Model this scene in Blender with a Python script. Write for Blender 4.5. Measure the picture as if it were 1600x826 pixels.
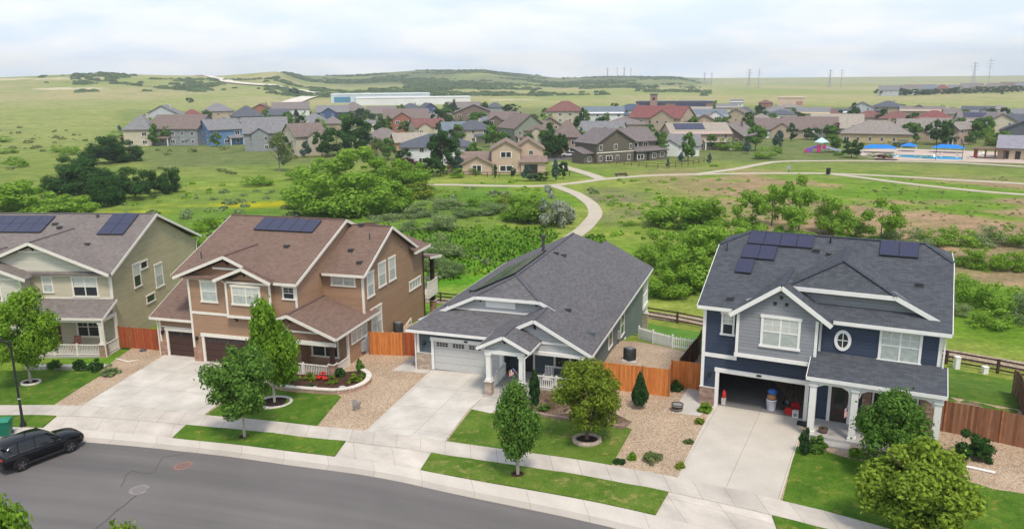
import bpy, math, random
import numpy as np
R=math.radians
for o in list(bpy.data.objects): bpy.data.objects.remove(o)
SC=bpy.context.scene; COL=SC.collection
# ---------------------------------------------------------------- camera
cam_d=bpy.data.cameras.new('camera'); cam=bpy.data.objects.new('camera',cam_d); COL.objects.link(cam)
cam_d.lens=28.01; cam_d.sensor_width=36; cam_d.clip_end=12000; cam_d.clip_start=.5
_p,_r=.2306,.0091
_f=np.array([0,math.cos(_p),-math.sin(_p)]); _rt=np.array([1.,0,0]); _dn=np.cross(_f,_rt)
_R=math.cos(_r)*_rt+math.sin(_r)*_dn; _D=-math.sin(_r)*_rt+math.cos(_r)*_dn
import mathutils
_M=mathutils.Matrix(((_R[0],-_D[0],-_f[0],0),(_R[1],-_D[1],-_f[1],0),(_R[2],-_D[2],-_f[2],19.49),(0,0,0,1)))
cam.matrix_world=_M; SC.camera=cam
# ---------------------------------------------------------------- sky, sun, exposure
SUN_EL,SUN_AZ=R(60),R(162)      # azimuth measured clockwise from +Y
w=bpy.data.worlds.new('World'); SC.world=w; w.use_nodes=True
nt=w.node_tree; nt.nodes.clear(); N=nt.nodes.new; L=nt.links.new
out=N('ShaderNodeOutputWorld'); mix=N('ShaderNodeMixShader'); b1=N('ShaderNodeBackground'); b2=N('ShaderNodeBackground')
sky=N('ShaderNodeTexSky'); sky.sky_type='NISHITA'; sky.sun_disc=False; sky.sun_elevation=SUN_EL; sky.sun_rotation=SUN_AZ; sky.air_density=1.0; sky.dust_density=1.5
L(sky.outputs[0],b1.inputs[0]); b1.inputs[1].default_value=.13
tc=N('ShaderNodeTexCoord'); sep=N('ShaderNodeSeparateXYZ'); L(tc.outputs['Generated'],sep.inputs[0])
ad=N('ShaderNodeMath'); ad.operation='ADD'; ad.inputs[1].default_value=.20; L(sep.outputs[2],ad.inputs[0])
mx=N('ShaderNodeMath'); mx.operation='MAXIMUM'; mx.inputs[1].default_value=.03; L(ad.outputs[0],mx.inputs[0])
dx=N('ShaderNodeMath'); dx.operation='DIVIDE'; L(sep.outputs[0],dx.inputs[0]); L(mx.outputs[0],dx.inputs[1])
dy=N('ShaderNodeMath'); dy.operation='DIVIDE'; L(sep.outputs[1],dy.inputs[0]); L(mx.outputs[0],dy.inputs[1])
cb=N('ShaderNodeCombineXYZ'); L(dx.outputs[0],cb.inputs[0]); L(dy.outputs[0],cb.inputs[1])
n1=N('ShaderNodeTexNoise'); n1.inputs['Scale'].default_value=.9; n1.inputs['Detail'].default_value=9; n1.inputs['Roughness'].default_value=.55; n1.inputs['Distortion'].default_value=.3
L(cb.outputs[0],n1.inputs['Vector'])
rp=N('ShaderNodeValToRGB'); rp.color_ramp.elements[0].position=.36; rp.color_ramp.elements[0].color=(.78,.78,.78,1); rp.color_ramp.elements[1].position=.58; rp.color_ramp.elements[1].color=(1,1,1,1)
L(n1.outputs[0],rp.inputs[0])
# the cloud sheet thins out overhead, so more blue sky shows high up
mr=N('ShaderNodeMapRange'); mr.inputs['From Min'].default_value=.30; mr.inputs['From Max'].default_value=.75; mr.inputs['To Min'].default_value=1.; mr.inputs['To Max'].default_value=.40; L(sep.outputs[2],mr.inputs['Value'])
mm=N('ShaderNodeMath'); mm.operation='MULTIPLY'; L(rp.outputs[0],mm.inputs[0]); L(mr.outputs[0],mm.inputs[1]); L(mm.outputs[0],mix.inputs[0])
n2=N('ShaderNodeTexNoise'); n2.inputs['Scale'].default_value=1.7; n2.inputs['Detail'].default_value=7
L(cb.outputs[0],n2.inputs['Vector'])
r2=N('ShaderNodeValToRGB'); r2.color_ramp.elements[0].position=.40; r2.color_ramp.elements[0].color=(.475,.545,.625,1); r2.color_ramp.elements[1].position=.60; r2.color_ramp.elements[1].color=(.60,.615,.625,1)
L(n2.outputs[0],r2.inputs[0]); L(r2.outputs[0],b2.inputs[0]); b2.inputs[1].default_value=1.0
L(b1.outputs[0],mix.inputs[1]); L(b2.outputs[0],mix.inputs[2]); L(mix.outputs[0],out.inputs[0])
sun_d=bpy.data.lights.new('sun','SUN'); sun=bpy.data.objects.new('sun',sun_d); COL.objects.link(sun)
sun_d.energy=1.5; sun_d.angle=R(11); sun_d.color=(1,.90,.77)
_s=mathutils.Vector((math.sin(SUN_AZ)*math.cos(SUN_EL),math.cos(SUN_AZ)*math.cos(SUN_EL),math.sin(SUN_EL)))
sun.rotation_euler=_s.to_track_quat('Z','Y').to_euler()
SC.view_settings.view_transform='Standard'; SC.view_settings.look='None'; SC.view_settings.exposure=0.86; SC.view_settings.gamma=1
SC.render.engine='CYCLES'
SC.cycles.max_bounces=5; SC.cycles.transparent_max_bounces=8; SC.cycles.volume_bounces=0
# ---------------------------------------------------------------- helpers
def tag(o,label=None,cat=None,group=None,kind=None):
    if label: o['label']=label
    if cat: o['category']=cat
    if group: o['group']=group
    if kind: o['kind']=kind
    return o
def thing(name,label,cat,loc=(0,0,0),rz=0,group=None):
    o=bpy.data.objects.new(name,None); COL.objects.link(o); o.location=loc; o.rotation_euler=(0,0,rz); o.empty_display_size=.3
    return tag(o,label,cat,group)
class MB:
    """collects polygons; every face gets metric UVs (u along the contour, v up the slope)"""
    def __init__(s): s.v=[]; s.f=[]; s.sm=[]
    def poly(s,pts,smooth=False):
        n=len(s.v); s.v+= [tuple(p) for p in pts]; s.f.append(tuple(range(n,n+len(pts)))); s.sm.append(smooth)
    def mesh(s,vs,fs,smooth=False):
        n=len(s.v); s.v+=[tuple(p) for p in vs]
        for f in fs: s.f.append(tuple(i+n for i in f)); s.sm.append(smooth)
    def box(s,x0,x1,y0,y1,z0,z1):
        x0,x1=min(x0,x1),max(x0,x1); y0,y1=min(y0,y1),max(y0,y1); z0,z1=min(z0,z1),max(z0,z1)
        V=[(x0,y0,z0),(x1,y0,z0),(x1,y1,z0),(x0,y1,z0),(x0,y0,z1),(x1,y0,z1),(x1,y1,z1),(x0,y1,z1)]
        s.mesh(V,[(0,3,2,1),(4,5,6,7),(0,1,5,4),(1,2,6,5),(2,3,7,6),(3,0,4,7)])
        return s
    def prism(s,pts,ext):
        """closed solid: polygon pts swept by vector ext"""
        n=len(pts); A=[mathutils.Vector(p) for p in pts]; E=mathutils.Vector(ext); B=[a+E for a in A]
        nrm=mathutils.geometry.normal(A) if n>2 else mathutils.Vector((0,0,1))
        if nrm.dot(E)<0: A,B=B,A
        # A = back face (normal against sweep)
        V=A+B; F=[tuple(range(n-1,-1,-1)),tuple(range(n,2*n))]
        for i in range(n):
            j=(i+1)%n; F.append((i,j,j+n,i+n))
        s.mesh(V,F); return s
    def slab(s,pts,t): return s.prism(pts,(0,0,-t))
    def bar(s,p,q,wd,ht,up=(0,0,1)):
        """rectangular bar from p to q; wd sideways, ht along up"""
        p=mathutils.Vector(p);q=mathutils.Vector(q);d=(q-p).normalized();u=mathutils.Vector(up)
        sd=d.cross(u)
        if sd.length<1e-4: sd=mathutils.Vector((1,0,0))
        sd.normalize(); u2=sd.cross(d).normalized()
        a=sd*wd/2;b=u2*ht/2
        V=[p-a-b,p+a-b,p+a+b,p-a+b,q-a-b,q+a-b,q+a+b,q-a+b]
        s.mesh(V,[(0,1,2,3),(7,6,5,4),(1,0,4,5),(2,1,5,6),(3,2,6,7),(0,3,7,4)]); return s
    def tube(s,p,q,r0,r1=None,n=10,caps=True):
        if r1 is None: r1=r0
        p=mathutils.Vector(p);q=mathutils.Vector(q);d=(q-p).normalized()
        a=d.orthogonal().normalized();b=d.cross(a)
        V=[];F=[]
        for c,r in((p,r0),(q,r1)):
            for i in range(n):
                t=2*math.pi*i/n; V.append(c+a*r*math.cos(t)+b*r*math.sin(t))
        s.mesh(V,[(i,(i+1)%n,n+(i+1)%n,n+i) for i in range(n)],True)
        if caps: s.mesh(V,[tuple(range(n-1,-1,-1)),tuple(range(n,2*n))])
        return s
    def lathe(s,c,prof,n=14,sx=1,sy=1):
        V=[];F=[]
        for r,z in prof:
            for i in range(n):
                t=2*math.pi*i/n; V.append((c[0]+sx*r*math.cos(t),c[1]+sy*r*math.sin(t),c[2]+z))
        for k in range(len(prof)-1):
            for i in range(n):
                j=(i+1)%n; F.append((k*n+i,k*n+j,(k+1)*n+j,(k+1)*n+i))
        s.mesh(V,F,True); s.mesh(V,[tuple(range(n-1,-1,-1)),tuple(range((len(prof)-1)*n,len(prof)*n))]); return s
    def ball(s,c,r,n=10,m=7):
        prof=[(r[0]*math.sin(math.pi*k/m)+1e-4,-r[2]*math.cos(math.pi*k/m)) for k in range(m+1)]
        return s.lathe(c,prof,n,1,r[1]/r[0])
    def make(s,name,mat,parent=None,label=None):
        me=bpy.data.meshes.new(name); me.from_pydata(s.v,[],s.f); me.update()
        me.polygons.foreach_set('use_smooth',s.sm)
        uv=me.uv_layers.new(name='UVMap'); Z=mathutils.Vector((0,0,1)); data=uv.data
        for p in me.polygons:
            n=p.normal
            if abs(n.z)>.985: t=mathutils.Vector((1,0,0)); b=mathutils.Vector((0,1,0))
            else: t=Z.cross(n).normalized(); b=n.cross(t)
            for li in p.loop_indices:
                co=me.vertices[me.loops[li].vertex_index].co; data[li].uv=(co.dot(t),co.dot(b))
        me.materials.append(mat)
        o=bpy.data.objects.new(name,me); COL.objects.link(o)
        if parent: o.parent=parent
        if label: o['label']=label
        return o
# ---------------------------------------------------------------- materials
MATS={}
def _base(name,rough=.8,spec=.3):
    m=bpy.data.materials.new(name); m.use_nodes=True; nt=m.node_tree; b=nt.nodes['Principled BSDF']
    b.inputs['Roughness'].default_value=rough; b.inputs['Specular IOR Level'].default_value=spec
    return m,nt,b
def _n(nt,t,**k):
    n=nt.nodes.new(t)
    for a,v in k.items():
        if a in n.inputs.keys(): n.inputs[a].default_value=v
        else: setattr(n,a,v)
    return n
def col4(c): return (c[0],c[1],c[2],1)
def mixc(nt,fac,a,b,mode='MIX'):
    m=nt.nodes.new('ShaderNodeMix'); m.data_type='RGBA'; m.blend_type=mode
    for s,v in((0,fac),(6,a),(7,b)):
        if isinstance(v,(int,float)): m.inputs[s].default_value=v
        elif isinstance(v,tuple): m.inputs[s].default_value=v if len(v)==4 else col4(v)
        else: nt.links.new(v,m.inputs[s])
    return m.outputs[2]
def ramp(nt,src,a,b,ca=(0,0,0),cb=(1,1,1)):
    r=nt.nodes.new('ShaderNodeValToRGB'); r.color_ramp.elements[0].position=a; r.color_ramp.elements[1].position=b
    r.color_ramp.elements[0].color=col4(ca); r.color_ramp.elements[1].color=col4(cb); nt.links.new(src,r.inputs[0]); return r.outputs[0]
def noise(nt,vec,scale,detail=4,rough=.55):
    n=_n(nt,'ShaderNodeTexNoise',Scale=scale,Detail=detail,Roughness=rough)
    if vec is not None: nt.links.new(vec,n.inputs['Vector'])
    return n.outputs[0]
def plain(name,c,rough=.6,spec=.3,var=.12,scale=3.,metal=0):
    if name in MATS: return MATS[name]
    m,nt,b=_base(name,rough,spec); b.inputs['Metallic'].default_value=metal
    tcn=_n(nt,'ShaderNodeTexCoord')
    f=noise(nt,tcn.outputs['Object'],scale)
    d=tuple(x*(1-var) for x in c); e=tuple(min(1,x*(1+var)) for x in c)
    nt.links.new(mixc(nt,ramp(nt,f,.35,.65),d,e),b.inputs['Base Color'])
    MATS[name]=m; return m
def siding(name,c,per=.17,shingle=False):
    if name in MATS: return MATS[name]
    m,nt,b=_base(name,.65,.3)
    uv=_n(nt,'ShaderNodeUVMap'); sp=_n(nt,'ShaderNodeSeparateXYZ'); nt.links.new(uv.outputs[0],sp.inputs[0])
    dv=_n(nt,'ShaderNodeMath',operation='DIVIDE'); dv.inputs[1].default_value=per; nt.links.new(sp.outputs[1],dv.inputs[0])
    fr=_n(nt,'ShaderNodeMath',operation='FRACT'); nt.links.new(dv.outputs[0],fr.inputs[0])
    inv=_n(nt,'ShaderNodeMath',operation='SUBTRACT'); inv.inputs[0].default_value=1; nt.links.new(fr.outputs[0],inv.inputs[1])
    bp=_n(nt,'ShaderNodeBump',Strength=.9,Distance=.03); nt.links.new(inv.outputs[0],bp.inputs['Height']); nt.links.new(bp.outputs[0],b.inputs['Normal'])
    fl=_n(nt,'ShaderNodeMath',operation='FLOOR'); nt.links.new(dv.outputs[0],fl.inputs[0])
    # each board a hair lighter or darker, joints every few metres
    wn=_n(nt,'ShaderNodeTexWhiteNoise',noise_dimensions='2D'); cbn=_n(nt,'ShaderNodeCombineXYZ'); 
    us=_n(nt,'ShaderNodeMath',operation='DIVIDE'); us.inputs[1].default_value=3.6; nt.links.new(sp.outputs[0],us.inputs[0])
    uo=_n(nt,'ShaderNodeMath',operation='MULTIPLY_ADD'); uo.inputs[1].default_value=.37; nt.links.new(fl.outputs[0],uo.inputs[0]); nt.links.new(us.outputs[0],uo.inputs[2])
    uf=_n(nt,'ShaderNodeMath',operation='FLOOR'); nt.links.new(uo.outputs[0],uf.inputs[0])
    nt.links.new(uf.outputs[0],cbn.inputs[0]); nt.links.new(fl.outputs[0],cbn.inputs[1]); nt.links.new(cbn.outputs[0],wn.inputs['Vector'])
    n2=noise(nt,_n(nt,'ShaderNodeTexCoord').outputs['Object'],.6,5)
    c1=mixc(nt,wn.outputs['Value'],tuple(x*.93 for x in c),tuple(min(1,x*1.06) for x in c))
    c2=mixc(nt,ramp(nt,n2,.3,.7),(.93,.93,.93),(1.04,1.04,1.04)); 
    c3=mixc(nt,1.,c1,c2,'MULTIPLY')
    # the shadow line at every lap, painted into the colour
    ln=ramp(nt,fr.outputs[0],.0,.16,(.66,.66,.66),(1,1,1))
    nt.links.new(mixc(nt,1.,c3,ln,'MULTIPLY'),b.inputs['Base Color'])
    MATS[name]=m; return m
def shingles(name,c,contrast=.35,tint=(1,1,1)):
    if name in MATS: return MATS[name]
    m,nt,b=_base(name,.9,.15)
    uv=_n(nt,'ShaderNodeUVMap')
    br=_n(nt,'ShaderNodeTexBrick',Scale=1.0); br.inputs['Brick Width'].default_value=.33; br.inputs['Row Height'].default_value=.15; br.inputs['Mortar Size'].default_value=.008; br.inputs['Mortar Smooth'].default_value=.4; br.inputs['Bias'].default_value=0
    br.offset=.37; br.inputs['Color1'].default_value=col4([x*(1-contrast) for x in c]); br.inputs['Color2'].default_value=col4([x*(1+contrast) for x in c]); br.inputs['Mortar'].default_value=col4([x*.45 for x in c])
    nt.links.new(uv.outputs[0],br.inputs['Vector'])
    f=noise(nt,uv.outputs[0],.35,6,.6); g=noise(nt,uv.outputs[0],3.,4,.7); 
    c2=mixc(nt,ramp(nt,f,.3,.7),(.93,.93,.94),(1.06,1.05,1.05)); c3=mixc(nt,1.,br.outputs[0],c2,'MULTIPLY')
    c4=mixc(nt,ramp(nt,g,.3,.7),(.90,.90,.91),(1.09,1.08,1.07)); 
    nt.links.new(mixc(nt,1.,c3,c4,'MULTIPLY'),b.inputs['Base Color'])
    bp=_n(nt,'ShaderNodeBump',Strength=.5,Distance=.02); nt.links.new(br.outputs[0],bp.inputs['Height']); nt.links.new(bp.outputs[0],b.inputs['Normal'])
    MATS[name]=m; return m
def masonry(name,c1,c2,mort,bw=.38,rh=.13):
    if name in MATS: return MATS[name]
    m,nt,b=_base(name,.85,.2); uv=_n(nt,'ShaderNodeUVMap')
    br=_n(nt,'ShaderNodeTexBrick',Scale=1.0); br.inputs['Brick Width'].default_value=bw; br.inputs['Row Height'].default_value=rh; br.inputs['Mortar Size'].default_value=.012; br.inputs['Bias'].default_value=0
    br.inputs['Color1'].default_value=col4(c1); br.inputs['Color2'].default_value=col4(c2); br.inputs['Mortar'].default_value=col4(mort)
    nt.links.new(uv.outputs[0],br.inputs['Vector']); g=noise(nt,uv.outputs[0],2.5,5)
    nt.links.new(mixc(nt,1.,br.outputs[0],mixc(nt,ramp(nt,g,.3,.7),(.78,.78,.78),(1.15,1.15,1.15)),'MULTIPLY'),b.inputs['Base Color'])
    bp=_n(nt,'ShaderNodeBump',Strength=.6,Distance=.03); nt.links.new(br.outputs[0],bp.inputs['Height']); nt.links.new(bp.outputs[0],b.inputs['Normal'])
    MATS[name]=m; return m
def glass(name,c,rough=.08):
    if name in MATS: return MATS[name]
    m,nt,b=_base(name,rough,.5); b.inputs['Base Color'].default_value=col4(c); MATS[name]=m; return m
def boards(name,c1,c2,wd=.14):
    if name in MATS: return MATS[name]
    m,nt,b=_base(name,.8,.2); uv=_n(nt,'ShaderNodeUVMap'); sp=_n(nt,'ShaderNodeSeparateXYZ'); nt.links.new(uv.outputs[0],sp.inputs[0])
    dv=_n(nt,'ShaderNodeMath',operation='DIVIDE'); dv.inputs[1].default_value=wd; nt.links.new(sp.outputs[0],dv.inputs[0])
    fl=_n(nt,'ShaderNodeMath',operation='FLOOR'); fr=_n(nt,'ShaderNodeMath',operation='FRACT'); nt.links.new(dv.outputs[0],fl.inputs[0]); nt.links.new(dv.outputs[0],fr.inputs[0])
    wn=_n(nt,'ShaderNodeTexWhiteNoise',noise_dimensions='1D'); nt.links.new(fl.outputs[0],wn.inputs['W'])
    mp=_n(nt,'ShaderNodeMapping'); mp.inputs['Scale'].default_value=(9,1.2,1); nt.links.new(uv.outputs[0],mp.inputs[0])
    g=noise(nt,mp.outputs[0],1.,5,.6)
    c=mixc(nt,wn.outputs['Value'],c1,c2); c=mixc(nt,1.,c,mixc(nt,ramp(nt,g,.3,.7),(.75,.75,.75),(1.2,1.2,1.2)),'MULTIPLY')
    ln=ramp(nt,fr.outputs[0],.0,.10,(.3,.3,.3),(1,1,1)); nt.links.new(mixc(nt,1.,c,ln,'MULTIPLY'),b.inputs['Base Color'])
    MATS[name]=m; return m
def lawnmat(name,c1,c2,c3,sc=1.):
    if name in MATS: return MATS[name]
    m,nt,b=_base(name,.9,.1); tcn=_n(nt,'ShaderNodeTexCoord'); o=tcn.outputs['Object']
    f=noise(nt,o,.6*sc,6,.72); g=noise(nt,o,14,3,.7); h=noise(nt,o,1.6*sc,5,.6)
    c=mixc(nt,ramp(nt,f,.38,.62),c1,c2); c=mixc(nt,ramp(nt,h,.55,.72),c,c3)
    c=mixc(nt,1.,c,mixc(nt,ramp(nt,g,.3,.7),(.62,.62,.62),(1.35,1.35,1.35)),'MULTIPLY')
    nt.links.new(c,b.inputs['Base Color']); bp=_n(nt,'ShaderNodeBump',Strength=.6,Distance=.05); nt.links.new(g,bp.inputs['Height']); nt.links.new(bp.outputs[0],b.inputs['Normal'])
    MATS[name]=m; return m
def concrete(name,c,jx=0,jy=0,stain=.14):
    if name in MATS: return MATS[name]
    m,nt,b=_base(name,.85,.25); uv=_n(nt,'ShaderNodeUVMap'); f=noise(nt,uv.outputs[0],.5,6,.6); g=noise(nt,uv.outputs[0],9,4,.7)
    c0=mixc(nt,ramp(nt,f,.3,.72),tuple(x*(1-stain) for x in c),tuple(x*(1+stain*.4) for x in c)); c0=mixc(nt,1.,c0,mixc(nt,ramp(nt,g,.3,.7),(.93,.93,.93),(1.04,1.04,1.04)),'MULTIPLY')
    if jx:
        br=_n(nt,'ShaderNodeTexBrick',Scale=1.0); br.offset=0; br.inputs['Brick Width'].default_value=jx; br.inputs['Row Height'].default_value=jy; br.inputs['Mortar Size'].default_value=.018; br.inputs['Mortar Smooth'].default_value=.3; br.inputs['Bias'].default_value=0
        br.inputs['Color1'].default_value=(.95,.95,.95,1); br.inputs['Color2'].default_value=(1.03,1.03,1.03,1); br.inputs['Mortar'].default_value=(.62,.6,.57,1)
        nt.links.new(uv.outputs[0],br.inputs['Vector']); c0=mixc(nt,1.,c0,br.outputs[0],'MULTIPLY')
    nt.links.new(c0,b.inputs['Base Color']); MATS[name]=m; return m
def gravel(name,c1,c2,c3,sc=9.):
    if name in MATS: return MATS[name]
    m,nt,b=_base(name,.9,.2); o=_n(nt,'ShaderNodeTexCoord').outputs['Object']
    v=_n(nt,'ShaderNodeTexVoronoi',Scale=sc); nt.links.new(o,v.inputs['Vector'])
    sp=_n(nt,'ShaderNodeSeparateColor'); nt.links.new(v.outputs['Color'],sp.inputs[0])
    c=mixc(nt,sp.outputs[0],c1,c2); c=mixc(nt,ramp(nt,sp.outputs[1],.72,.8),c,c3)
    ed=ramp(nt,v.outputs['Distance'],.0,.55,(1.1,1.1,1.1),(.55,.53,.5)); c=mixc(nt,1.,c,ed,'MULTIPLY')
    f=noise(nt,o,.4,5); c=mixc(nt,1.,c,mixc(nt,ramp(nt,f,.3,.7),(.85,.84,.82),(1.1,1.1,1.1)),'MULTIPLY')
    nt.links.new(c,b.inputs['Base Color']); bp=_n(nt,'ShaderNodeBump',Strength=.8,Distance=.04,); bp.invert=True; nt.links.new(v.outputs['Distance'],bp.inputs['Height']); nt.links.new(bp.outputs[0],b.inputs['Normal'])
    MATS[name]=m; return m
def leaf(name,c,c2=None,tr=.4,up=False,gain=1.3):
    if name in MATS: return MATS[name]
    m=bpy.data.materials.new(name); m.use_nodes=True; nt=m.node_tree; nt.nodes.remove(nt.nodes['Principled BSDF']); o=nt.nodes['Material Output']
    c2=c2 or tuple(min(1,x*1.7) for x in c); c=tuple(min(.9,x*gain) for x in c); c2=tuple(min(.9,x*gain) for x in c2); g=_n(nt,'ShaderNodeNewGeometry')
    rn=g.outputs['Random Per Island']; cc=mixc(nt,rn,tuple(x*.75 for x in c),c2)
    oi=_n(nt,'ShaderNodeObjectInfo'); cc=mixc(nt,1.,cc,mixc(nt,oi.outputs['Random'],(.82,.86,.8),(1.15,1.1,1.1)),'MULTIPLY')
    d=_n(nt,'ShaderNodeBsdfDiffuse'); t=_n(nt,'ShaderNodeBsdfTranslucent'); mx=_n(nt,'ShaderNodeMixShader'); mx.inputs[0].default_value=tr
    
    if up:
        v=_n(nt,'ShaderNodeCombineXYZ'); v.inputs[2].default_value=1; nt.links.new(v.outputs[0],d.inputs['Normal']); nt.links.new(v.outputs[0],t.inputs['Normal']); mx.inputs[0].default_value=.5
    nt.links.new(cc,d.inputs[0]); nt.links.new(cc,t.inputs[0]); nt.links.new(d.outputs[0],mx.inputs[1]); nt.links.new(t.outputs[0],mx.inputs[2]); nt.links.new(mx.outputs[0],o.inputs[0])
    m.diffuse_color=col4(c); MATS[name]=m; return m
WHITE=plain('white_paint',(.78,.77,.74),.5,.3,.03); WARMW=plain('cream_trim',(.74,.70,.62),.55,.3,.04)
GLD=glass('dark_glass',(.025,.03,.035)); GLB=plain('window_blind',(.52,.54,.50),.35,.5,.08,6); GLG=plain('window_curtain',(.40,.44,.41),.25,.5,.12,4)
BLK=plain('black_metal',(.02,.02,.022),.45,.4,.1); 
import math
def itp(x,T):
    if x<=T[0][0]: return T[0][1]
    for (a,p),(b,q) in zip(T,T[1:]):
        if x<=b:
            t=(x-a)/(b-a); return p+(q-p)*t
    return T[-1][1]
def sm(t): t=max(0.,min(1.,t)); return t*t*(3-2*t)
GX=[(-90,-2.9),(-60,-2.5),(-46,-2.3),(-34,-2.0),(-28,-1.66),(-19,-1.6),(-12,-1.15),(-6,-.62),(0,-.5),(6,-.36),(11,-.06),(17,-.03),(30,.15),(60,.5),(90,.6)]
YF=[(-90,64),(-60,66),(-46,64.5),(-33,63),(-27,59.6),(-15,56),(-5.5,53),(5,49),(12.4,45),(24,39),(36,31),(60,12),(90,-15)]
# skyline: azimuth (rad, + right) -> (distance, height of the ridge)
SKY=[(-1.2,1500,25),(-.557,1500,26),(-.468,1500,32),(-.40,1500,28),(-.343,1500,26),(-.279,1500,33),(-.243,1900,27),(-.198,2100,26),(-.114,2200,39.5),(-.029,2200,38),(.02,2300,28),(.057,2400,16),(.127,2300,18),(.203,2200,15),(.233,2000,-3),(.306,1700,-5),(.442,1500,-3),(.562,1400,-2),(1.2,1400,0)]
SD=[(a,b) for a,b,c in SKY]; SZ=[(a,c) for a,b,c in SKY]
ND=[(-1.2,220),(-.6,300),(-.45,420),(-.3,650),(-.1,800),(.2,850),(.4,650),(.6,500),(1.2,450)]
def front(x,y): return (y-itp(x,YF))*.92
def hgt(x,y):
    s=front(x,y); g=itp(x,GX)
    if s<6: return g
    f=-4.7+.5*math.sin(x*.021+1)*math.sin(y*.017)
    d=math.hypot(x,y)
    h=g+(f-g)*sm((s-6)/24)
    if d>150:
        a=math.atan2(x,y); aa=max(-1.2,min(1.2,a))
        n=itp(aa,ND); D=itp(aa,SD); Z=itp(aa,SZ)
        if d>n:
            t=(d-n)/(D-n)
            roll=math.sin(x*.006+y*.004)*math.sin(y*.0052-x*.002)*3.5*sm(t)*(1-sm(t))*2
            if t<1: h+= (Z-f)*(.35*t+.65*t**2.2)+roll
            else: h+=(Z-f)*(1-.5*sm((d-D)/1500))
    return h
# ---------------------------------------------------------------- terrain
import bmesh
from mathutils import noise as mn, Vector
def nz(x,y,s,o=4,z=0.): return mn.fractal(Vector((x*s,y*s,z)),1.0,2.0,o)
def ell(x,y,cx,cy,rx,ry,a=0):
    dx,dy=x-cx,y-cy; c,s=math.cos(a),math.sin(a); u=(dx*c+dy*s)/rx; v=(-dx*s+dy*c)/ry
    return u*u+v*v
def lerp3(a,b,t): t=max(0,min(1,t)); return tuple(p+(q-p)*t for p,q in zip(a,b))
def zone(x,y):
    d=math.hypot(x,y); az=math.atan2(x,y)
    n=nz(x,y,.02); n2=nz(x,y,.09,4,3.); n3=nz(x,y*.5,.006,5,7.)
    c=lerp3((.15,.275,.028),(.265,.33,.07),.5+n*1.3+n2*.7)
    if d<125 and x<12: c=lerp3(c,(.12,.32,.02),sm((125-d)/25)*sm((12-x)/10)*(.55+n2*1.5))
    if d>180: c=lerp3(c,(.21,.27,.07),sm((d-180)/60)); c=lerp3(c,(.27,.31,.11),sm((d-260)/200)*(1 if az<-.45 or d>600 else .3))
    if x>20 and 90<d<260: # dry grass on the right-hand flat
        t=sm((x-20)/30)*(1-sm((d-205)/25)); c=lerp3(c,(.36,.26,.17),t*sm(.68+n*2.0+n2*1.2))
    if 120<d<190 and x<0: c=lerp3(c,(.12,.23,.04),.5)
    e=ell(x,y,-50,157,22,3.5,-.05)+n2*1.2
    if e<1: c=lerp3(c,(.42,.40,.02),(1-e)*1.6)
    e=ell(x,y,-75,150,16,2.5,0)+n2
    if e<1: c=lerp3(c,(.30,.36,.03),(1-e)*1.4)
    e=ell(x,y,20,155,14,25,.2)+n2
    if e<1 and x>15: c=lerp3(c,(.20,.19,.12),(1-e)*.8)
    if 235<d<700 and -.5<az<.62: c=lerp3(c,(.14,.165,.085),sm((d-235)/15)*.6*sm((az+.47+n2*.03)/.07)*sm((700-d)/60))
    if d>650:
        c=lerp3(c,lerp3((.265,.31,.11),(.36,.34,.18),.5+n3*1.6+n2*.3),sm((d-650)/200))
        if -.27<az<.225: c=lerp3(c,(.125,.16,.08),sm((d-1350)/350)*(.75+n3))
        # scrub oak on the slopes
        if az<.24:
            t=nz(x,y,.0045,5,11.)+nz(x,y,.02,4,5.)*.45
            up=sm((d-1050)/350)
            if -.50<az<-.345: up=sm((d-1000)/120)*1.2; t+=.17*sm((az+.50)/.05)*sm((-.345-az)/.04)
            if -.36<az<-.29 or az<-.5: up*=.25
            c=lerp3(c,(.07,.105,.05),up*sm((t-.06)*5))
    for (cx,cy,rx,ry,k) in ((-520,960,52,26,1),(-740,1214,30,34,.9),(-648,1205,70,30,.7),(3,866,32,20,1),(306,600,32,11,.9),(-60,850,22,16,.6)):
        e=ell(x,y,cx,cy,rx,ry,-.1)+n2*.5
        if e<1: c=lerp3(c,(.58,.50,.40),min(1,(1-e)*2)*k)
    return c
azs=[R(a*.4) for a in range(-150,151)]+[R(a) for a in list(range(62,180,6))+list(range(180,300,6))]
rs=[0.]; r=10.
while r<7500: rs.append(r); r*=1.0165
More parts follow.
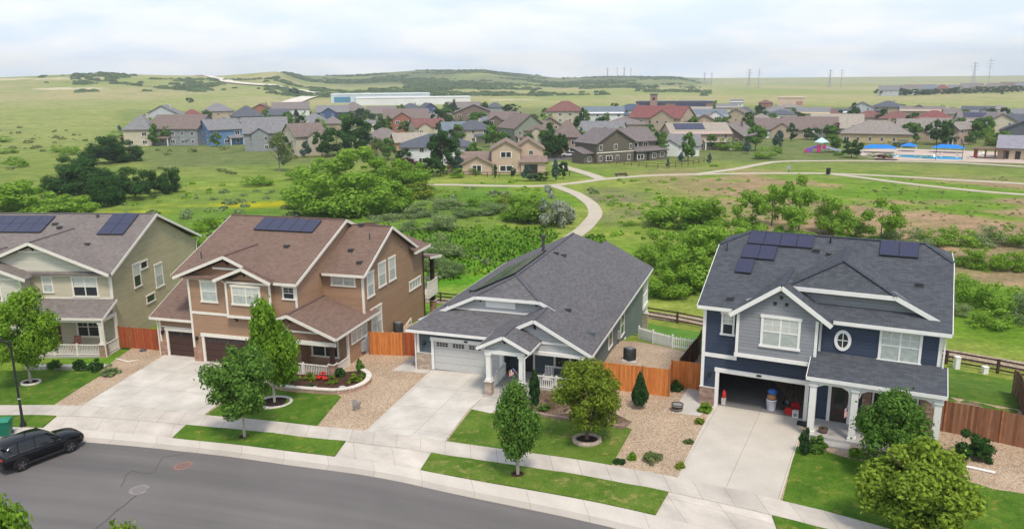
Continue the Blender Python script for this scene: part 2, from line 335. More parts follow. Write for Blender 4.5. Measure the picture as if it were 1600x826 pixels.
def build_terrain():
    V=[];F=[];C=[]
    na=len(azs)
    for r in rs:
        for a in azs:
            x,y=r*math.sin(a),r*math.cos(a); z=hgt(x,y)
            if d_front(x,y)<6.3: z-=.22*sm((6.3-d_front(x,y))/.8)
            V.append((x,y,z)); C.append((*zone(x,y),1.) if r>40 else (.12,.2,.04,1.))
    for k in range(len(rs)-1):
        for i in range(na):
            j=(i+1)%na
            F.append((k*na+i,(k+1)*na+i,(k+1)*na+j,k*na+j) if k else (i,(k+1)*na+i,(k+1)*na+j))
    me=bpy.data.meshes.new('ground'); me.from_pydata(V,[],F); me.update()
    me.polygons.foreach_set('use_smooth',[True]*len(F))
    at=me.color_attributes.new('zone','FLOAT_COLOR','POINT'); at.data.foreach_set('color',np.array(C,dtype=np.float32).ravel())
    m,nt,b=_base('meadow',.95,.05); va=_n(nt,'ShaderNodeVertexColor'); va.layer_name='zone'
    o=_n(nt,'ShaderNodeTexCoord').outputs['Object']
    f=noise(nt,o,.22,6,.68); g=noise(nt,o,1.7,5,.7); h=noise(nt,o,.035,6,.6)
    mp=_n(nt,'ShaderNodeMapping'); mp.inputs['Scale'].default_value=(.5,1.6,1); nt.links.new(o,mp.inputs[0]); st=noise(nt,mp.outputs[0],.25,6,.65)
    c=mixc(nt,1.,va.outputs[0],mixc(nt,ramp(nt,f,.3,.7),(.68,.74,.66),(1.30,1.24,1.22)),'MULTIPLY')
    c=mixc(nt,1.,c,mixc(nt,ramp(nt,g,.3,.7),(.68,.72,.66),(1.30,1.25,1.24)),'MULTIPLY')
    c=mixc(nt,1.,c,mixc(nt,ramp(nt,st,.35,.65),(.84,.90,.80),(1.16,1.10,1.12)),'MULTIPLY')
    c=mixc(nt,1.,c,mixc(nt,ramp(nt,h,.35,.65),(.85,.92,.85),(1.15,1.07,1.1)),'MULTIPLY')
    nt.links.new(c,b.inputs['Base Color']); bp=_n(nt,'ShaderNodeBump',Strength=1.,Distance=.5); nt.links.new(g,bp.inputs['Height']); nt.links.new(bp.outputs[0],b.inputs['Normal'])
    me.materials.append(m); ob=bpy.data.objects.new('ground',me); COL.objects.link(ob); ob['kind']='structure'; return ob
def d_front(x,y): return front(x,y) if abs(x)<70 else 99
build_terrain()
# ---------------------------------------------------------------- draped sheets
def smoothpts(pts,n=8):
    P=[Vector(p) for p in pts]; o=[]
    for i in range(len(P)-1):
        p0=P[max(i-1,0)];p1=P[i];p2=P[i+1];p3=P[min(i+2,len(P)-1)]
        for k in range(n):
            t=k/n; o.append(tuple(.5*((2*p1)+(p2-p0)*t+(2*p0-5*p1+4*p2-p3)*t*t+(3*p1-p0-3*p2+p3)*t**3)))
    o.append(tuple(P[-1])); return o
def drape(name,poly,mat,off,step=1.,thick=.28,rot=0.,org=(0,0),kind='structure',zf=None,parent=None):
    bm=bmesh.new(); vs=[bm.verts.new((p[0],p[1],0)) for p in poly]; f=bm.faces.new(vs)
    if f.normal.z<0 or (f.normal_update() or f.normal.z<0): f.normal_flip()
    bmesh.ops.triangulate(bm,faces=bm.faces[:])
    xs=[p[0] for p in poly]; ys=[p[1] for p in poly]
    for ax,lo,hi in((0,min(xs),max(xs)),(1,min(ys),max(ys))):
        k=math.ceil(lo/step)
        while k*step<hi:
            co=[0,0,0];no=[0,0,0];co[ax]=k*step;no[ax]=1
            bmesh.ops.bisect_plane(bm,geom=bm.verts[:]+bm.edges[:]+bm.faces[:],dist=1e-4,plane_co=co,plane_no=no); k+=1
    be=[e for e in bm.edges if len(e.link_faces)==1]
    r=bmesh.ops.extrude_edge_only(bm,edges=be); low=set(v for v in r['geom'] if isinstance(v,bmesh.types.BMVert))
    for v in bm.verts:
        z=(zf or hgt)(v.co.x,v.co.y)+off; v.co.z=z-thick if v in low else z
    bmesh.ops.recalc_face_normals(bm,faces=bm.faces[:])
    me=bpy.data.meshes.new(name); bm.to_mesh(me); bm.free()
    uv=me.uv_layers.new(name='UVMap').data; c,s=math.cos(rot),math.sin(rot)
    for l in me.loops:
        p=me.vertices[l.vertex_index].co; x,y=p.x-org[0],p.y-org[1]; uv[l.index].uv=(x*c+y*s,-x*s+y*c)
    me.materials.append(mat); o=bpy.data.objects.new(name,me); COL.objects.link(o)
    if parent: o.parent=parent
    elif kind: o['kind']=kind
    return o
def ribbon(name,A,B,mat,off,seg=1.2,thick=.28,nw=2,kind='structure',offB=None):
    """sheet between two polylines"""
    def rs_(P,n):
        P=[Vector(p) for p in P]; L=[0]
        for a,b in zip(P,P[1:]): L.append(L[-1]+(b-a).length)
        out=[]; k=0
        for i in range(n+1):
            t=L[-1]*i/n
            while k<len(P)-2 and L[k+1]<t: k+=1
            out.append(P[k].lerp(P[k+1],(t-L[k])/max(1e-6,L[k+1]-L[k])))
        return out,L[-1]
    tot=rs_(A,2)[1]; n=max(2,int(tot/seg)); a,la=rs_(A,n); b,lb=rs_(B,n)
    V=[];U=[]
    for i in range(n+1):
        for k in range(nw+1):
            p=a[i].lerp(b[i],k/nw)
            if 'lawn' in name and k in(0,nw): p=p+Vector((0,mn.noise(Vector((p.x*1.7,p.y*1.7,k)))*.09))
            o=off+((offB if offB is not None else off)-off)*k/nw
            V.append((p.x,p.y,hgt(p.x,p.y)+o)); U.append((la*i/n,(b[i]-a[i]).length*k/nw))
    m=nw+1; F=[]
    for i in range(n):
        for k in range(nw): F.append((i*m+k,(i+1)*m+k,(i+1)*m+k+1,i*m+k+1))
    nv=len(V)
    for i in range(n+1):
        for k in (0,nw): V.append((V[i*m+k][0],V[i*m+k][1],V[i*m+k][2]-thick)); U.append(U[i*m+k])
    for i in range(n):
        F.append((i*m,nv+2*i,nv+2*i+2,(i+1)*m)); F.append((i*m+nw,(i+1)*m+nw,nv+2*i+3,nv+2*i+1))
    F.append((0,nw,nv+1,nv)); F.append((n*m,nv+2*n,nv+2*n+1,n*m+nw))
    me=bpy.data.meshes.new(name); me.from_pydata(V,[],F); me.update()
    bm=bmesh.new(); bm.from_mesh(me); bmesh.ops.recalc_face_normals(bm,faces=bm.faces[:]); bm.to_mesh(me); bm.free()
    uv=me.uv_layers.new(name='UVMap').data
    for l in me.loops: uv[l.index].uv=U[l.vertex_index]
    me.materials.append(mat); o=bpy.data.objects.new(name,me); COL.objects.link(o)
    if kind: o['kind']=kind
    return o
L3=smoothpts([(-75,53.5),(-55,52.8),(-35,50.8),(-29,49.85),(-19.5,47.8),(-11.9,45),(-3.9,41.65),(5.1,38.2),(12.4,34),(15.2,32.3),(24,26),(34,17.5),(44,7)],6)
def shift(P,g): # move the line towards the street by g(x) measured along -y
    return [(x,y-g(x)) for x,y in P]
L2=shift(L3,lambda x:itp(x,[(-30,1.7),(-10,1.62),(15,1.8),(34,2.1)]))
L1=shift(L3,lambda x:itp(x,[(-30,3.6),(-20,3.65),(-10,3.65),(6.4,4.4),(15,5.0),(34,6.6)]))
LA=shift(L3,lambda x:itp(x,[(-30,4.9),(-19,4.85),(-8,5.0),(4,6.0),(15,7.0),(34,9.)]))
LA2=shift(LA,lambda x:itp(x,[(-30,.5),(34,.8)]))
LR=shift(L3,lambda x:itp(x,[(-75,16),(-30,17.5),(0,18.5),(15,21),(44,32)]))

def asphalt():
    m,nt,b=_base('asphalt',.88,.25); o=_n(nt,'ShaderNodeUVMap').outputs[0]
    f=noise(nt,o,.13,6,.6); g=noise(nt,o,26,3,.8)
    mp=_n(nt,'ShaderNodeMapping'); mp.inputs['Scale'].default_value=(.035,.9,1); nt.links.new(o,mp.inputs[0]); t=noise(nt,mp.outputs[0],.6,5,.6)
    c=mixc(nt,ramp(nt,f,.3,.7),(.138,.128,.122),(.168,.156,.148)); c=mixc(nt,1.,c,mixc(nt,ramp(nt,t,.35,.65),(.82,.82,.83),(1.09,1.09,1.08)),'MULTIPLY')
    c=mixc(nt,1.,c,mixc(nt,ramp(nt,g,.3,.7),(.86,.86,.86),(1.14,1.14,1.14)),'MULTIPLY')
    nt.links.new(c,b.inputs['Base Color']); return m
ribbon('road',LA,LR,asphalt(),-.03,1.5,.25,10)
ribbon('gutter',LA,[(x,y+.55) for x,y in LA],concrete('gutter_concrete',(.48,.43,.37),3.,9),-.02,1.5,.25,1,offB=0.0)
ribbon('kerb',[(x,y+.55) for x,y in LA],L1,concrete('kerb_concrete',(.57,.52,.45),3.,9),.0,1.5,.28,2,offB=.13)
ribbon('apron',L1,L2,concrete('apron_concrete',(.60,.54,.465),2.6,2.4,.28),.05,1.2,.28,2,offB=.07)
ribbon('pavement',L2,L3,concrete('pavement_concrete',(.565,.51,.44),1.55,5,.26),.085,1.2,.3,2)
def near_line(P,x): return min(P,key=lambda p:abs(p[0]-x))
def between(P,x0,x1):
    Q=[p for p in P if x0<p[0]<x1]
    def at(x):
        for a,b in zip(P,P[1:]):
            if a[0]<=x<=b[0]: t=(x-a[0])/(b[0]-a[0]); return (x,a[1]+(b[1]-a[1])*t)
    return [at(x0)]+Q+[at(x1)]
LAWN=lawnmat('lawn_grass',(.050,.125,.010),(.105,.185,.020),(.21,.215,.04))
LAWN2=lawnmat('lawn_grass_worn',(.070,.140,.014),(.125,.19,.028),(.27,.24,.08))
for x0,x1,x2,x3,mt in((-75,-29.6,-75,-29.7,LAWN),(-20.6,-9.95,-20.5,-9.7,LAWN),(-4.9,6.5,-4.5,7.5,LAWN2),(11.4,40,11.7,40,LAWN)):
    a=between(L1,x0,x1); b=between(L2,x2,x3)
    ribbon('verge_lawn',[(x,y+.06) for x,y in a],[(x,y-.06) for x,y in b],mt,.14,1.,.25,4)
GRV=gravel('tan_gravel',(.68,.50,.345),(.80,.67,.51),(.54,.38,.26),15.)
BASEG=[*between(L3,-31.2,44)]
back=[(44,36),(38,38),(27,46),(16,53),(13.5,55),(10,59),(0,62),(-8,66),(-16,68),(-24,72),(-31.2,72)]
drape('gravel_bed',BASEG+back,GRV,.05,1.,.28)
drape('front_lawn',[*between(L3,-75,-31.1),(-30.9,53),(-30.5,56.3),(-33,56.9),(-39.4,57.8),(-75,58.5)],LAWN,.07)
# B house front yard
drape('front_lawn',[*between(L3,-19.9,-12.0),(-11.4,49.5),(-12,50.2),(-13.1,50.6),(-14.5,51.1),(-16.0,51.8),(-17,52.9),(-18.6,53.4)],LAWN,.07)
drape('front_lawn',[*between(L3,-3.8,5.1),(6.8,42.4),(6.5,42.75),(4.5,43.6),(2.6,44.4),(-.1,45.5),(-1.0,45.2),(-2.6,46.0)],LAWN2,.07)
drape('front_lawn',[*between(L3,12.6,34),(34,30),(28,33.5),(25,33.8),(23,34.6),(21.6,36),(19.6,36.9),(17.4,38.1),(16.2,39.2),(15.2,39.5)],LAWN,.07)
MULCH=gravel('bark_mulch',(.10,.05,.03),(.16,.09,.06),(.06,.035,.025),14.)
drape('flower_bed',[(-17.0,52.9),(-16.0,51.8),(-14.5,51.15),(-13.1,50.65),(-12,50.25),(-11.1,50.4),(-10.5,50.8),(-10.2,51.5),(-10.2,52.5),(-11.3,54.0),(-12.5,54.0),(-18,55.5)],MULCH,.16)
drape('flower_bed',[(-.8,46.2),(-.1,45.5),(2.6,44.4),(4.5,43.6),(6.5,42.75),(7.0,43.4),(5.6,45.6),(5.3,48.2),(1.5,49.5)],gravel('red_bark',(.22,.11,.07),(.30,.16,.10),(.14,.08,.05),12.),.05)
DRV=concrete('driveway_concrete',(.60,.56,.49),3.05,3.1,.26)
def lerp2(a,b,t): return (a[0]+(b[0]-a[0])*t,a[1]+(b[1]-a[1])*t)
drape('driveway',[(-28.9,49.95),*between(L3,-28.8,-20.0),(-18.45,57.0),(-19.2,57.6),(-27.45,59.95)],DRV,.075,rot=-.28,org=(-27.07,59.6))
drape('driveway',[*between(L3,-8.75,-3.9),(-2.75,46.0),(-1.6,48.6),(-.75,51.5),(-5.7,53.15)],DRV,.075,rot=-.3265,org=(-5.5,53))
drape('driveway',[*between(L3,8.2,12.5),(15.2,39.4),(16.95,42.95),(12.2,45.25)],concrete('driveway_tan',(.58,.53,.45),2.45,20,.14),.075,rot=-.459,org=(12.4,45))
drape('footpath',[(-6.0,52.4),(-8.6,53.6),(-7.2,56.4),(-6.6,56.2),(-7.4,54.3),(-5.7,53.3)],DRV,.10)
drape('footpath',[(-2.6,46.0),(-1.4,45.3),(-.3,46.4),(.9,48.3),(-.6,49.5),(-1.6,48.6)],DRV,.10)
drape('footpath',[(9.5,44.4),(11.0,43.6),(11.4,44.5),(12.4,47.2),(11.2,47.9),(10.4,46.2)],DRV,.07)
drape('footpath',[(-38,58.6),(-31,57.8),(-30.9,58.3),(-38,59.2)],DRV,.05)
drape('back_lawn',[(9.5,77),(13.4,74.6),(18.2,71),(21,68),(17,60),(14,57),(11.6,60.5),(9.8,66)],lawnmat('bright_lawn',(.08,.19,.02),(.11,.24,.03),(.14,.24,.05)),.05)
drape('back_lawn',[(24.5,49.5),(35.0,62.6),(40,58.9),(35,50.5),(29.4,43.2),(27.2,43.3)],LAWN,.05)
# far footpaths
PTH=concrete('trail_concrete',(.50,.44,.34),0,0,.14)
def trail(pts,w,mat=PTH,off=.10,name='footpath'):
    P=[Vector(p) for p in smoothpts(pts,5)]; A=[];B=[]
    for i,p in enumerate(P):
        d=(P[min(i+1,len(P)-1)]-P[max(i-1,0)]).normalized(); n=Vector((-d.y,d.x))*w/2; A.append(tuple(p+n)); B.append(tuple(p-n))
    return ribbon(name,B,A,mat,off,2.5,.3,1)
trail([(2,92),(5.5,108),(9,118.3),(11.5,125.5),(13.5,133.2),(14.9,139.8),(15.4,149.6),(14.8,158.1),(13.6,166.8),(12,173.1),(10,180)],2.5)
trail([(-40,186),(-16.2,184.2),(-8.7,182.5),(.2,180.7),(7.4,180.6),(15.1,185.5),(22.7,192.7),(33.8,198.7),(45.4,200.9),(58.5,201.5),(68.2,201.2),(78.8,199.5),(93,192.1),(103.9,183.8),(114.8,176.4),(140,150)],2.6)
trail([(78.8,199.3),(83.5,191.6),(88,181.4),(93.4,172.3),(98.9,165.1),(104.6,160.2),(116,148)],2.4)
trail([(46,199),(49.2,203),(60,212.5),(68.6,222.3),(77.8,230.2),(92.3,229.7),(99.2,228.6),(109.1,226.2),(120.8,221.1),(128.1,215.3),(135,208.5),(150,195)],2.6)
trail([(13.0,232),(15.3,220.5),(18,210.4),(20.4,201.2),(21.9,192.7)],3.2)
TANP=gravel('crushed_tan_path',(.50,.40,.29),(.60,.50,.38),(.42,.33,.24),6.)
trail([(-20,87),(-8.2,83.5),(2,81),(9,79.2),(13.3,77.9),(16.1,76.7),(18.9,75.2),(24,72.3),(31,69),(37.6,65.7),(40,64.0),(43,61.8),(52,55)],2.2,TANP,.12)
DR=plain('dirt_road',(.66,.60,.50),.9,.1,.1,.1)
trail([(-445,1272),(-416,1215),(-380,1165),(-342,1125),(-317,1112),(-296,1130),(-272,1110),(-252,1052),(-238,969),(-225,877),(-211,789),(-204,745)],17,DR,1.6,'dirt_road')
trail([(-640,1660),(-560,1480),(-500,1370),(-474,1330),(-445,1272)],14,DR,1.2,'dirt_road')
trail([(6,240),(12,243.5),(16.2,248.8),(24,253),(30,262)],7,asphalt(),.06,'road')
trail([(-4,250),(6,240)],7,MATS.get('x') or asphalt(),.06,'road')
# ---------------------------------------------------------------- house kit
def fr(face,P):
    if face=='f': return lambda a,z,o: (a,P-o,z)
    if face=='r': return lambda a,z,o: (P+o,a,z)
    if face=='b': return lambda a,z,o: (a,P+o,z)
    return lambda a,z,o: (P-o,a,z)
def fbox(m,g,a0,a1,z0,z1,o0,o1):
    p=g(a0,z0,o0);q=g(a1,z1,o1); return m.box(p[0],q[0],p[1],q[1],p[2],q[2])
def window(par,face,P,a0,a1,z0,z1,n=2,tw=.12,trim=None,pane=None,blind=True,sash=True,grid=0,name='window',sill=True,label=None):
    g=fr(face,P); t=trim or WHITE; m=MB()
    fbox(m,g,a0-tw,a0,z0,z1,.0,.055); fbox(m,g,a1,a1+tw,z0,z1,.0,.055)
    fbox(m,g,a0-tw-.05,a1+tw+.05,z1,z1+tw*1.15,.0,.075)
    fbox(m,g,a0-tw-(.05 if sill else 0),a1+tw+(.05 if sill else 0),z0-tw*.95,z0,.0,.085 if sill else .05)
    for k in range(1,n):
        x=a0+(a1-a0)*k/n; fbox(m,g,x-.045,x+.045,z0,z1,.0,.045)
    fw=.035
    for k in range(n):
        x0=a0+(a1-a0)*k/n;x1=a0+(a1-a0)*(k+1)/n
        if sash: fbox(m,g,x0,x1,(z0+z1)/2-.03,(z0+z1)/2+.03,.0,.038)
        if grid:
            for q in range(1,grid+1):
                xx=x0+(x1-x0)*q/(grid+1); fbox(m,g,xx-.012,xx+.012,(z0+z1)/2+.03,z1,.0,.03)
            zz=(z0+z1)/2+(z1-z0)*.25; fbox(m,g,x0,x1,zz-.012,zz+.012,.0,.028)
    w_=m.make(name,t,par,label)
    pm=MB(); fbox(pm,g,a0+.002,a1-.002,z0+.002,z1-.002,-.02,.018); pm.make('pane',pane or GLD,w_)
    if blind:
        bm_=MB(); fbox(bm_,g,a0+.03,a1-.03,(z0+z1)/2,z1-.02,.018,.021); bm_.make('blind',GLB,w_)
    return w_
def garage_door(par,P,a0,a1,z0,z1,mat,trim=None,nwin=4,label=None,winm=None):
    g=fr('f',P); m=MB(); n=4; h=(z1-z0)/n
    for k in range(n):
        fbox(m,g,a0,a1,z0+k*h+.012,z0+(k+1)*h-.012,-.12,-.045)
        fbox(m,g,a0,a1,z0+k*h-.012,z0+k*h+.012,-.12,-.07)
    d=m.make('garage_door',mat,par,label)
    if nwin:
        w=(a1-a0)/nwin
        for k in range(nwin):
            wm=MB(); bm_=MB(); xc=a0+w*(k+.5)
            fbox(wm,g,xc-.42,xc+.42,z1-h+.13,z1-.12,-.06,-.035); wm=wm.make('window_row',winm or GLD,d)
            for q in(1,2,3): fbox(bm_,g,xc-.42+q*.21-.015,xc-.42+q*.21+.015,z1-h+.13,z1-.12,-.035,-.03)
            fbox(bm_,g,xc-.42,xc+.42,(z1-h+.13+z1-.12)/2-.01,(z1-h+.13+z1-.12)/2+.01,-.035,-.031)
            # muntins belong to the row, kept in the door colour
            me=bm_.make('muntin',mat,d)
    t=MB(); fbox(t,g,a0-.2,a0,z0,z1,-.05,.06); fbox(t,g,a1,a1+.2,z0,z1,-.05,.06); fbox(t,g,a0-.26,a1+.26,z1,z1+.26,-.05,.08)
    t.make('garage_trim',trim or WHITE,par); return d
def column(par,x,y,z0,z1,w=.32,mat=None,stone=None,sh=0,sw=.5):
    m=MB(); zb=z0+sh
    m.box(x-w/2,x+w/2,y-w/2,y+w/2,zb,z1); m.box(x-w/2-.05,x+w/2+.05,y-w/2-.05,y+w/2+.05,z1-.14,z1-.002); m.box(x-w/2-.045,x+w/2+.045,y-w/2-.045,y+w/2+.045,zb,zb+.16)
    c=m.make('porch_column',mat or WHITE,par)
    if sh:
        s=MB(); s.box(x-sw/2,x+sw/2,y-sw/2,y+sw/2,z0-.3,zb-.05); s.make('stone_base',stone,c)
        t=MB(); t.box(x-sw/2-.05,x+sw/2+.05,y-sw/2-.05,y+sw/2+.05,zb-.05,zb+.0); t.make('base_cap',CONC,c)
    return c
CONC=plain('cast_concrete',(.52,.49,.45),.8,.2,.08,4)
def railing(par,p,q,z0,h=.9,mat=None,name='railing',sp=.13):
    m=MB(); p=Vector((*p,0));q=Vector((*q,0)); L=(q-p).length; d=(q-p)/L
    m.bar(p+Vector((0,0,z0+h)),q+Vector((0,0,z0+h)),.09,.06); m.bar(p+Vector((0,0,z0+.1)),q+Vector((0,0,z0+.1)),.06,.07)
    n=int(L/sp)
    for k in range(1,n):
        a=p+d*(L*k/n); m.box(a.x-.022,a.x+.022,a.y-.022,a.y+.022,z0+.12,z0+h-.02)
    k=max(1,round(L/1.9))
    for i in range(k+1):
        a=p+d*(L*i/k); m.box(a.x-.06,a.x+.06,a.y-.06,a.y+.06,z0-.02,z0+h+.12)
    return m.make(name,mat or WHITE,par)
def bracket(par,x,y,z,mat,s=.35):
    m=MB(); m.bar((x,y,z),(x,y-s,z),.1,.1); m.bar((x,y,z-s),(x,y,z),.1,.1,(0,1,0)); m.bar((x,y,z-s*.9),(x,y-s*.9,z),.08,.08); return m.make('gable_bracket',mat,par)
def solar(par,pts_uv,roofz,mats,th=.09):
    """panel slab following roof plane function z=roofz(x,y); pts corners in xy"""
def roof_vent(par,x,y,z,kind=0):
    m=MB()
    if kind==0: m.lathe((x,y,z-.1),[(.17,0),(.17,.12),(.05,.16),(.05,.22),(.15,.22),(.15,.32),(.04,.36)],10)
    elif kind==1: m.box(x-.2,x+.2,y-.2,y+.2,z-.1,z+.12); m.box(x-.16,x+.16,y-.24,y+.1,z+.1,z+.17)
    else: m.tube((x,y,z-.1),(x,y,z+.5),.05)
    return m.make('roof_vent',plain('vent_metal',(.06,.06,.065),.5,.4),par)
def panels(par,plane,x0,x1,y0,y1,nx,ny,mat=None,name='solar_panel',gap=.1):
    """nx by ny modules as one array lying above the roof plane z=plane(x,y)"""
    out=[]
    m=MB(); f=MB()
    for i in range(nx):
        for j in range(ny):
            a0=x0+(x1-x0)*i/nx+.006;a1=x0+(x1-x0)*(i+1)/nx-.006;b0=y0+(y1-y0)*j/ny+.006;b1=y0+(y1-y0)*(j+1)/ny-.006
            P=[(a0,b0),(a1,b0),(a1,b1),(a0,b1)]
            f.slab([(a,b,plane(a,b)+gap+.04) for a,b in P],.045)
            e=.018; Q=[(a0+e,b0+e),(a1-e,b0+e),(a1-e,b1-e),(a0+e,b1-e)]
            m.slab([(a,b,plane(a,b)+gap+.048) for a,b in Q],.01)
    for yy in (y0+.2,(y0+y1)/2,y1-.2):
        f.bar((x0,yy,plane(x0,yy)+gap-.03),(x1,yy,plane(x1,yy)+gap-.03),.05,.06)
    o=m.make(name,mat or SOLAR,par); f.make('panel_frame',BLK,o); return o
def _solar():
    m,nt,b=_base('solar_cells',.16,.6); b.inputs['Base Color'].default_value=(.03,.032,.07,1)
    uv=_n(nt,'ShaderNodeUVMap'); br=_n(nt,'ShaderNodeTexBrick',Scale=1.0); br.offset=0; br.inputs['Brick Width'].default_value=.16; br.inputs['Row Height'].default_value=.16; br.inputs['Mortar Size'].default_value=.006
    br.inputs['Color1'].default_value=(.030,.031,.068,1); br.inputs['Color2'].default_value=(.034,.032,.066,1); br.inputs['Mortar'].default_value=(.05,.05,.08,1); nt.links.new(uv.outputs[0],br.inputs['Vector']); nt.links.new(br.outputs[0],b.inputs['Base Color']); MATS['solar']=m; return m
SOLAR=_solar()
def fascia(m,pts,h=.2,t=.035,drop=.1):
    for a,b in zip(pts,pts[1:]):
        m.bar((a[0],a[1],a[2]-drop),(b[0],b[1],b[2]-drop),t,h)
def walls(par,name,mat,faces,t=.14,label=None):
    """faces: list of (polygon pts, sweep vector)"""
    m=MB()
    for pts,e in faces: m.prism(pts,e)
    return m.make(name,mat,par,label)
def cap(m,p,q,w=.28):
    m.bar((p[0],p[1],p[2]+.015),(q[0],q[1],q[2]+.015),w,.035)
def downspout(par,pts,mat=None):
    m=MB()
    for a,b in zip(pts,pts[1:]): m.bar(a,b,.08,.08)
    return m.make('downspout',mat or WHITE,par)
def wall_lamp(par,x,y,z):
    m=MB(); m.box(x-.06,x+.06,y-.04,y,z-.1,z+.12); m.lathe((x,y-.16,z-.16),[(.05,0),(.09,.05),(.1,.26),(.12,.28),(.02,.38)],8); m.bar((x,y,z+.1),(x,y-.16,z+.2),.03,.03); return m.make('wall_lamp',BLK,par)
def roofs(par,name,mat,polys,t=.16):
    m=MB()
    for p in polys: m.slab(p,t)
    return m.make(name,mat,par)

# ================================================================ navy house (right)
def house_navy():
    h=thing('house','two storey navy blue house with light grey gables and an open garage','house',(12.38,45.02,0),-.459)
    NAVY=siding('navy_siding',(.036,.050,.085),.2); GREY=siding('grey_siding',(.235,.245,.262),.2); RF=shingles('charcoal_shingle',(.080,.088,.100),.18); RC=plain('ridge_shingle',(.062,.072,.088),.9,.1,.2,5)
    ST=masonry('brown_ledgestone',(.26,.15,.12),(.40,.28,.22),(.22,.16,.14))
    X0,X1,Y1,E=-1.08,11.5,13.2,6.12; B=-5.2; rz=lambda y: 6.32+.476*(y+.4)
    t=.14
    # outer walls
    walls(h,'wall',NAVY,[
      ([(X0,0,-.5),(0,0,-.5),(0,0,2.22),(4.88,0,2.22),(4.88,0,-.5),(5.35,0,-.5),(5.35,0,E),(X0,0,E)],(0,t,0)),
      ([(5.352,.0,-.5),(X1,0,-.5),(X1,0,E),(5.352,0,E)],(0,t,0)),
      ([(X0,t+.002,-1.5),(X0,Y1,B),(X0,Y1,E),(X0,10.2,8.0),(X0,8.1,8.6),(X0,5.1,8.6),(X0,t+.002,E)],(t,0,0)),
      ([(X1,t+.002,-1.5),(X1,Y1,B),(X1,Y1,E),(X1,10.2,8.0),(X1,8.1,8.6),(X1,5.1,8.6),(X1,t+.002,E)],(-t,0,0)),
      ([(X0+t+.002,Y1,B),(X1-t-.002,Y1,B),(X1-t-.002,Y1,E),(X0+t+.002,Y1,E)],(0,-t,0))])
    # projecting grey gable box
    walls(h,'gable_wall',GREY,[([(.97,-.6,3.6),(5.35,-.6,3.6),(5.35,-.6,6.35),(3.32,-.6,7.85),(.97,-.6,6.25)],(0,.12,0)),
      ([(.97,-.478,3.6),(.97,-.002,3.6),(.97,-.002,6.2),(.97,-.478,6.2)],(.1,0,0)),([(5.35,-.478,3.6),(5.35,-.002,3.6),(5.35,-.002,6.2),(5.35,-.478,6.2)],(-.1,0,0)),
      ([(1.07,-.478,3.6),(5.25,-.478,3.6),(5.25,-.002,3.6),(1.07,-.002,3.6)],(0,0,.08))])
    # clipped upper gable wall, set back on the roof
    walls(h,'gable_wall',GREY,[([(1.55,.8,6.7),(10.9,.8,6.7),(9.0,.8,7.97),(3.5,.8,7.97)],(0,.12,0))])
    o=.32
    # main roof: front and back planes clipped at both ends
    L,Rr=-1.4,11.87; ry=6.6; rzz=rz(ry); yb=2*ry+.4
    hy,hz=5.1,rz(5.1); gx0,gx1=.37,10.37
    yb2=ry*2-hy
    front=[(L,-.4,rz(-.4)),(Rr,-.4,rz(-.4)),(Rr,hy,hz),(gx1,ry,rzz),(gx0,ry,rzz),(L,hy,hz)]
    backp=[(Rr,yb,rz(-.4)),(L,yb,rz(-.4)),(L,yb2,hz),(gx0,ry,rzz),(gx1,ry,rzz),(Rr,yb2,hz)]
    hipL=[(L,hy,hz),(gx0,ry,rzz),(L,yb2,hz)]; hipR=[(Rr,yb2,hz),(gx1,ry,rzz),(Rr,hy,hz)]
    rf=roofs(h,'roof',RF,[front,backp,hipL,hipR])
    # front gable over the grey box
    gz=lambda x: 8.12-.7*abs(x-3.32)
    def yr(z): return (z-6.32)/.476-.4   # where the main plane reaches height z
    gl,gr=.58,6.08
    G1=[[(3.32,-.95,gz(3.32)),(3.32,yr(gz(3.32))+.1,gz(3.32)),(gl,yr(gz(gl))+.1,gz(gl)),(gl,-.95,gz(gl))],
        [(3.32,-.95,gz(3.32)),(gr,-.95,gz(gr)),(gr,yr(gz(gr))+.1,gz(gr)),(3.32,yr(gz(3.32))+.1,gz(3.32))]]
    # big clipped gable
    bz=lambda x: 9.2-.60*abs(x-6.25)*(1 if 1 else 1)
    k=.60; pk=9.82-.62
    z_at=lambda x: 8.12+ (2.85-abs(x-6.25))*k
    bl,brr=1.15,11.38; ap=z_at(6.25); ap=9.22; kk=(ap-6.65)/(brr-6.25)
    za=lambda x: ap-kk*abs(x-6.25)
    hzc=za(9.08)
    G2=[[(6.25,1.9,ap),(9.08,.45,hzc),(brr,.45,za(brr)),(brr,yr(za(brr))+.1,za(brr)),(6.25,yr(ap)+.1,ap)],
        [(6.25,1.9,ap),(6.25,yr(ap)+.1,ap),(bl,yr(za(bl))+.1,za(bl)),(bl,.45,za(bl)),(3.42,.45,hzc)],
        [(3.42,.45,hzc),(9.08,.45,hzc),(6.25,1.9,ap)]]
    roofs(h,'gable_roof',RF,G1); roofs(h,'gable_roof',RF,G2)
    cp=MB()
    for a,b in (((gx0,ry,rzz),(gx1,ry,rzz)),((L,hy,hz),(gx0,ry,rzz)),((Rr,hy,hz),(gx1,ry,rzz)),((6.25,1.9,ap),(6.25,yr(ap),ap)),((6.25,1.9,ap),(9.08,.45,hzc)),((6.25,1.9,ap),(3.42,.45,hzc)),((3.32,-.95,8.12),(3.32,yr(8.12),8.12))): cap(cp,a,b)
    cp.make('ridge_cap',RC,rf)
    # porch roof
    PZ=lambda y: 3.62+.29*(y+2.45)
    roofs(h,'porch_roof',RF,[[(5.12,-2.45,PZ(-2.45)),(11.85,-2.45,PZ(-2.45)),(11.85,-.005,PZ(0)),(5.12,-.005,PZ(0))]],.14)
    # white trim
    m=MB()
    fascia(m,[(L,-.42,6.3),(.62,-.42,6.3)]); fascia(m,[(6.1,-.42,6.3),(Rr,-.42,6.3)])
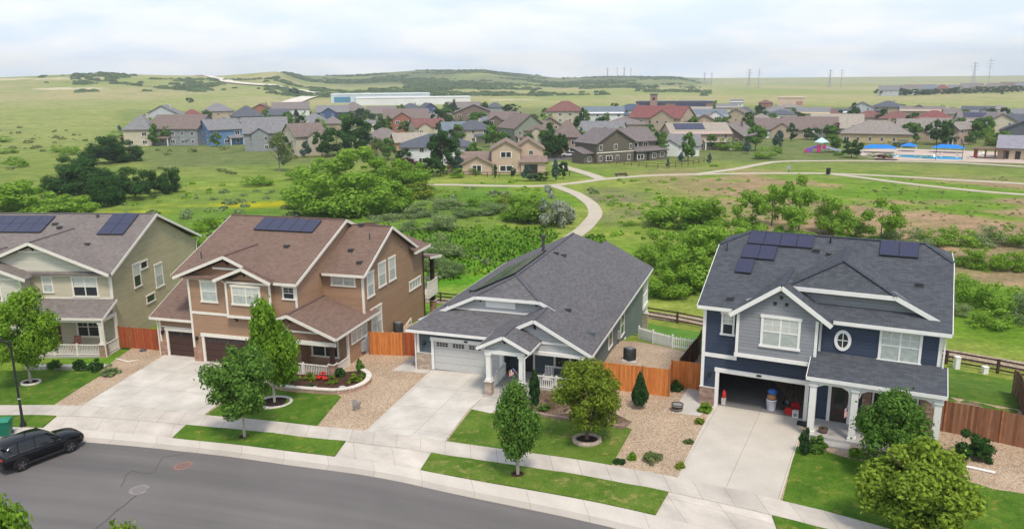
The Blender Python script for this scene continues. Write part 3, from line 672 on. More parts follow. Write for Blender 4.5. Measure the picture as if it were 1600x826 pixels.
    fascia(m,[(L-.02,-.4,6.3),(L-.02,hy,hz)]); fascia(m,[(Rr+.02,-.4,6.3),(Rr+.02,hy,hz),(Rr+.02,yb2,hz),(Rr+.02,yb,6.3)]); 
    fascia(m,[(gl,-.97,gz(gl)),(3.32,-.97,8.12),(gr,-.97,gz(gr))],.24,.045,.12)
    fascia(m,[(bl,.43,za(bl)),(3.42,.43,hzc),(9.08,.43,hzc),(brr,.43,za(brr))],.24,.045,.12)
    fascia(m,[(5.1,-2.47,PZ(-2.45)),(11.87,-2.47,PZ(-2.45))],.2); fascia(m,[(11.87,-2.45,PZ(-2.45)),(11.87,0,PZ(0))],.18); fascia(m,[(5.1,-2.45,PZ(-2.45)),(5.1,0,PZ(0))],.18)
    m.box(5.3,11.7,-2.28,-2.02,3.2,3.47)                      # porch beam
    for x in(5.6,7.35,7.8,11.35): # arched braces
        s=1 if x in(5.6,7.8) else -1; m.prism([(x-.0*s,-2.24,3.2),(x+.46*s,-2.24,3.2),(x+.12*s,-2.24,3.03),(x,-2.24,2.68)],(0,.18,0))
    m.box(X0-.03,X0+.16,-.03,.16,-.1,6.0); m.box(X1-.16,X1+.03,-.03,.16,-.1,6.0)
    m.box(X0+.165,.96,-.035,0,3.08,3.33); m.box(.95,5.4,-.66,-.6,3.55,3.78); m.box(.9,.955,-.655,0,3.55,3.78)
    m.box(.94,1.10,-.64,-.6,3.79,6.15); m.box(5.22,5.38,-.64,-.6,3.79,6.2)
    m.box(1.6,10.85,.75,.8,6.68,6.78); m.box(5.39,5.52,-.03,0,3.7,6.0)
    m.make('trim',WHITE,h)
    fl=MB(); fl.box(-1.05,11.4,-.38,-.045,6.06,6.1); fl.make('soffit',WHITE,h)
    # windows
    window(h,'f',-.6,2.45,4.32,4.48,6.1,2,.14,grid=1,pane=GLG)
    window(h,'f',0,8.6,10.42,4.35,5.95,2,.14,grid=1,pane=GLG)
    window(h,'f',0,.08,.62,4.66,5.85,1,.12,grid=1)
    # oval window
    ov=MB(); n=28
    ring=lambda rx,rz_,y:[(6.64+rx*math.cos(2*math.pi*i/n),y,5.12+rz_*math.sin(2*math.pi*i/n)) for i in range(n)]
    A=ring(.44,.60,-.07);Bb=ring(.28,.43,-.07);Cc=ring(.44,.60,0);Dd=ring(.28,.43,-.01)
    for i in range(n):
        j=(i+1)%n; ov.poly([A[i],A[j],Bb[j],Bb[i]][::-1]); ov.poly([A[i],Cc[i],Cc[j],A[j]][::-1]); ov.poly([Bb[i],Bb[j],Dd[j],Dd[i]][::-1])
    ov.box(6.62,6.66,-.05,-.02,4.7,5.55); ov.box(6.36,6.92,-.05,-.02,5.10,5.14)
    o_=ov.make('oval_window',WHITE,h); pn=MB(); pn.prism(ring(.285,.435,-.005),(0,-.012,0)); pn.make('pane',GLD,o_)
    for x,z in((3.32,7.35),(3.0,6.98),(3.62,6.98)): v=MB(); v.box(x-.09,x+.09,-.65,-.6,z-.09,z+.09); v.make('gable_vent',BLK,h)
    for x in(4.6,5.9,7.2,8.4): v=MB(); v.box(x-.1,x+.1,.70,.8,7.72,7.9); v.make('gable_vent',BLK,h)
    # garage: frame, stone, dark room
    m=MB(); g=fr('f',0); fbox(m,g,-.22,0,0,2.22,-.14,.06); fbox(m,g,4.88,5.1,0,2.22,-.14,.06); fbox(m,g,-.28,5.16,2.22,2.46,0,.07); fbox(m,g,-.02,4.9,2.16,2.22,-.14,-.0); m.make('garage_trim',WHITE,h)
    nb=MB(); nb.prism([(2.3+.17*math.cos(a*math.pi/6),-.075,2.34+.07*math.sin(a*math.pi/6)) for a in range(12)],(0,-.02,0)); nb.make('number_plate',BLK,h)
    for a,b in((X0-.04,-.225),(5.105,5.5)):
        s=MB(); s.box(a,b,-.09,-.001,-.3,1.12); s=s.make('stone_veneer',ST,h); c=MB(); c.box(a-.03,b+.005,-.12,-.0,1.121,1.17); c.make('stone_cap',CONC,s)
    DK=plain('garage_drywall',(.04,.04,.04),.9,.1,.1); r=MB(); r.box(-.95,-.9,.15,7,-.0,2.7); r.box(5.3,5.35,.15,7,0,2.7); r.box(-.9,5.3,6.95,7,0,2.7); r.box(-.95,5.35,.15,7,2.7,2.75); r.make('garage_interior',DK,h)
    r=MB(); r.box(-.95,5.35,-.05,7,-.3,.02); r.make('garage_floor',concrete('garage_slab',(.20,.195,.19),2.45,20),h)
    dd=MB(); dd.box(0,4.88,.4,2.6,2.35,2.42); dd.make('raised_garage_door',plain('raised_door',(.5,.5,.5)),h)
    wall_lamp(h,-.55,-.0,2.0)
    # porch
    s=MB(); s.box(5.3,11.75,-2.45,-.0,-.4,.28); s.make('porch_floor',concrete('porch_concrete',(.44,.42,.40)),h)
    s=MB(); s.box(5.9,7.6,-3.1,-2.46,-.4,.13); s.make('porch_step',MATS['porch_concrete'],h)
    for x in(5.5,7.6,11.52): column(h,x,-2.15,.28,3.21,.34)
    s=MB(); s.prism([(7.9,-.1,.28),(X1,-.1,.28),(X1,-.1,3.1),(10.75,-.1,3.1),(10.75,-.1,.95),(8.35,-.1,.95),(8.35,-.1,3.1),(7.9,-.1,3.1)],(0,.098,0)); s.make('porch_stone',ST,h)
    d=MB(); d.box(6.3,7.2,-.06,-.001,.28,2.45); d.make('front_door',plain('door_brown',(.05,.035,.03)),h); d=MB(); d.box(6.12,6.298,-.08,-.001,.28,2.6); d.box(7.202,7.38,-.08,-.001,.28,2.6); d.box(6.12,7.38,-.08,-.001,2.602,2.75); d.make('door_frame',WHITE,h)
    d=MB(); d.box(6.5,7.0,-.08,-.06,1.1,2.2); d.make('door_glass',GLD,h)
    window(h,'f',0,8.5,10.6,1.1,2.75,4,.1,blind=False,sash=False)
    # solar arrays, vents
    pl=lambda x,y: rz(y)
    panels(h,pl,.3,4.2,5.2,6.35,4,1); panels(h,pl,.18,2.2,3.85,5.1,2,1); panels(h,pl,.1,1.1,2.5,3.75,1,1); panels(h,pl,7.95,10.05,5.1,6.4,2,1)
    for x,y,kk_ in((4.45,5.15,1),(.35,.35,1),(10.2,3.0,1),(5.2,4.8,0),(-.8,4.5,2)): roof_vent(h,x,y,rz(y),kk_)
    ra=MB(); ra.tube((5.15,6.0,9.3),(5.15,6.0,9.75),.05); ra.make('roof_pipe',BLK,h)
    downspout(h,[(X1+.12,-.1,6.0),(X1+.12,-.1,0)])
    # a deck and windows at the back so the rear reads from the side
    dk=MB(); dk.box(3,9,Y1,Y1+3.2,-1.6,-1.4); 
    for x in(3.2,6,8.8): dk.box(x-.12,x+.12,Y1+2.8,Y1+3.05,-5.2,-1.6)
    dk.make('deck',plain('deck_wood',(.25,.18,.12)),h); railing(h,(3,Y1+3.1),(9,Y1+3.1),-1.4)
    return h
house_navy()

# ================================================================ grey one-storey house (middle)
def house_slate():
    h=thing('house','one storey slate blue house with a long charcoal roof and grey gables','house',(-5.51,53.03,-.485),-.3265)
    SL=siding('slate_siding',(.095,.122,.138),.17); GR=siding('pale_gable_siding',(.42,.43,.435),.17); SG=siding('side_siding',(.125,.148,.135),.17)
    RF=shingles('grey_shingle',(.130,.127,.132),.17); RC=plain('ridge_grey',(.10,.10,.115),.9,.1,.2,5); ST=masonry('tan_stone',(.34,.26,.20),(.50,.40,.31),(.34,.30,.26))
    X0,X1=-1.28,11.2; YB=20.7; E=2.72; s=.51
    ex0,ex1=-1.85,11.66; rx=4.9; rzt=2.85+s*(ex1-rx); zR=lambda x: 2.85+s*(ex1-x); zl=2.95; sl=(rzt-zl)/(rx-ex0); zL=lambda x: zl+sl*(x-ex0)
    t=.14
    walls(h,'wall',SL,[
      ([(X0,0,-.5),(0,0,-.5),(0,0,2.13),(4.88,0,2.13),(4.88,0,-.5),(5.15,0,-.5),(5.15,0,3.0),(X0,0,2.95)],(0,t,0)),
      ([(X0,t,-1),(X0,YB,-4.8),(X0,YB,E),(X0,t,E)],(t,0,0)),
      ([(5.15,.142,-.3),(5.15,1.2,-.3),(5.15,1.2,3.0),(5.15,.142,3.0)],(-t,0,0)),
      ([(5.15,1.202,-.3),(X1,1.202,-.3),(X1,1.202,3.4),(5.15,1.202,3.4)],(0,t,0)),
      ([(X0+t,YB,-4.8),(X1-t,YB,-4.8),(X1-t,YB,E),(rx,YB,rzt-.2),(X0+t,YB,E)],(0,-t,0))])
    walls(h,'side_wall',SG,[([(X1,1.0,-.9),(X1,3,-.9),(X1,8,-1.6),(X1,14,-3),(X1,YB,-4.8),(X1,YB,E+.15),(X1,1.0,E+.15)],(-t,0,0))])
    # roofs
    yb=23.2; ap=20.0
    hx=2.5; hz_=zL(hx); hxr=rx+(rx-hx)*sl/s; yw=1.6
    R1=[(ex1,-1.65,zR(ex1)),(ex1,yb,zR(ex1)),(7.25,yb,zR(7.25)),(7.25,yb-1.6,zR(7.25)),(rx,ap,rzt),(rx,3.7,rzt),(hxr,yw,zR(hxr)),(8.1,yw,zR(8.1)),(7.8,yw-.1,zR(7.8)),(7.8,-1.65,zR(7.8))]
    Lf=[(ex0,-.5,zl),(rx,3.7,rzt),(rx,ap,rzt),(ex0,ap+2,zl)]
    Lf=[(ex0,ap+1.2,zl),(ex0,yw,zl),(hx,yw,hz_),(rx,3.7,rzt),(rx,ap,rzt)]
    HF=[(hx,yw,hz_),(hxr,yw,zR(hxr)),(rx,3.7,rzt)]
    BK=[(rx,ap,rzt),(7.25,yb-1.6,zR(7.25)),(7.25,yb,zl+1.2),(5.0,yb-.6,zl+.6),(ex0,ap+1.2,zl)]
    m=MB()
    for p in (R1,Lf,HF): m.slab(p,.16)
    # back hip: two triangles
    m.slab([(rx,ap,rzt),(ex0,ap+1.2,zl),(7.25,ap+1.2,zl)],.16); 
    m.slab([(rx,ap,rzt),(7.25,ap+1.2,zl),(7.25,yb-1.6,zR(7.25)-.0)],.16)
    m.slab([(7.25,yb-1.6,zR(7.25)),(7.25,yb,zR(7.25)),(6.0,yb,zR(7.25)-.62),(6.0,yb-1.6,zR(7.25)-.62)],.16)
    rf=m.make('roof',RF,h)
    # skirt roof over the garage
    sk=lambda y: 2.95+.42*(y+.55)
    roofs(h,'garage_roof',RF,[[(ex0,-.55,2.97),(4.9,-.55,2.97),(6.2,2.05,sk(2.05)),(-.1,2.05,sk(2.05))],[(ex0,-.55,2.97),(-.1,2.05,sk(2.05)),(-.1,2.6,sk(2.05)),(ex0,2.6,2.9)]],.14)
    # gable 1 wall
    walls(h,'gable_wall',GR,[([(-.75,1.95,3.5),(8.0,1.95,3.5),(8.0,1.95,4.35),(hxr,1.95,zR(hxr)-.2),(hx,1.95,hz_-.2),(-.9,1.95,3.3)],(0,t,0))])
    gv=MB(); gv.box(3.2,5.4,1.88,1.94,4.3,4.95); gv.make('gable_louver',WHITE,h)
    # porch gable (plane y -1.3)
    pk=7.8; pz=zR(pk); gL=lambda x: pz-s*(pk-x)
    xe=4.55
    back_y=lambda z: 3.0
    roofs(h,'porch_roof',RF,[[(pk,-1.65,pz),(pk,5.2,pz),(xe,1.6,gL(xe)),(xe,-1.65,gL(xe))]],.15)
    walls(h,'gable_wall',GR,[([(4.9,-1.3,2.65),(11.1,-1.3,2.65),(11.1,-1.3,2.95),(pk,-1.3,pz-.22),(4.9,-1.3,3.0)],(0,.1,0))])
    # portico
    qx,qz,ql,qr=6.46,4.28,4.68,8.24; qs=(qz-3.4)/(qx-ql)
    Q=lambda x: qz-qs*abs(x-qx)
    roofs(h,'portico_roof',RF,[[(qx,-3.85,qz),(qx,.5,qz),(ql,.5,Q(ql)),(ql,-3.85,Q(ql))],[(qx,-3.85,qz),(qr,-3.85,Q(qr)),(qr,.5,Q(qr)),(qx,.5,qz)]],.13)
    walls(h,'gable_wall',GR,[([(5.2,-3.5,3.2),(7.75,-3.5,3.2),(7.75,-3.5,3.45),(qx,-3.5,qz-.2),(5.2,-3.5,3.45)],(0,.09,0))])
    cp=MB()
    for a,b in (((rx,3.7,rzt),(rx,ap,rzt)),((hx,yw,hz_),(rx,3.7,rzt)),((hxr,yw,zR(hxr)),(rx,3.7,rzt)),((pk,-1.65,pz),(pk,1.2,pz)),((qx,-3.85,qz),(qx,-1.5,qz))): cap(cp,a,b,.24)
    cp.make('ridge_cap',RC,rf)
    m=MB()
    fascia(m,[(ex0,-.57,2.95),(4.78,-.57,2.95)],.2); fascia(m,[(ex0-.03,-.55,2.93),(ex0-.03,ap+1.2,zl)],.18)
    fascia(m,[(ex0,yw-.03,zL(ex0)+.12),(hx,yw-.03,hz_),(hxr,yw-.03,zR(hxr)),(8.3,yw-.03,zR(8.3))],.22,.045,.11)
    fascia(m,[(ex1+.02,-1.65,2.78),(ex1+.02,yb,2.78)],.18); fascia(m,[(xe,-1.68,gL(xe)),(pk,-1.68,pz),(ex1,-1.68,2.78)],.22,.045,.11)
    fascia(m,[(ql,-3.88,Q(ql)),(qx,-3.88,qz),(qr,-3.88,Q(qr))],.2,.045,.1); fascia(m,[(qr+.02,-3.85,Q(qr)),(qr+.02,-1.7,Q(qr))],.15); fascia(m,[(ql-.02,-3.85,Q(ql)),(ql-.02,-.6,Q(ql))],.15)
    m.box(5.1,7.8,-3.6,-3.38,2.95,3.2); m.box(5.2,5.4,-3.36,.0,2.97,3.18); m.box(7.5,7.7,-3.36,-1.35,2.97,3.18); m.box(7.7,11.2,-1.5,-1.28,2.42,2.64)
    m.box(5.6,10.7,-1.36,-1.31,3.15,3.3); m.box(.2,7.2,1.89,1.945,3.98,4.08)
    m.box(X0-.03,X0+.15,-.03,.15,-.2,2.9); m.box(4.97,5.18,-.03,.0,-.2,2.9); m.box(5.15,5.18,-.03,.15,-.2,2.9); m.box(X1-.15,X1+.03,.95,1.2,-.5,2.7)
    m.make('trim',WHITE,h)
    for x in(2.55,): pass
    bracket(h,2.8,1.95,4.95,BLK,.32); bracket(h,6.9,1.95,4.95,BLK,.32); bracket(h,7.8,-1.3,4.4,BLK,.34); bracket(h,6.46,-3.5,3.98,BLK,.3)
    garage_door(h,0,0,4.88,0,2.13,plain('door_grey',(.50,.50,.49),.5,.3,.03),nwin=4)
    nb=MB(); nb.prism([(2.44+.16*math.cos(a*math.pi/6),-.085,2.28+.07*math.sin(a*math.pi/6)) for a in range(12)],(0,-.02,0)); nb.make('number_plate',BLK,h)
    wall_lamp(h,-.72,0,1.85)
    sv=MB(); sv.box(X0-.04,-.205,-.09,-.001,-.3,1.14); sv.box(X0-.09,X0-.001,-.09,1.0,-.3,1.14); sv.make('stone_veneer',ST,h); sv=MB(); sv.box(X0-.1,-.2,-.12,0,1.141,1.19); sv.make('stone_cap',CONC,h)
    # porch floor and columns
    f=MB(); f.box(5.0,8.0,-3.75,1.2,-.4,.15); f.box(8.002,11.3,-1.6,1.2,-.4,.15); f.make('porch_floor',concrete('porch_slab',(.46,.44,.41)),h)
    f=MB(); f.box(5.3,7.5,-4.2,-3.76,-.5,-.0); f.make('porch_step',MATS['porch_slab'],h)
    column(h,5.37,-3.45,.15,2.97,.3,None,ST,.95,.46); column(h,7.57,-3.45,.15,2.97,.3,None,ST,.95,.46); column(h,11.0,-1.4,.15,2.45,.3,None,ST,.8,.46)
    railing(h,(5.28,-3.2),(5.28,-.1),.15,.85); railing(h,(7.85,-1.5),(10.75,-1.5),.15,.85)
    window(h,'f',1.2,8.5,10.5,.75,2.35,2,.13,blind=False,grid=1)
    d=MB(); d.box(6.0,6.9,1.14,1.2,.15,2.2); d.make('front_door',plain('door_dark',(.04,.035,.035)),h); d=MB(); d.box(5.86,5.998,1.12,1.2,.15,2.3); d.box(6.902,7.04,1.12,1.2,.15,2.3); d.box(5.86,7.04,1.12,1.2,2.302,2.43); d.make('door_frame',WHITE,h)
    # right side windows, utility trim
    window(h,'r',X1,5.75,6.9,.75,2.0,1,.1,blind=False,sash=False); window(h,'r',X1,10.3,11.6,.2,1.9,1,.1,blind=False)
    ut=MB(); ut.box(X1,X1+.05,1.2,12.5,-.62,-.48); ut.make('base_trim',WHITE,h)
    mt=MB(); mt.box(X1,X1+.18,9.1,9.5,.4,1.0); mt.tube((X1+.09,9.3,-.9),(X1+.09,9.3,.4),.03); mt.make('utility_meter',plain('meter_grey',(.35,.36,.37)),h)
    # raised rear deck under the roof
    dk=MB(); dk.box(5.0,11.3,YB,YB+2.6,-.62,-.35); dk.make('deck_floor',WHITE,h)
    railing(h,(11.2,YB+.1),(11.2,YB+2.5),-.35,1.0); railing(h,(5.1,YB+2.5),(11.2,YB+2.5),-.35,1.0)
    for x in(5.3,11.1): column(h,x,YB+2.35,-4.9,2.45,.3,None,ST,3.4,.5)
    panels(h,lambda x,y: zL(x),1.2,2.9,4.5,12.5,1,8); panels(h,lambda x,y: zL(x),3.0,4.6,4.5,12.5,1,8)
    for x,y,q in((5.4,12.4,1),(5.9,12.9,1),(8.9,2.9,1),(.6,6,1)): roof_vent(h,x,y,(zR(x) if x>rx else zL(x)),q)
    c=MB(); c.tube((3.7,14.5,zL(3.7)-.2),(3.7,14.5,zL(3.7)+1.15),.13); c.tube((3.7,14.5,zL(3.7)+1.15),(3.7,14.5,zL(3.7)+1.4),.2); c.make('chimney_flue',plain('vent_metal',(.06,.06,.065)),h)
    downspout(h,[(qr,-3.8,3.3),(7.85,-3.75,2.9),(7.85,-3.75,-.1)]); downspout(h,[(11.55,-1.5,2.65),(11.25,-1.35,2.3),(11.25,-1.35,-.3)]); downspout(h,[(X0-.1,-.1,2.8),(X0-.1,-.1,-.2)])
    return h
house_slate()
# ================================================================ brown house
def house_brown():
    h=thing('house','two storey brown house with red brown shingle roof, cream trim and a side wing','house',(-27.07,59.64,-1.62),-.28)
    BR=siding('brown_siding',(.33,.205,.13),.18); BR2=siding('brown_gable_siding',(.25,.135,.085),.1); SD=siding('brown_side_siding',(.29,.185,.11),.18); RF=shingles('redbrown_shingle',(.190,.128,.100),.13)
    ST=masonry('rust_stone',(.30,.15,.10),(.44,.28,.20),(.30,.22,.18)); DD=plain('garage_brown',(.060,.030,.024),.6,.3,.05); BB=plain('beam_brown',(.035,.018,.014)); RC=plain('ridge_brown',(.16,.10,.085),.9,.1,.2,5); T=WARMW; t=.14
    # single garage wing
    walls(h,'wall',BR,[([(-.65,0,-.8),(.1,0,-.8),(.1,0,2.08),(2.35,0,2.08),(2.35,0,-.8),(2.85,0,-.8),(2.85,0,3.1),(-.65,0,3.1)],(0,t,0)),([(-.65,t+.002,-1),(-.65,9,-3),(-.65,9,3.1),(-.65,6.1,5.6),(-.65,t+.002,3.1)],(t,0,0))])
    zw=lambda y: 3.22+.47*(y+.45)
    # main front
    walls(h,'wall',BR,[([(2.85,-.6,-.8),(3.75,-.6,-.8),(3.75,-.6,2.1),(8.6,-.6,2.1),(8.6,-.6,-.8),(12.1,-.6,-.8),(12.1,-.6,6.65),(2.85,-.6,6.65)],(0,t,0)),
       ([(12.1,-.45,-1),(12.1,14.5,-4),(12.1,14.5,6.65),(12.1,7.1,10.0),(12.1,-.45,6.7)],(-t,0,0)),([(2.85,-.45,-1),(2.85,14.5,-4),(2.85,14.5,6.65),(2.85,7.1,10.0),(2.85,-.45,6.7)],(t,0,0)),
       ([(3.0,14.5,-4),(11.95,14.5,-4),(11.95,14.5,6.6),(3,14.5,6.6)],(0,-t,0))])
    # projecting window bay under second gable
    walls(h,'bay_wall',BR,[([(6.4,-1.0,3.95),(10.2,-1.0,3.95),(10.2,-1.0,6.6),(8.15,-1.0,7.35),(6.4,-1.0,6.6)],(0,.1,0)),([(6.4,-.9,3.95),(6.4,-.602,3.95),(6.4,-.602,6.6),(6.4,-.9,6.6)],(.1,0,0)),([(10.2,-.9,3.95),(10.2,-.602,3.95),(10.2,-.602,6.6),(10.2,-.9,6.6)],(-.1,0,0)),([(6.5,-.9,3.95),(10.1,-.9,3.95),(10.1,-.602,3.95),(6.5,-.602,3.95)],(0,0,.08))])
    walls(h,'gable_wall',BR2,[([(2.85,-.6,6.652),(10.2,-.6,6.652),(10.2,-.6,6.9),(6.49,-.6,8.25),(2.85,-.6,6.8)],(0,.1,0))])
    # main roof
    ry,rz_=7.1,10.12; zy=lambda y: 6.85+(rz_-6.85)/(ry+1.0)*(y+1.0); L,Rr=1.75,12.35
    front=[(L,-1.0,6.85),(Rr,-1.0,6.85),(Rr,ry,rz_),(L,ry,rz_)]; back=[(Rr,15.2,6.85),(L,15.2,6.85),(L,ry,rz_),(Rr,ry,rz_)]
    rf=roofs(h,'roof',RF,[front,back])
    yr=lambda z: (z-6.85)/((rz_-6.85)/(ry+1.0))-1.0
    def gable(pk,pz,l,r,zl,zr,y,name):
        roofs(h,name,RF,[[(pk,y,pz),(pk,yr(pz)+.15,pz),(l,yr(zl)+.15,zl),(l,y,zl)],[(pk,y,pz),(r,y,zr),(r,yr(zr)+.15,zr),(pk,yr(pz)+.15,pz)]],.15)
    gable(6.49,8.6,1.93,10.4,6.78,7.02,-1.05,'gable_roof'); gable(8.15,7.86,5.7,10.5,6.86,6.88,-1.4,'gable_roof')
    roofs(h,'garage_roof',RF,[[(-1.15,-.45,3.22),(2.84,-.45,3.22),(2.84,6.0,zw(6.0)),(-1.15,6.0,zw(6.0))],[(-1.15,6.0,zw(6.0)),(2.84,6.0,zw(6.0)),(2.84,12.4,3.22),(-1.15,12.4,3.22)]],.15)
    # side wing
    Wf,Wx=3.2,15.5; wr,wz=8.1,9.55; we=6.75; ws=(wz-we)/(wr-2.75); wzf=lambda y: we+ws*(y-2.75)
    walls(h,'wing_wall',BR,[([(12.1,Wf,2.6),(Wx,Wf,2.6),(Wx,Wf,6.6),(12.1,Wf,6.6)],(0,t,0))])
    walls(h,'side_wall',SD,[([(Wx,Wf+t,-.5),(Wx,6,-.8),(Wx,15,-3.6),(Wx,15,6.5),(Wx,13.2,6.5),(Wx,wr,wz-.15),(Wx,Wf+t,6.6)],(-t,0,0)),([(12.2,15,-4),(Wx-t,15,-4),(Wx-t,15,6.5),(12.2,15,6.5)],(0,-t,0))])
    roofs(h,'wing_roof',RF,[[(10.5,2.75,we),(15.85,2.75,we),(15.85,wr,wz),(10.5,wr,wz)],[(15.85,13.4,we),(10.5,13.4,we),(10.5,wr,wz),(15.85,wr,wz)],
        [(12.2,15.5,6.6),(12.2,10.5,9.3),(13.2,10.5,9.3),(16.1,15.5,6.6)],[(13.2,10.5,9.3),(16.1,12.2,6.6),(16.1,15.5,6.6)]],.15)
    # ground-floor room and porch roof
    walls(h,'wall',BR,[([(Wx,.3,-.6),(Wx,Wf+.138,-.6),(Wx,Wf+.138,3.4),(Wx,.3,3.1)],(-t,0,0)),([(10.2,.3,-.5),(Wx-t,.3,-.5),(Wx-t,.3,3.3),(10.2,.3,3.3)],(0,t,0))])
    pk,pz=12.2,4.92; pr,pe=16.0,3.45; pl_=10.3; ps=(pz-pe)/(pr-pk); zl=pz-ps*(pk-pl_)
    roofs(h,'porch_roof',RF,[[(pk,-2.35,pz),(pr,-2.35,pe),(pr,4.9,pe),(pk+.0,4.9,pz)],[(pk,-2.35,pz),(pk,.0,pz),(pl_,0,zl),(pl_,-2.35,zl)]],.15)
    walls(h,'gable_wall',BR2,[([(10.35,-1.95,3.05),(15.7,-1.95,3.05),(15.7,-1.95,3.35),(pk,-1.95,pz-.2),(10.35,-1.95,4.0)],(0,.1,0))])
    m=MB()
    fascia(m,[(10.4,-1.02,6.83),(Rr,-1.02,6.83)],.2); fascia(m,[(Rr+.02,-1.0,6.85),(Rr+.02,ry,rz_),(Rr+.02,15.2,6.85)],.22,.045); fascia(m,[(L-.02,-1.0,6.85),(L-.02,ry,rz_)],.2)
    fascia(m,[(1.93,-1.08,6.78),(6.49,-1.08,8.6),(8.1,-1.08,7.92)],.22,.045,.11); fascia(m,[(5.7,-1.43,6.86),(8.15,-1.43,7.86),(10.5,-1.43,6.88)],.22,.045,.11)
    fascia(m,[(-1.17,-.47,3.22),(2.84,-.47,3.22)],.2); fascia(m,[(-1.17,-.45,3.22),(-1.17,6,zw(6))],.18)
    fascia(m,[(12.3,2.73,we),(15.87,2.73,we)],.2); fascia(m,[(15.87,2.75,we),(15.87,wr,wz),(15.87,13.4,we)],.22,.045); fascia(m,[(16.12,12.2,6.6),(16.12,15.5,6.6)],.22); fascia(m,[(15.9,12.18,6.6),(16.12,12.18,6.6)],.22)
    fascia(m,[(pl_,-2.38,zl),(pk,-2.38,pz),(pr,-2.38,pe)],.22,.045,.11); fascia(m,[(pr+.02,-2.35,pe),(pr+.02,4.9,pe)],.18)
    m.box(10.35,15.75,-2.05,-1.9,2.7,3.0); m.box(10.6,14.4,-2.0,-1.951,3.55,3.68)
    m.box(2.82,2.98,-.64,-.6,-.1,6.7); m.box(11.96,12.13,-.64,-.6,2.9,6.7); m.box(2.99,6.35,-.64,-.6,3.85,4.05); m.box(6.35,10.25,-1.05,-1.0,3.9,4.1); m.box(3.0,6.3,-.64,-.6,6.55,6.75)
    m.box(6.38,6.54,-1.04,-1.0,4.1,6.6); m.box(10.05,10.22,-1.04,-1.0,4.1,6.6); m.box(6.55,10.05,-1.04,-1.0,6.55,6.7); m.box(5.2,8.0,-.66,-.602,7.45,7.6)
    m.box(-.68,-.52,-.04,0,-.2,3.05); m.box(Wx-.14,Wx+.03,Wf-.03,Wf+.1,3.6,6.55); m.box(Wx-.12,Wx+.04,.27,.42,-.1,3.15)
    m.box(-.5,2.8,-.03,0,2.35,2.42); m.box(Wx,Wx+.05,.5,4.6,-.25,-.1); m.prism([(Wx,7.2,-.6),(Wx,11.8,.55),(Wx,11.8,.75),(Wx,7.2,-.4)],(.05,0,0)); m.box(Wx,Wx+.05,11.8,11.95,-2.5,.75)
    m.make('trim',T,h)
    cp=MB()
    for a,b in (((L,ry,rz_),(Rr,ry,rz_)),((12.3,wr,wz),(15.8,wr,wz)),((pk,-2.3,pz),(pk,3.1,pz)),((6.49,-1.0,8.6),(6.49,yr(8.6),8.6))): cp=MB(); cap(cp,a,b,.24); cp.make('ridge_cap',RC,rf)
    garage_door(h,0,.1,2.35,0,2.08,DD,T,2); garage_door(h,-.6,3.85,8.55,0,2.1,DD,T,4)
    
    for q in((2.86,3.64,-.7,-.601),(-.7,-.105,-.1,-.001),(8.81,10.2,-.7,-.601)): s=MB(); s.box(*q,-.8,1.15); s.make('stone_veneer',ST,h)
    window(h,'f',-.6,4.08,5.25,4.95,6.4,1,.14,T,pane=GLG); window(h,'f',-1.0,7.05,9.2,5.05,6.3,2,.15,T,pane=GLG,grid=1); window(h,'f',-.6,11.05,11.85,5.6,6.4,1,.12,T,grid=1,blind=False)
    window(h,'f',Wf,12.95,14.75,5.8,6.42,2,.13,T,pane=GLG,sash=False)
    for a0,a1,z0,z1 in((3.9,4.9,4.75,6.55),(5.95,7.1,5.05,6.85),(7.9,9.0,5.05,6.85)): window(h,'r',Wx,a0,a1,z0,z1,1,.12,T,pane=GLG)
    window(h,'r',Wx,4.3,6.0,1.3,3.55,2,.13,T,pane=GLG); window(h,'r',Wx,11.9,14.2,3.2,3.85,4,.12,T,sash=False,blind=False,pane=GLG); window(h,'r',Wx,.9,3.3,2.0,2.75,3,.1,T,sash=False,blind=False,pane=GLG)
    window(h,'f',.3,12.6,14.6,1.1,2.75,2,.14,T,blind=False,grid=1)
    bracket(h,6.49,-.6,8.15,BB,.35); bracket(h,8.15,-1.0,7.45,BB,.33); bracket(h,6.9,-.6,3.85,BB,.35); bracket(h,9.8,-.6,3.85,BB,.35); bracket(h,pk,-1.95,4.55,BB,.33)
    wall_lamp(h,3.25,-.6,1.9); wall_lamp(h,-.35,0,1.9)
    f=MB(); f.box(10.25,15.6,-2.2,.3,-.8,.3); f.make('porch_floor',concrete('brown_porch_slab',(.42,.39,.36)),h)
    column(h,15.42,-1.95,.3,2.72,.26,BB,ST,1.15,.5); column(h,10.6,-1.95,.3,2.72,.26,BB,ST,1.15,.5)
    railing(h,(10.9,-1.95),(15.15,-1.95),.3,.9,T); railing(h,(15.5,-1.7),(15.5,.2),.3,.9,T)
    d=MB(); d.box(11.0,11.9,.22,.3,.3,2.4); d.make('front_door',DD,h)
    panels(h,lambda x,y: zy(y),5.1,10.4,5.0,6.7,5,1)
    for x,y,z,q in((9.2,3.2,zy(3.2),1),(2.9,1.2,zy(1.2),2),(7.9,7.0,rz_,0),(13.6,5.2,wzf(5.2),1),(14.9,4.0,wzf(4.0),1),(14.6,6.5,wzf(6.5),2),(13.2,8.0,wz,1)): roof_vent(h,x,y,z,q)
    el=MB(); el.box(Wx,Wx+.22,2.3,2.75,.9,1.7); el.box(Wx,Wx+.2,2.85,3.2,.6,1.9); el.tube((Wx+.1,3.0,-.3),(Wx+.1,3.0,.6),.04); el.make('electric_meter',plain('meter_grey',(.35,.36,.37)),h)
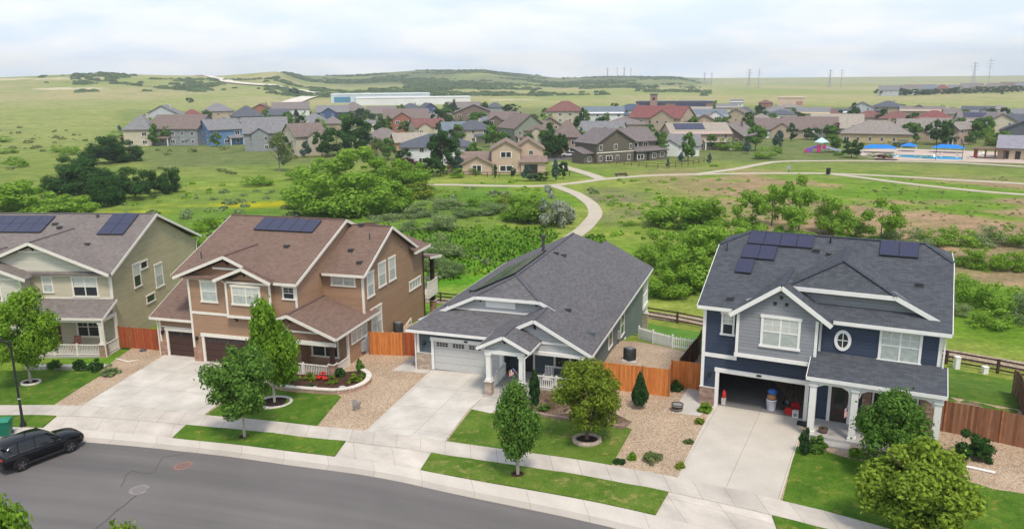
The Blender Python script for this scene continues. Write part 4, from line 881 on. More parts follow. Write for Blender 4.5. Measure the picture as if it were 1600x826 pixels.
    downspout(h,[(6.3,-1.2,6.75),(6.28,-.75,6.4),(6.28,-.72,4.0)],T); downspout(h,[(Wx+.1,14.9,6.4),(Wx+.1,14.9,-2.5)],BB); downspout(h,[(-.75,-.1,3.1),(-.75,-.1,-.3)],T)
    # covered rear deck on stone posts
    dk=MB(); dk.box(10.5,15.95,15.0,17.3,1.6,2.05); dk.make('deck_floor',T,h)
    railing(h,(15.9,15.1),(15.9,17.25),2.05,1.0,T); railing(h,(10.6,17.25),(15.85,17.25),2.05,1.0,T)
    roofs(h,'deck_roof',RF,[[(10.2,15.0,5.55),(16.25,15.0,5.55),(16.25,17.75,5.15),(10.2,17.75,5.15)]],.15); m=MB(); fascia(m,[(16.27,15,5.55),(16.27,17.75,5.15)],.22); fascia(m,[(10.2,17.77,5.15),(16.27,17.77,5.15)],.22); m.make('deck_trim',T,h)
    column(h,15.6,16.95,-3.6,4.95,.32,BB,ST,4.6,.5); column(h,10.9,16.95,-3.6,4.95,.32,BB,ST,4.6,.5)
    return h
house_brown()

# ================================================================ olive house (far left)
def house_olive():
    h=thing('house','two storey olive and beige sided house with grey brown roof at the far left','house',(-45.8,64.0,-2.3),-.07)
    FR=siding('beige_siding',(.50,.455,.335),.18); GA=siding('pale_beige_siding',(.56,.54,.45),.18); SD=siding('olive_siding',(.38,.34,.205),.18); RF=shingles('taupe_shingle',(.195,.172,.158),.14)
    ST=masonry('rust_stone2',(.32,.17,.12),(.44,.30,.22),(.32,.25,.21)); T=WARMW; RD=plain('bracket_red',(.12,.03,.02)); t=.14
    X0,X1,YB,E=-8,13.05,15.2,6.35
    ry,rzz=7.75,10.15; e=6.6; s=(rzz-e)/(ry+.4); zy=lambda y: e+s*(y+.4); yr=lambda z:(z-e)/s-.4
    walls(h,'wall',FR,[([(X0,0,-.5),(X1,0,-.5),(X1,0,E),(X0,0,E)],(0,t,0)),([(X0,t,-2),(X0,YB,-3),(X0,YB,E),(X0,ry,rzz-.2),(X0,t,E)],(t,0,0)),([(X0+t,YB,-4),(X1-t,YB,-4),(X1-t,YB,E),(X0+t,YB,E)],(0,-t,0))])
    walls(h,'side_wall',SD,[([(X1,t,-1),(X1,8,-1.6),(X1,YB,-3.8),(X1,YB,E),(X1,ry,rzz-.15),(X1,t,E)],(-t,0,0))])
    rf=roofs(h,'roof',RF,[[(X0-.3,-.4,e),(X1+.35,-.4,e),(X1+.35,ry,rzz),(X0-.3,ry,rzz)],[(X1+.35,2*ry+.4,e),(X0-.3,2*ry+.4,e),(X0-.3,ry,rzz),(X1+.35,ry,rzz)]])
    walls(h,'gable_wall',GA,[([(.6,-.03,6.35),(12.9,-.03,6.35),(12.9,-.03,6.55),(6.9,-.03,8.8),(.6,-.03,6.55)],(0,-.1,0))])
    def gable(pk,pz,l,r,z,y):
        roofs(h,'gable_roof',RF,[[(pk,y,pz),(pk,yr(pz)+.15,pz),(l,yr(z)+.15,z),(l,y,z)],[(pk,y,pz),(r,y,z),(r,yr(z)+.15,z),(pk,yr(pz)+.15,pz)]],.15)
    gable(6.9,9.2,.5,13.35,6.62,-.65)
    # projecting bay with its own small gable
    walls(h,'bay_wall',GA,[([(-1.6,-1.2,-.4),(6.2,-1.2,-.4),(6.2,-1.2,6.35),(2.4,-1.2,7.75),(-1.6,-1.2,6.2)],(0,t,0)),([(6.2,-1.06,-.4),(6.2,-.002,-.4),(6.2,-.002,6.35),(6.2,-1.06,6.35)],(-t,0,0))])
    gable(2.4,8.05,-2.3,6.95,6.4,-1.65)
    PZ=lambda y: 3.45+.42*(y+2.25)
    roofs(h,'porch_roof',RF,[[(6.25,-2.3,PZ(-2.3)),(13.4,-2.3,PZ(-2.3)),(13.4,-.005,PZ(0)),(6.25,-.005,PZ(0))]],.14)
    m=MB()
    fascia(m,[(X1+.37,-.4,e),(X1+.37,ry,rzz),(X1+.37,2*ry+.4,e)],.22,.045); fascia(m,[(.5,-.68,6.62),(6.9,-.68,9.2),(13.35,-.68,6.62)],.24,.045,.12); fascia(m,[(2.4,-1.68,8.05),(6.95,-1.68,6.4)],.24,.045,.12); fascia(m,[(-2.3,-1.68,6.4),(2.4,-1.68,8.05)],.24,.045,.12)
    fascia(m,[(6.25,-2.32,3.43),(13.42,-2.32,3.43)],.2); fascia(m,[(13.42,-2.3,3.43),(13.42,0,4.4)],.2)
    m.box(X1-.16,X1+.03,-.04,0,-.2,6.3); m.box(6.3,X1-.2,-.04,0,6.25,6.4); m.box(6.3,X1-.2,-.04,0,4.35,4.5); m.box(6.05,6.23,-1.24,-1.2,3.9,6.3); m.box(5.6,8.2,-.18,-.131,8.25,8.4); m.box(-1.6,6.0,-1.24,-1.2,6.2,6.35); m.box(-1.6,6.0,-1.24,-1.2,4.0,4.2)
    m.box(6.3,13.2,-2.15,-1.95,3.0,3.28); m.box(13.0,13.2,-2.15,0,3.0,3.28); m.box(13.0,13.2,-.2,-.0,.2,3.0)
    m.make('trim',T,h); cp=MB(); cap(cp,(X0,ry,rzz),(X1,ry,rzz),.24); cap(cp,(6.9,-.6,9.2),(6.9,yr(9.2),9.2),.24); cap(cp,(2.4,-1.6,8.05),(2.4,yr(8.05),8.05),.24); cp.make('ridge_cap',plain('ridge_taupe',(.13,.115,.115)),rf)
    window(h,'f',0,9.85,11.8,4.65,6.15,2,.14,T); window(h,'f',0,7.3,8.0,4.95,6.15,1,.12,T,pane=GLG); window(h,'f',-1.2,2.6,4.35,4.55,6.0,2,.14,T,grid=1); window(h,'f',0,9.75,11.5,1.2,2.75,2,.14,T,blind=False,grid=1)
    window(h,'r',X1,3.45,4.45,4.45,6.35,1,.12,T); window(h,'r',X1,4.75,5.75,5.75,6.3,1,.12,T,sash=False,blind=False); window(h,'r',X1,7.0,8.2,3.5,5.5,1,.12,T,pane=GLG); window(h,'r',X1,5.1,6.4,2.55,3.15,1,.1,T,sash=False,blind=False)
    f=MB(); f.box(6.25,13.3,-2.25,-.0,-.6,.2); f.make('porch_floor',concrete('olive_porch_slab',(.42,.40,.37)),h)
    column(h,13.0,-2.03,.2,3.0,.28,T,ST,1.0,.5); column(h,6.6,-2.03,.2,3.0,.28,T,ST,1.0,.5)
    railing(h,(6.9,-2.05),(12.7,-2.05),.2,.9,T); railing(h,(13.1,-1.75),(13.1,-.1),.2,.9,T)
    d=MB(); d.box(7.3,8.2,-.06,-.001,.2,2.3); d.make('front_door',plain('door_rust',(.10,.045,.03)),h)
    bracket(h,6.9,-.13,8.75,RD,.35)
    panels(h,lambda x,y: zy(y),9.5,11.9,4.55,7.5,2,2); panels(h,lambda x,y: zy(y),-1.5,4.3,4.8,7.2,5,2)
    for x,y,q in((9.4,3.3,1),(8.2,7.2,0),(4.9,6.1,1),(5.6,5.6,1)): roof_vent(h,x,y,zy(y),q)
    downspout(h,[(13.3,-2.3,3.3),(13.35,-2.3,-.1)],T); downspout(h,[(X1+.25,YB+.3,6.4),(X1+.1,YB,6.0),(X1+.1,YB,-2)],T); downspout(h,[(X1+.1,-.1,6.4),(X1+.1,-.1,4.5)],T)
    return h
house_olive()
# ================================================================ foliage
def crown_mesh(name,mat,seed,n,ls,shape='round',clumps=26,gap=.35,stems=0):
    """unit crown: x,y in -.5..+.5, z 0..1; many leaf-sized faces gathered in clumps through the volume"""
    rg=np.random.default_rng(seed)
    cs=[]
    for k in range(clumps):
        for _ in range(50):
            p=rg.uniform(-1,1,3)
            r=np.linalg.norm(p)
            if r>1 or r<.45: continue
            z=(p[2]+1)/2
            if shape=='round': wv=1
            elif shape=='cone': wv=max(0.04,(1-z)**.85); p[0]*=wv;p[1]*=wv
            elif shape=='column': wv=(1-abs(z*2-.85)**2.2*.75) if z>.42 else 1; p[0]*=wv;p[1]*=wv
            elif shape=='dome': p[2]=abs(p[2])**.8*2-1 if p[2]>-.2 else p[2]*.9
            elif shape=='egg': wv=1.08-.62*z; p[0]*=wv;p[1]*=wv
            elif shape=='spire': wv=(1.22-1.0*z)*(.55+min(1,z*2.2)*.45); p[0]*=wv;p[1]*=wv
            break
        q_=1.14 if k%5==0 else 1.
        cs.append((p[0]*.40*q_,p[1]*.40*q_,.5+p[2]*.42,rg.uniform(.06,.165)*(1.2 if shape=='dome' else 1)*(.7 if k%5==0 else 1)))
    cs=np.array(cs); w_=cs[:,3]**2; w_/=w_.sum()
    idx=rg.choice(len(cs),n,p=w_); d=rg.normal(size=(n,3)); d/=np.linalg.norm(d,axis=1)[:,None]
    rad=rg.uniform(0,1,n)**.30
    C=cs[idx,:3]+d*(cs[idx,3]*rad)[:,None]*np.array([1,1,.85])
    # stray sprigs that roughen the outline
    m=int(n*.14); C[:m]+=rg.normal(size=(m,3))*.04
    if shape in('cone',):
        zz=np.clip(C[:,2],0,1); lim=.5*(1-zz)**.9+.02; rr=np.hypot(C[:,0],C[:,1]); k=np.minimum(1,lim/np.maximum(rr,1e-6)); C[:,0]*=k;C[:,1]*=k
    C[:,2]=np.clip(C[:,2],.0,1.05)
    nr=d*1.15+rg.normal(size=(n,3))*.42+np.array([0,0,.25]); nr/=np.linalg.norm(nr,axis=1)[:,None]
    a=np.cross(nr,rg.normal(size=(n,3))); a/=np.linalg.norm(a,axis=1)[:,None]; b=np.cross(nr,a)
    s=ls*rg.uniform(.6,1.35,n)[:,None]
    V=np.empty((n,4,3)); V[:,0]=C-a*s; V[:,1]=C+b*s*.55; V[:,2]=C+a*s; V[:,3]=C-b*s*.55
    V[:,1]+=nr*s*.12; V[:,3]+=nr*s*.12
    me=bpy.data.meshes.new(name); me.vertices.add(n*4); me.vertices.foreach_set('co',V.ravel()); me.loops.add(n*4); me.loops.foreach_set('vertex_index',np.arange(n*4)); me.polygons.add(n); me.polygons.foreach_set('loop_start',np.arange(0,n*4,4)); me.polygons.foreach_set('loop_total',np.full(n,4))
    me.update(calc_edges=True); me.materials.append(mat); return me
BARK=plain('bark',(.13,.10,.075),.9,.1,.3,6); BARKP=plain('pale_bark',(.42,.38,.32),.9,.1,.2,6); BARKG=plain('grey_bark',(.25,.23,.21),.9,.1,.25,4)
def trunk_mesh(name,seed,mat,limbs=7,r=.035,hgt_=.95,lean=0.,spread=.32):
    """unit tree skeleton: tapered trunk up to z=.95 with limbs reaching into the crown"""
    rg=random.Random(seed); m=MB(); pts=[(0,0,-.03),(rg.uniform(-.01,.01),rg.uniform(-.01,.01),.22),(rg.uniform(-.02,.02)+lean,rg.uniform(-.02,.02),.5),(rg.uniform(-.03,.03)+lean,rg.uniform(-.03,.03),hgt_)]
    rr=[r,r*.8,r*.5,r*.12]
    for a,b,c,d in zip(pts,pts[1:],rr,rr[1:]): m.tube(a,b,c,d,8)
    for k in range(limbs):
        z=rg.uniform(.25,.7); t=(z-.22)/.28 if z<.5 else (z-.5)/(hgt_-.5); i=1 if z<.5 else 2
        p=[pts[i][q]+(pts[i+1][q]-pts[i][q])*min(1,t) for q in range(3)]; an=k*2.4+rg.uniform(-.4,.4); L=rg.uniform(.6,1)*spread
        q=(p[0]+math.cos(an)*L*.55,p[1]+math.sin(an)*L*.55,p[2]+L*.38); e=(p[0]+math.cos(an)*L,p[1]+math.sin(an)*L,p[2]+L*rg.uniform(.6,1.0))
        m.tube(p,q,r*.34,r*.2,6,False); m.tube(q,e,r*.2,r*.06,6,False)
        e2=(q[0]+math.cos(an+.9)*L*.35,q[1]+math.sin(an+.9)*L*.35,q[2]+L*.35); m.tube(q,e2,r*.15,r*.05,5,False)
    o=m.make(name,mat); me=o.data; bpy.data.objects.remove(o); return me
def mob(name,me,par,loc=(0,0,0),sc=(1,1,1),rz=0):
    o=bpy.data.objects.new(name,me); COL.objects.link(o); o.parent=par; o.location=loc; o.scale=sc; o.rotation_euler=(0,0,rz); return o
def tree(name,label,cat,loc,w,h,crown,trunk,z0=.2,rz=0,group=None,tr=1.):
    """crown from z0*h to h, trunk from the ground up"""
    t=thing(name,label,cat,loc,0,group)
    mob('crown',crown,t,(0,0,h*z0),(w,w*.96,h*(1-z0)),rz)
    if trunk: mob('trunk',trunk,t,(0,0,0),(max(w,.5*h)*tr,max(w,.5*h)*tr,h*.92),rz+1)
    return t
LF={'mid':leaf('leaf_mid',(.068,.150,.026),(.14,.26,.05)),'dark':leaf('leaf_dark',(.030,.080,.022),(.06,.135,.035)),'bright':leaf('leaf_bright',(.12,.235,.022),(.22,.37,.04)),'yellow':leaf('leaf_yellow',(.125,.185,.022),(.24,.31,.045)),
 'yellow2':leaf('leaf_yellow2',(.12,.20,.022),(.235,.33,.045)),'blue':leaf('leaf_blue',(.055,.11,.085),(.11,.18,.15)),'silver':leaf('leaf_silver',(.20,.25,.17),(.36,.40,.30)),'olive':leaf('leaf_olive',(.10,.15,.05),(.19,.24,.09)),'maroon':leaf('leaf_maroon',(.055,.018,.028),(.12,.03,.045)),'deep':leaf('leaf_deep',(.022,.060,.022),(.05,.11,.035)),'willow':leaf('leaf_willow',(.14,.265,.028),(.24,.39,.055)),'grey':leaf('leaf_grey',(.14,.205,.075),(.24,.32,.14))}
# ---- trees of the front yards
def yard_tree(label,loc,w,h,mat,seed,n,ls,shape,z0,bark=BARK,r=.02,clumps=46,name='tree',limbs=9):
    c=crown_mesh(name+'_crown',LF[mat],seed,int(n*1.25),ls*.70/w,shape,int(clumps*1.2)); t=trunk_mesh(name+'_trunk',seed,bark,limbs,r,.92,0,.30)
    return tree(name,label,'tree',loc,w,h,c,t,z0,seed)
yard_tree('dark green street tree with pale trunk in the verge before the brown house driveway',(-16.1,44.1,-1.35),4.3,6.2,'mid',3,15000,.15,'round',.17,BARKP,.022,60)
yard_tree('bright green tree in a ring of edging on the lawn before the brown house',(-15.8,49.3,-1.35),4.3,7.4,'bright',5,15000,.15,'egg',.12,BARKP,.022,60)
yard_tree('slender young tree in the verge before the grey one storey house',(.2,37.4,-.35),3.7,5.6,'mid',8,9000,.11,'spire',.10,BARKP,.026,44)
yard_tree('round yellowish green tree on the lawn before the grey one storey house',(4.1,41.1,-.35),4.5,4.8,'yellow',11,14000,.12,'round',.12,BARK,.03,60)
yard_tree('light green tree in a stone ring before the porch of the olive house',(-35.3,54.9,-1.95),5.2,7.3,'bright',13,14000,.15,'round',.13,BARKP,.02,56)
yard_tree('dense dark green tree before the porch of the navy house',(18.7,36.2,0.0),4.7,4.7,'mid',17,15000,.13,'egg',.04,BARK,.03,60)
yard_tree('large leaved yellow green tree in the lower right foreground before the navy house',(17.2,30.7,0.0),5.6,4.9,'yellow2',19,15000,.17,'egg',.05,BARK,.03,60)
yard_tree('tree top poking into the lower left corner from the near side of the street',(-17.6,24.4,-1.6),3.3,7.65,'bright',23,7000,.13,'egg',.2,BARK,.02,40)
yard_tree('sparse tree tip rising at the bottom edge in front of the road',(-14.9,27.0,-1.55),2.7,5.65,'yellow2',29,1500,.11,'egg',.15,BARK,.02,24)
yard_tree('pale green tree at the left edge behind the green bin',(-38.2,52.4,-2.0),3.4,4.6,'bright',37,7000,.13,'round',.1,BARKP,.02,40)
# rings round the trunks
def ring(label,loc,r0,r1,h,mat,inner):
    m=MB(); m.lathe(loc,[(r0,0),(r0,h),(r1,h),(r1,0)],26,1.0,.85)
    t=m.make('edging_ring',mat); tag(t,label,'garden edging'); i=MB(); i.lathe(loc,[(r0-.02,.01),(r0-.02,h*.6),(.01,h*.75)],22,1.0,.85); i.make('mulch',inner,t); return t
STW=masonry('edging_stone',(.55,.50,.45),(.68,.63,.57),(.35,.32,.30),.22,.3)
BM=plain('black_mulch',(.03,.022,.018),.95,.05,.3,12)
ring('ring of pale stones with black mulch round the bright green tree',(-15.8,49.3,-1.38),1.0,1.2,.16,STW,BM)
ring('ring of brown blocks with dark mulch round the yellowish green lawn tree',(4.1,41.1,-.34),.62,.82,.2,masonry('edging_brown',(.40,.31,.25),(.5,.4,.33),(.25,.2,.18),.2,.3),BM)
ring('white stone ring round the light green tree of the olive house',(-35.3,54.9,-1.98),.55,.7,.14,STW,BM)
ring('small brown mulch circle at the foot of the slender young tree',(.2,37.4,-.36),.26,.34,.05,MULCH,BM)
ring('small red mulch circle at the foot of the dark green street tree',(-16.1,44.1,-1.3),.26,.36,.04,MULCH,BM)
# ---- shrubs near the houses
def shrub(label,loc,w,h,mat,seed,n=1600,ls=.07,shape='dome',name='shrub',cat='shrub',clumps=22,group=None):
    c=crown_mesh(name,LF[mat],seed,int(n*1.35),ls/w,shape,int(clumps*1.8)); o=bpy.data.objects.new(name,c); COL.objects.link(o); o.location=(loc[0],loc[1],hgt(loc[0],loc[1])+.02 if len(loc)<3 else loc[2]); o.scale=(w,w,h); o.rotation_euler=(0,0,seed); tag(o,label,cat,group); return o
shrub('tall dark columnar evergreen between portico and porch rail of the grey house',(1.3,46.3),.95,2.3,'deep',41,3600,.06,'egg','evergreen')
shrub('short dark evergreen under the porch window of the grey house',(3.3,46.4),.7,1.4,'deep',42,1800,.06,'egg','evergreen')
shrub('dark conical dwarf spruce standing on gravel before the cedar fence',(7.7,45.3),1.5,2.4,'deep',43,5200,.06,'cone','spruce_tree','tree',40)
shrub('narrow pointed arborvitae at the navy house driveway edge',(15.35,38.6),.75,1.7,'deep',44,2600,.05,'egg','evergreen')
shrub('leafy green bush between the arborvitae and the navy porch step',(16.15,38.9),1.1,1.0,'mid',45,1200,.08)
shrub('dark green bush by the right cedar fence',(23.7,37.7),1.9,1.8,'dark',46,4200,.07,'dome')
shrub('round clipped dark bush left of the olive porch steps',(-33.1,57.5),1.1,.9,'dark',47,1800,.06)
shrub('larger round clipped dark bush before the olive porch corner',(-31.6,56.9),1.3,1.0,'dark',48,2200,.06)
shrub('low dark bush at the left part of the olive porch',(-35.3,58.0),1.2,.8,'mid',49,1500,.06)
shrub('pale grassy clump at the corner of the olive house bed',(-29.9,55.8),1.5,.8,'grey',50,2200,.09,'dome','grass_clump','ornamental grass')
shrub('green bush in the corner where the cedar fence meets the pad',(10.5,47.7),.95,.85,'dark',51,1300,.07)
for i,(x,y,w_,h_,mt,lb) in enumerate(((12.0,45.45,.75,1.0,'bright','upright light green weed beside the stone pier of the open garage'),(11.5,44.3,1.0,.55,'bright','green weeds along the navy driveway nearest the garage'),(10.75,42.7,.7,.3,'yellow','thin weeds along the middle of the navy driveway edge'),(9.6,40.3,.6,.3,'olive','olive weeds along the lower navy driveway edge'),(7.3,38.5,1.25,.55,'olive','olive green plant at the gravel edge by the pavement'),(6.3,38.9,.6,.4,'bright','small bright plant left of the olive gravel plant'),(8.6,37.6,.55,.35,'yellow','yellowish plant where gravel, pavement and navy driveway meet'),(5.6,38.5,.8,.2,'deep','flat dark plant at the pavement beside the lawn corner'))):
    shrub(lb,(x,y),w_,h_,mt,60+i,700,.08,'dome','plant','plant',14)
for i,(x,y,w_,h_,mt,lb) in enumerate(((-12.5,52.0,1.0,.75,'yellow','yellow green shrub in the middle of the brown house flower bed'),(-10.9,51.9,1.05,.8,'yellow','yellow green shrub at the right end of the brown house flower bed'),(-14.3,52.9,1.1,.8,'yellow','yellow green shrub beside the red flowers'),(-10.4,52.5,.7,.7,'mid','green shrub at the curved end of the flower bed wall'),(-12.2,53.2,.8,.9,'dark','dark shrub behind the flower bed near the porch pier'),(-15.6,53.0,1.1,.6,'mid','green shrub at the left of the brown house flower bed'),(-14.0,51.6,.8,.4,'dark','low dark plant behind the curved garden wall'),(-10.9,53.8,.6,1.2,'mid','upright green plant at the corner of the brown porch'))):
    shrub(lb,(x,y),w_,h_,mt,80+i,900,.07,'dome','shrub','shrub',16)
RDL=leaf('petal_red',(.55,.02,.03),(.75,.08,.06),.2); 
c=crown_mesh('flower',RDL,90,700,.06,'dome',14); o=bpy.data.objects.new('flowers',c); COL.objects.link(o); o.location=(-13.3,52.7,-1.0); o.scale=(1.1,.7,.55); tag(o,'cluster of red flowers in the bed before the brown porch','flowers')
for i,(x,y,lb) in enumerate(((5.2,44.2,'reddish plant in the bark bed near the round tree'),(1.9,45.6,'low green plant in the bark bed beside the columnar evergreen'),(17.9,38.3,'small green plant near the navy porch step'),(20.6,37.7,'orange tinged shrub behind the dense dark green tree'),(21.6,37.4,'loose olive shrub on the gravel right of the navy porch'))):
    shrub(lb,(x,y),.9+.2*(i>2),.5+.3*(i>2),['olive','mid','bright','yellow','olive'][i],100+i,800,.07,'dome','plant','plant',14)
for i,(x,y) in enumerate(((-.2,39.6),(1.2,37.0),(2.6,36.1),(-1.8,42.0))):
    pass
# curved garden wall
GW=masonry('garden_block',(.42,.27,.20),(.55,.38,.30),(.28,.2,.17),.3,.12)
def wallrun(name,label,pts,h,t,mat,capm=None,cat='garden wall'):
    P=smoothpts(pts,5); m=MB(); cpm=MB()
    for a,b in zip(P,P[1:]):
        za,zb=hgt(*a),hgt(*b); d=Vector((b[0]-a[0],b[1]-a[1])).normalized(); n=Vector((-d.y,d.x))*t/2
        m.mesh([(a[0]-n.x,a[1]-n.y,za-.3),(b[0]-n.x,b[1]-n.y,zb-.3),(b[0]+n.x,b[1]+n.y,zb-.3),(a[0]+n.x,a[1]+n.y,za-.3),(a[0]-n.x,a[1]-n.y,za+h),(b[0]-n.x,b[1]-n.y,zb+h),(b[0]+n.x,b[1]+n.y,zb+h),(a[0]+n.x,a[1]+n.y,za+h)],[(0,1,5,4),(2,3,7,6),(1,2,6,5),(3,0,4,7),(4,5,6,7)])
        if capm: n2=n*1.25; cpm.mesh([(a[0]-n2.x,a[1]-n2.y,za+h),(b[0]-n2.x,b[1]-n2.y,zb+h),(b[0]+n2.x,b[1]+n2.y,zb+h),(a[0]+n2.x,a[1]+n2.y,za+h),(a[0]-n2.x,a[1]-n2.y,za+h+.07),(b[0]-n2.x,b[1]-n2.y,zb+h+.07),(b[0]+n2.x,b[1]+n2.y,zb+h+.07),(a[0]+n2.x,a[1]+n2.y,za+h+.07)],[(0,1,5,4),(2,3,7,6),(1,2,6,5),(3,0,4,7),(4,5,6,7),(3,2,1,0)])
    w_=m.make(name,mat); tag(w_,label,cat)
    if capm: cpm.make('coping',capm,w_)
    return w_
wallrun('garden_wall','low curved stone wall with pale coping round the brown house flower bed',[(-17.0,52.6),(-16.0,51.65),(-14.5,51.0),(-13.1,50.5),(-11.8,50.15),(-10.7,50.4),(-10.05,51.3),(-10.1,52.6),(-10.8,53.8)],.32,.3,GW,plain('coping',(.66,.60,.52),.85,.2,.08,3))
wallrun('garden_wall','low brown block wall along the bark bed of the grey house',[(-.2,45.4),(1.2,44.95),(2.6,44.3),(4.5,43.5),(6.4,42.6)],.22,.25,masonry('block_brown',(.30,.20,.15),(.42,.30,.23),(.2,.15,.12),.3,.12))
# ================================================================ fences
CED=boards('cedar_boards',(.56,.17,.04),(.68,.26,.075)); CEDR=boards('cedar_red',(.34,.075,.030),(.44,.12,.045)); CEDB=boards('cedar_weathered',(.20,.085,.045),(.36,.18,.10)); PSTM=plain('fence_post_wood',(.30,.13,.06),.85,.1,.2,4); DKF=plain('dark_rail',(.075,.045,.035),.85,.1,.2,3)
def board_fence(label,pts,h,mat,post=PSTM,sp=2.4,name='fence',zoff=0.,gate=None):
    t=thing(name,label,'fence',(pts[0][0],pts[0][1],hgt(*pts[0])+zoff)); L0=Vector(t.location)
    for a,b in zip(pts,pts[1:]):
        L=math.dist(a,b); n=max(1,int(round(L/1.2))); m=MB(); dx,dy=(b[0]-a[0])/L,(b[1]-a[1])/L; nx,ny=-dy*.012,dx*.012
        for k in range(n):
            p=(a[0]+dx*L*k/n,a[1]+dy*L*k/n); q=(a[0]+dx*L*(k+1)/n,a[1]+dy*L*(k+1)/n)
            za=hgt(*p)+zoff-L0.z; zb=hgt(*q)+zoff-L0.z
            P=[(p[0]-L0.x-nx,p[1]-L0.y-ny,za+.03),(q[0]-L0.x-nx,q[1]-L0.y-ny,zb+.03),(q[0]-L0.x-nx,q[1]-L0.y-ny,zb+h),(p[0]-L0.x-nx,p[1]-L0.y-ny,za+h)]
            m.prism(P,(2*nx,2*ny,0))
        m.make('board_panel',mat,t)
        r=MB()
        for zz in(.35,h*.55,h-.2): r.bar((a[0]-L0.x+nx*4,a[1]-L0.y+ny*4,hgt(*a)+zoff-L0.z+zz),(b[0]-L0.x+nx*4,b[1]-L0.y+ny*4,hgt(*b)+zoff-L0.z+zz),.04,.09)
        r.make('rail',post,t)
    for a,b in zip(pts,pts[1:]):
        L=math.dist(a,b); n=max(1,round(L/sp))
        for k in range(n+ (1 if b is pts[-1] else 0)):
            x,y=a[0]+(b[0]-a[0])*k/n,a[1]+(b[1]-a[1])*k/n; m=MB(); z=hgt(x,y)+zoff-L0.z; m.box(x-L0.x-.05,x-L0.x+.05,y-L0.y-.05,y-L0.y+.05,z-.2,z+h+.06); m.make('post',post,t)
    return t
board_fence('bright cedar privacy fence with a corner between the grey house and the navy house',[(5.3,49.1),(8.2,47.6),(9.75,46.75),(10.2,48.3),(11.9,47.6)],1.85,CED)
board_fence('weathered cedar fence to the right of the navy porch',[(22.6,41.6),(23.9,41.0),(26.1,39.5),(27.7,38.2),(32.0,34.6)],1.85,CEDB)
board_fence('red brown cedar gate fence between the olive house and the brown house',[(-32.4,62.6),(-31.2,62.0),(-28.3,60.9)],1.8,CEDR)
board_fence('orange cedar gate fence between the brown house and the grey house',[(-10.9,57.7),(-8.2,56.7)],1.85,CED)
board_fence('red cedar fence return touching the garage corner of the grey house',[(-8.15,56.75),(-7.0,56.3)],1.85,CEDR)
board_fence('dark weathered side fence running back behind the cedar corner',[(10.9,49.0),(13.1,53.6),(13.9,56.0)],1.7,boards('board_dark',(.11,.065,.04),(.17,.10,.065)))
board_fence('dark board fence at the right edge behind the cedar fence',[(27.6,39.0),(30.0,43.8),(33.5,50.0)],1.7,boards('board_grey',(.16,.12,.09),(.24,.18,.14)))
def rail_fence(label,pts,h=1.15,rails=3,sp=2.6,mat=DKF,name='rail_fence',pw=.09,off=0):
    pts=[(a,b) for a,b in pts]; t=thing(name,label,'fence',(pts[0][0],pts[0][1],hgt(*pts[0]))); L0=Vector(t.location); stops=[]
    for a,b in zip(pts,pts[1:]):
        n=max(1,round(math.dist(a,b)/sp))
        for k in range(n): stops.append((a[0]+(b[0]-a[0])*k/n,a[1]+(b[1]-a[1])*k/n))
    stops.append(pts[-1])
    Q=[Vector((x,y,hgt(x,y)))-L0 for x,y in stops]
    for q in Q: m=MB(); m.box(q.x-pw,q.x+pw,q.y-pw,q.y+pw,q.z-.2,q.z+h+.05); m.make('post',mat,t)
    for j in range(rails):
        m=MB(); zz=h*(j+.8)/(rails-.1)
        for a,b in zip(Q,Q[1:]): m.bar((a.x,a.y,a.z+zz),(b.x,b.y,b.z+zz),.05,.13)
        m.make('rail',mat,t)
    return t
rail_fence('dark three rail fence with a tan path behind it, between the grey and navy houses',[(9.5,79.0),(13.2,77.0),(16.2,75.0),(19.0,72.4),(24,69)],1.15)
rail_fence('dark three rail fence behind the bright lawn at the right edge',[(31.5,66.5),(36.4,63.2),(39.4,61.0),(42.5,58.4),(48,54)],1.15)
rail_fence('dark rail fence behind the brown house yard',[(-16,86.5),(-10,84.0),(-5.5,82.0),(0,80.5),(4,79.8),(9.3,79.2)],1.1)
rail_fence('brown rail fence round the yard of the brown hip shingled house by the trail fork',[(22,242.2),(26.3,232.1),(32,226.1),(37.1,218.6),(42.8,216.3),(49.3,222.4),(55.7,230.6)],1.3,2,3.2,plain('fence_redbrown',(.13,.07,.055)))
rail_fence('dark rail fence in front of the beige stucco house',[(-18,203.5),(-3,198.6),(6,198.9),(14.7,200.2)],1.2,2,3.2)
# white picket fence
def picket(label,pts,h=1.0):
    t=thing('picket_fence',label,'fence',(pts[0][0],pts[0][1],hgt(*pts[0]))); L0=Vector(t.location)
    for a,b in zip(pts,pts[1:]):
        L=math.dist(a,b); m=MB(); n=int(L/.15); A=Vector((a[0],a[1],hgt(*a)))-L0; B=Vector((b[0],b[1],hgt(*b)))-L0
        m.bar(A+Vector((0,0,.25)),B+Vector((0,0,.25)),.04,.08); m.bar(A+Vector((0,0,h-.15)),B+Vector((0,0,h-.15)),.04,.08)
        for k in range(n+1): p=A.lerp(B,k/n); m.box(p.x-.04,p.x+.04,p.y-.015,p.y+.015,p.z+.05,p.z+h-.06*(k%2))
        m.make('picket_panel',WHITE,t)
        for p in((A,B) if b is pts[-1] else (A,)): q=MB(); q.box(p.x-.06,p.x+.06,p.y-.06,p.y+.06,p.z-.1,p.z+h+.12); q.make('post',WHITE,t)
picket('white picket fence across the gap between the grey and navy houses',[(10.2,61.3),(10.9,58.9),(12.0,56.9),(13.6,56.0),(15.0,55.4)])
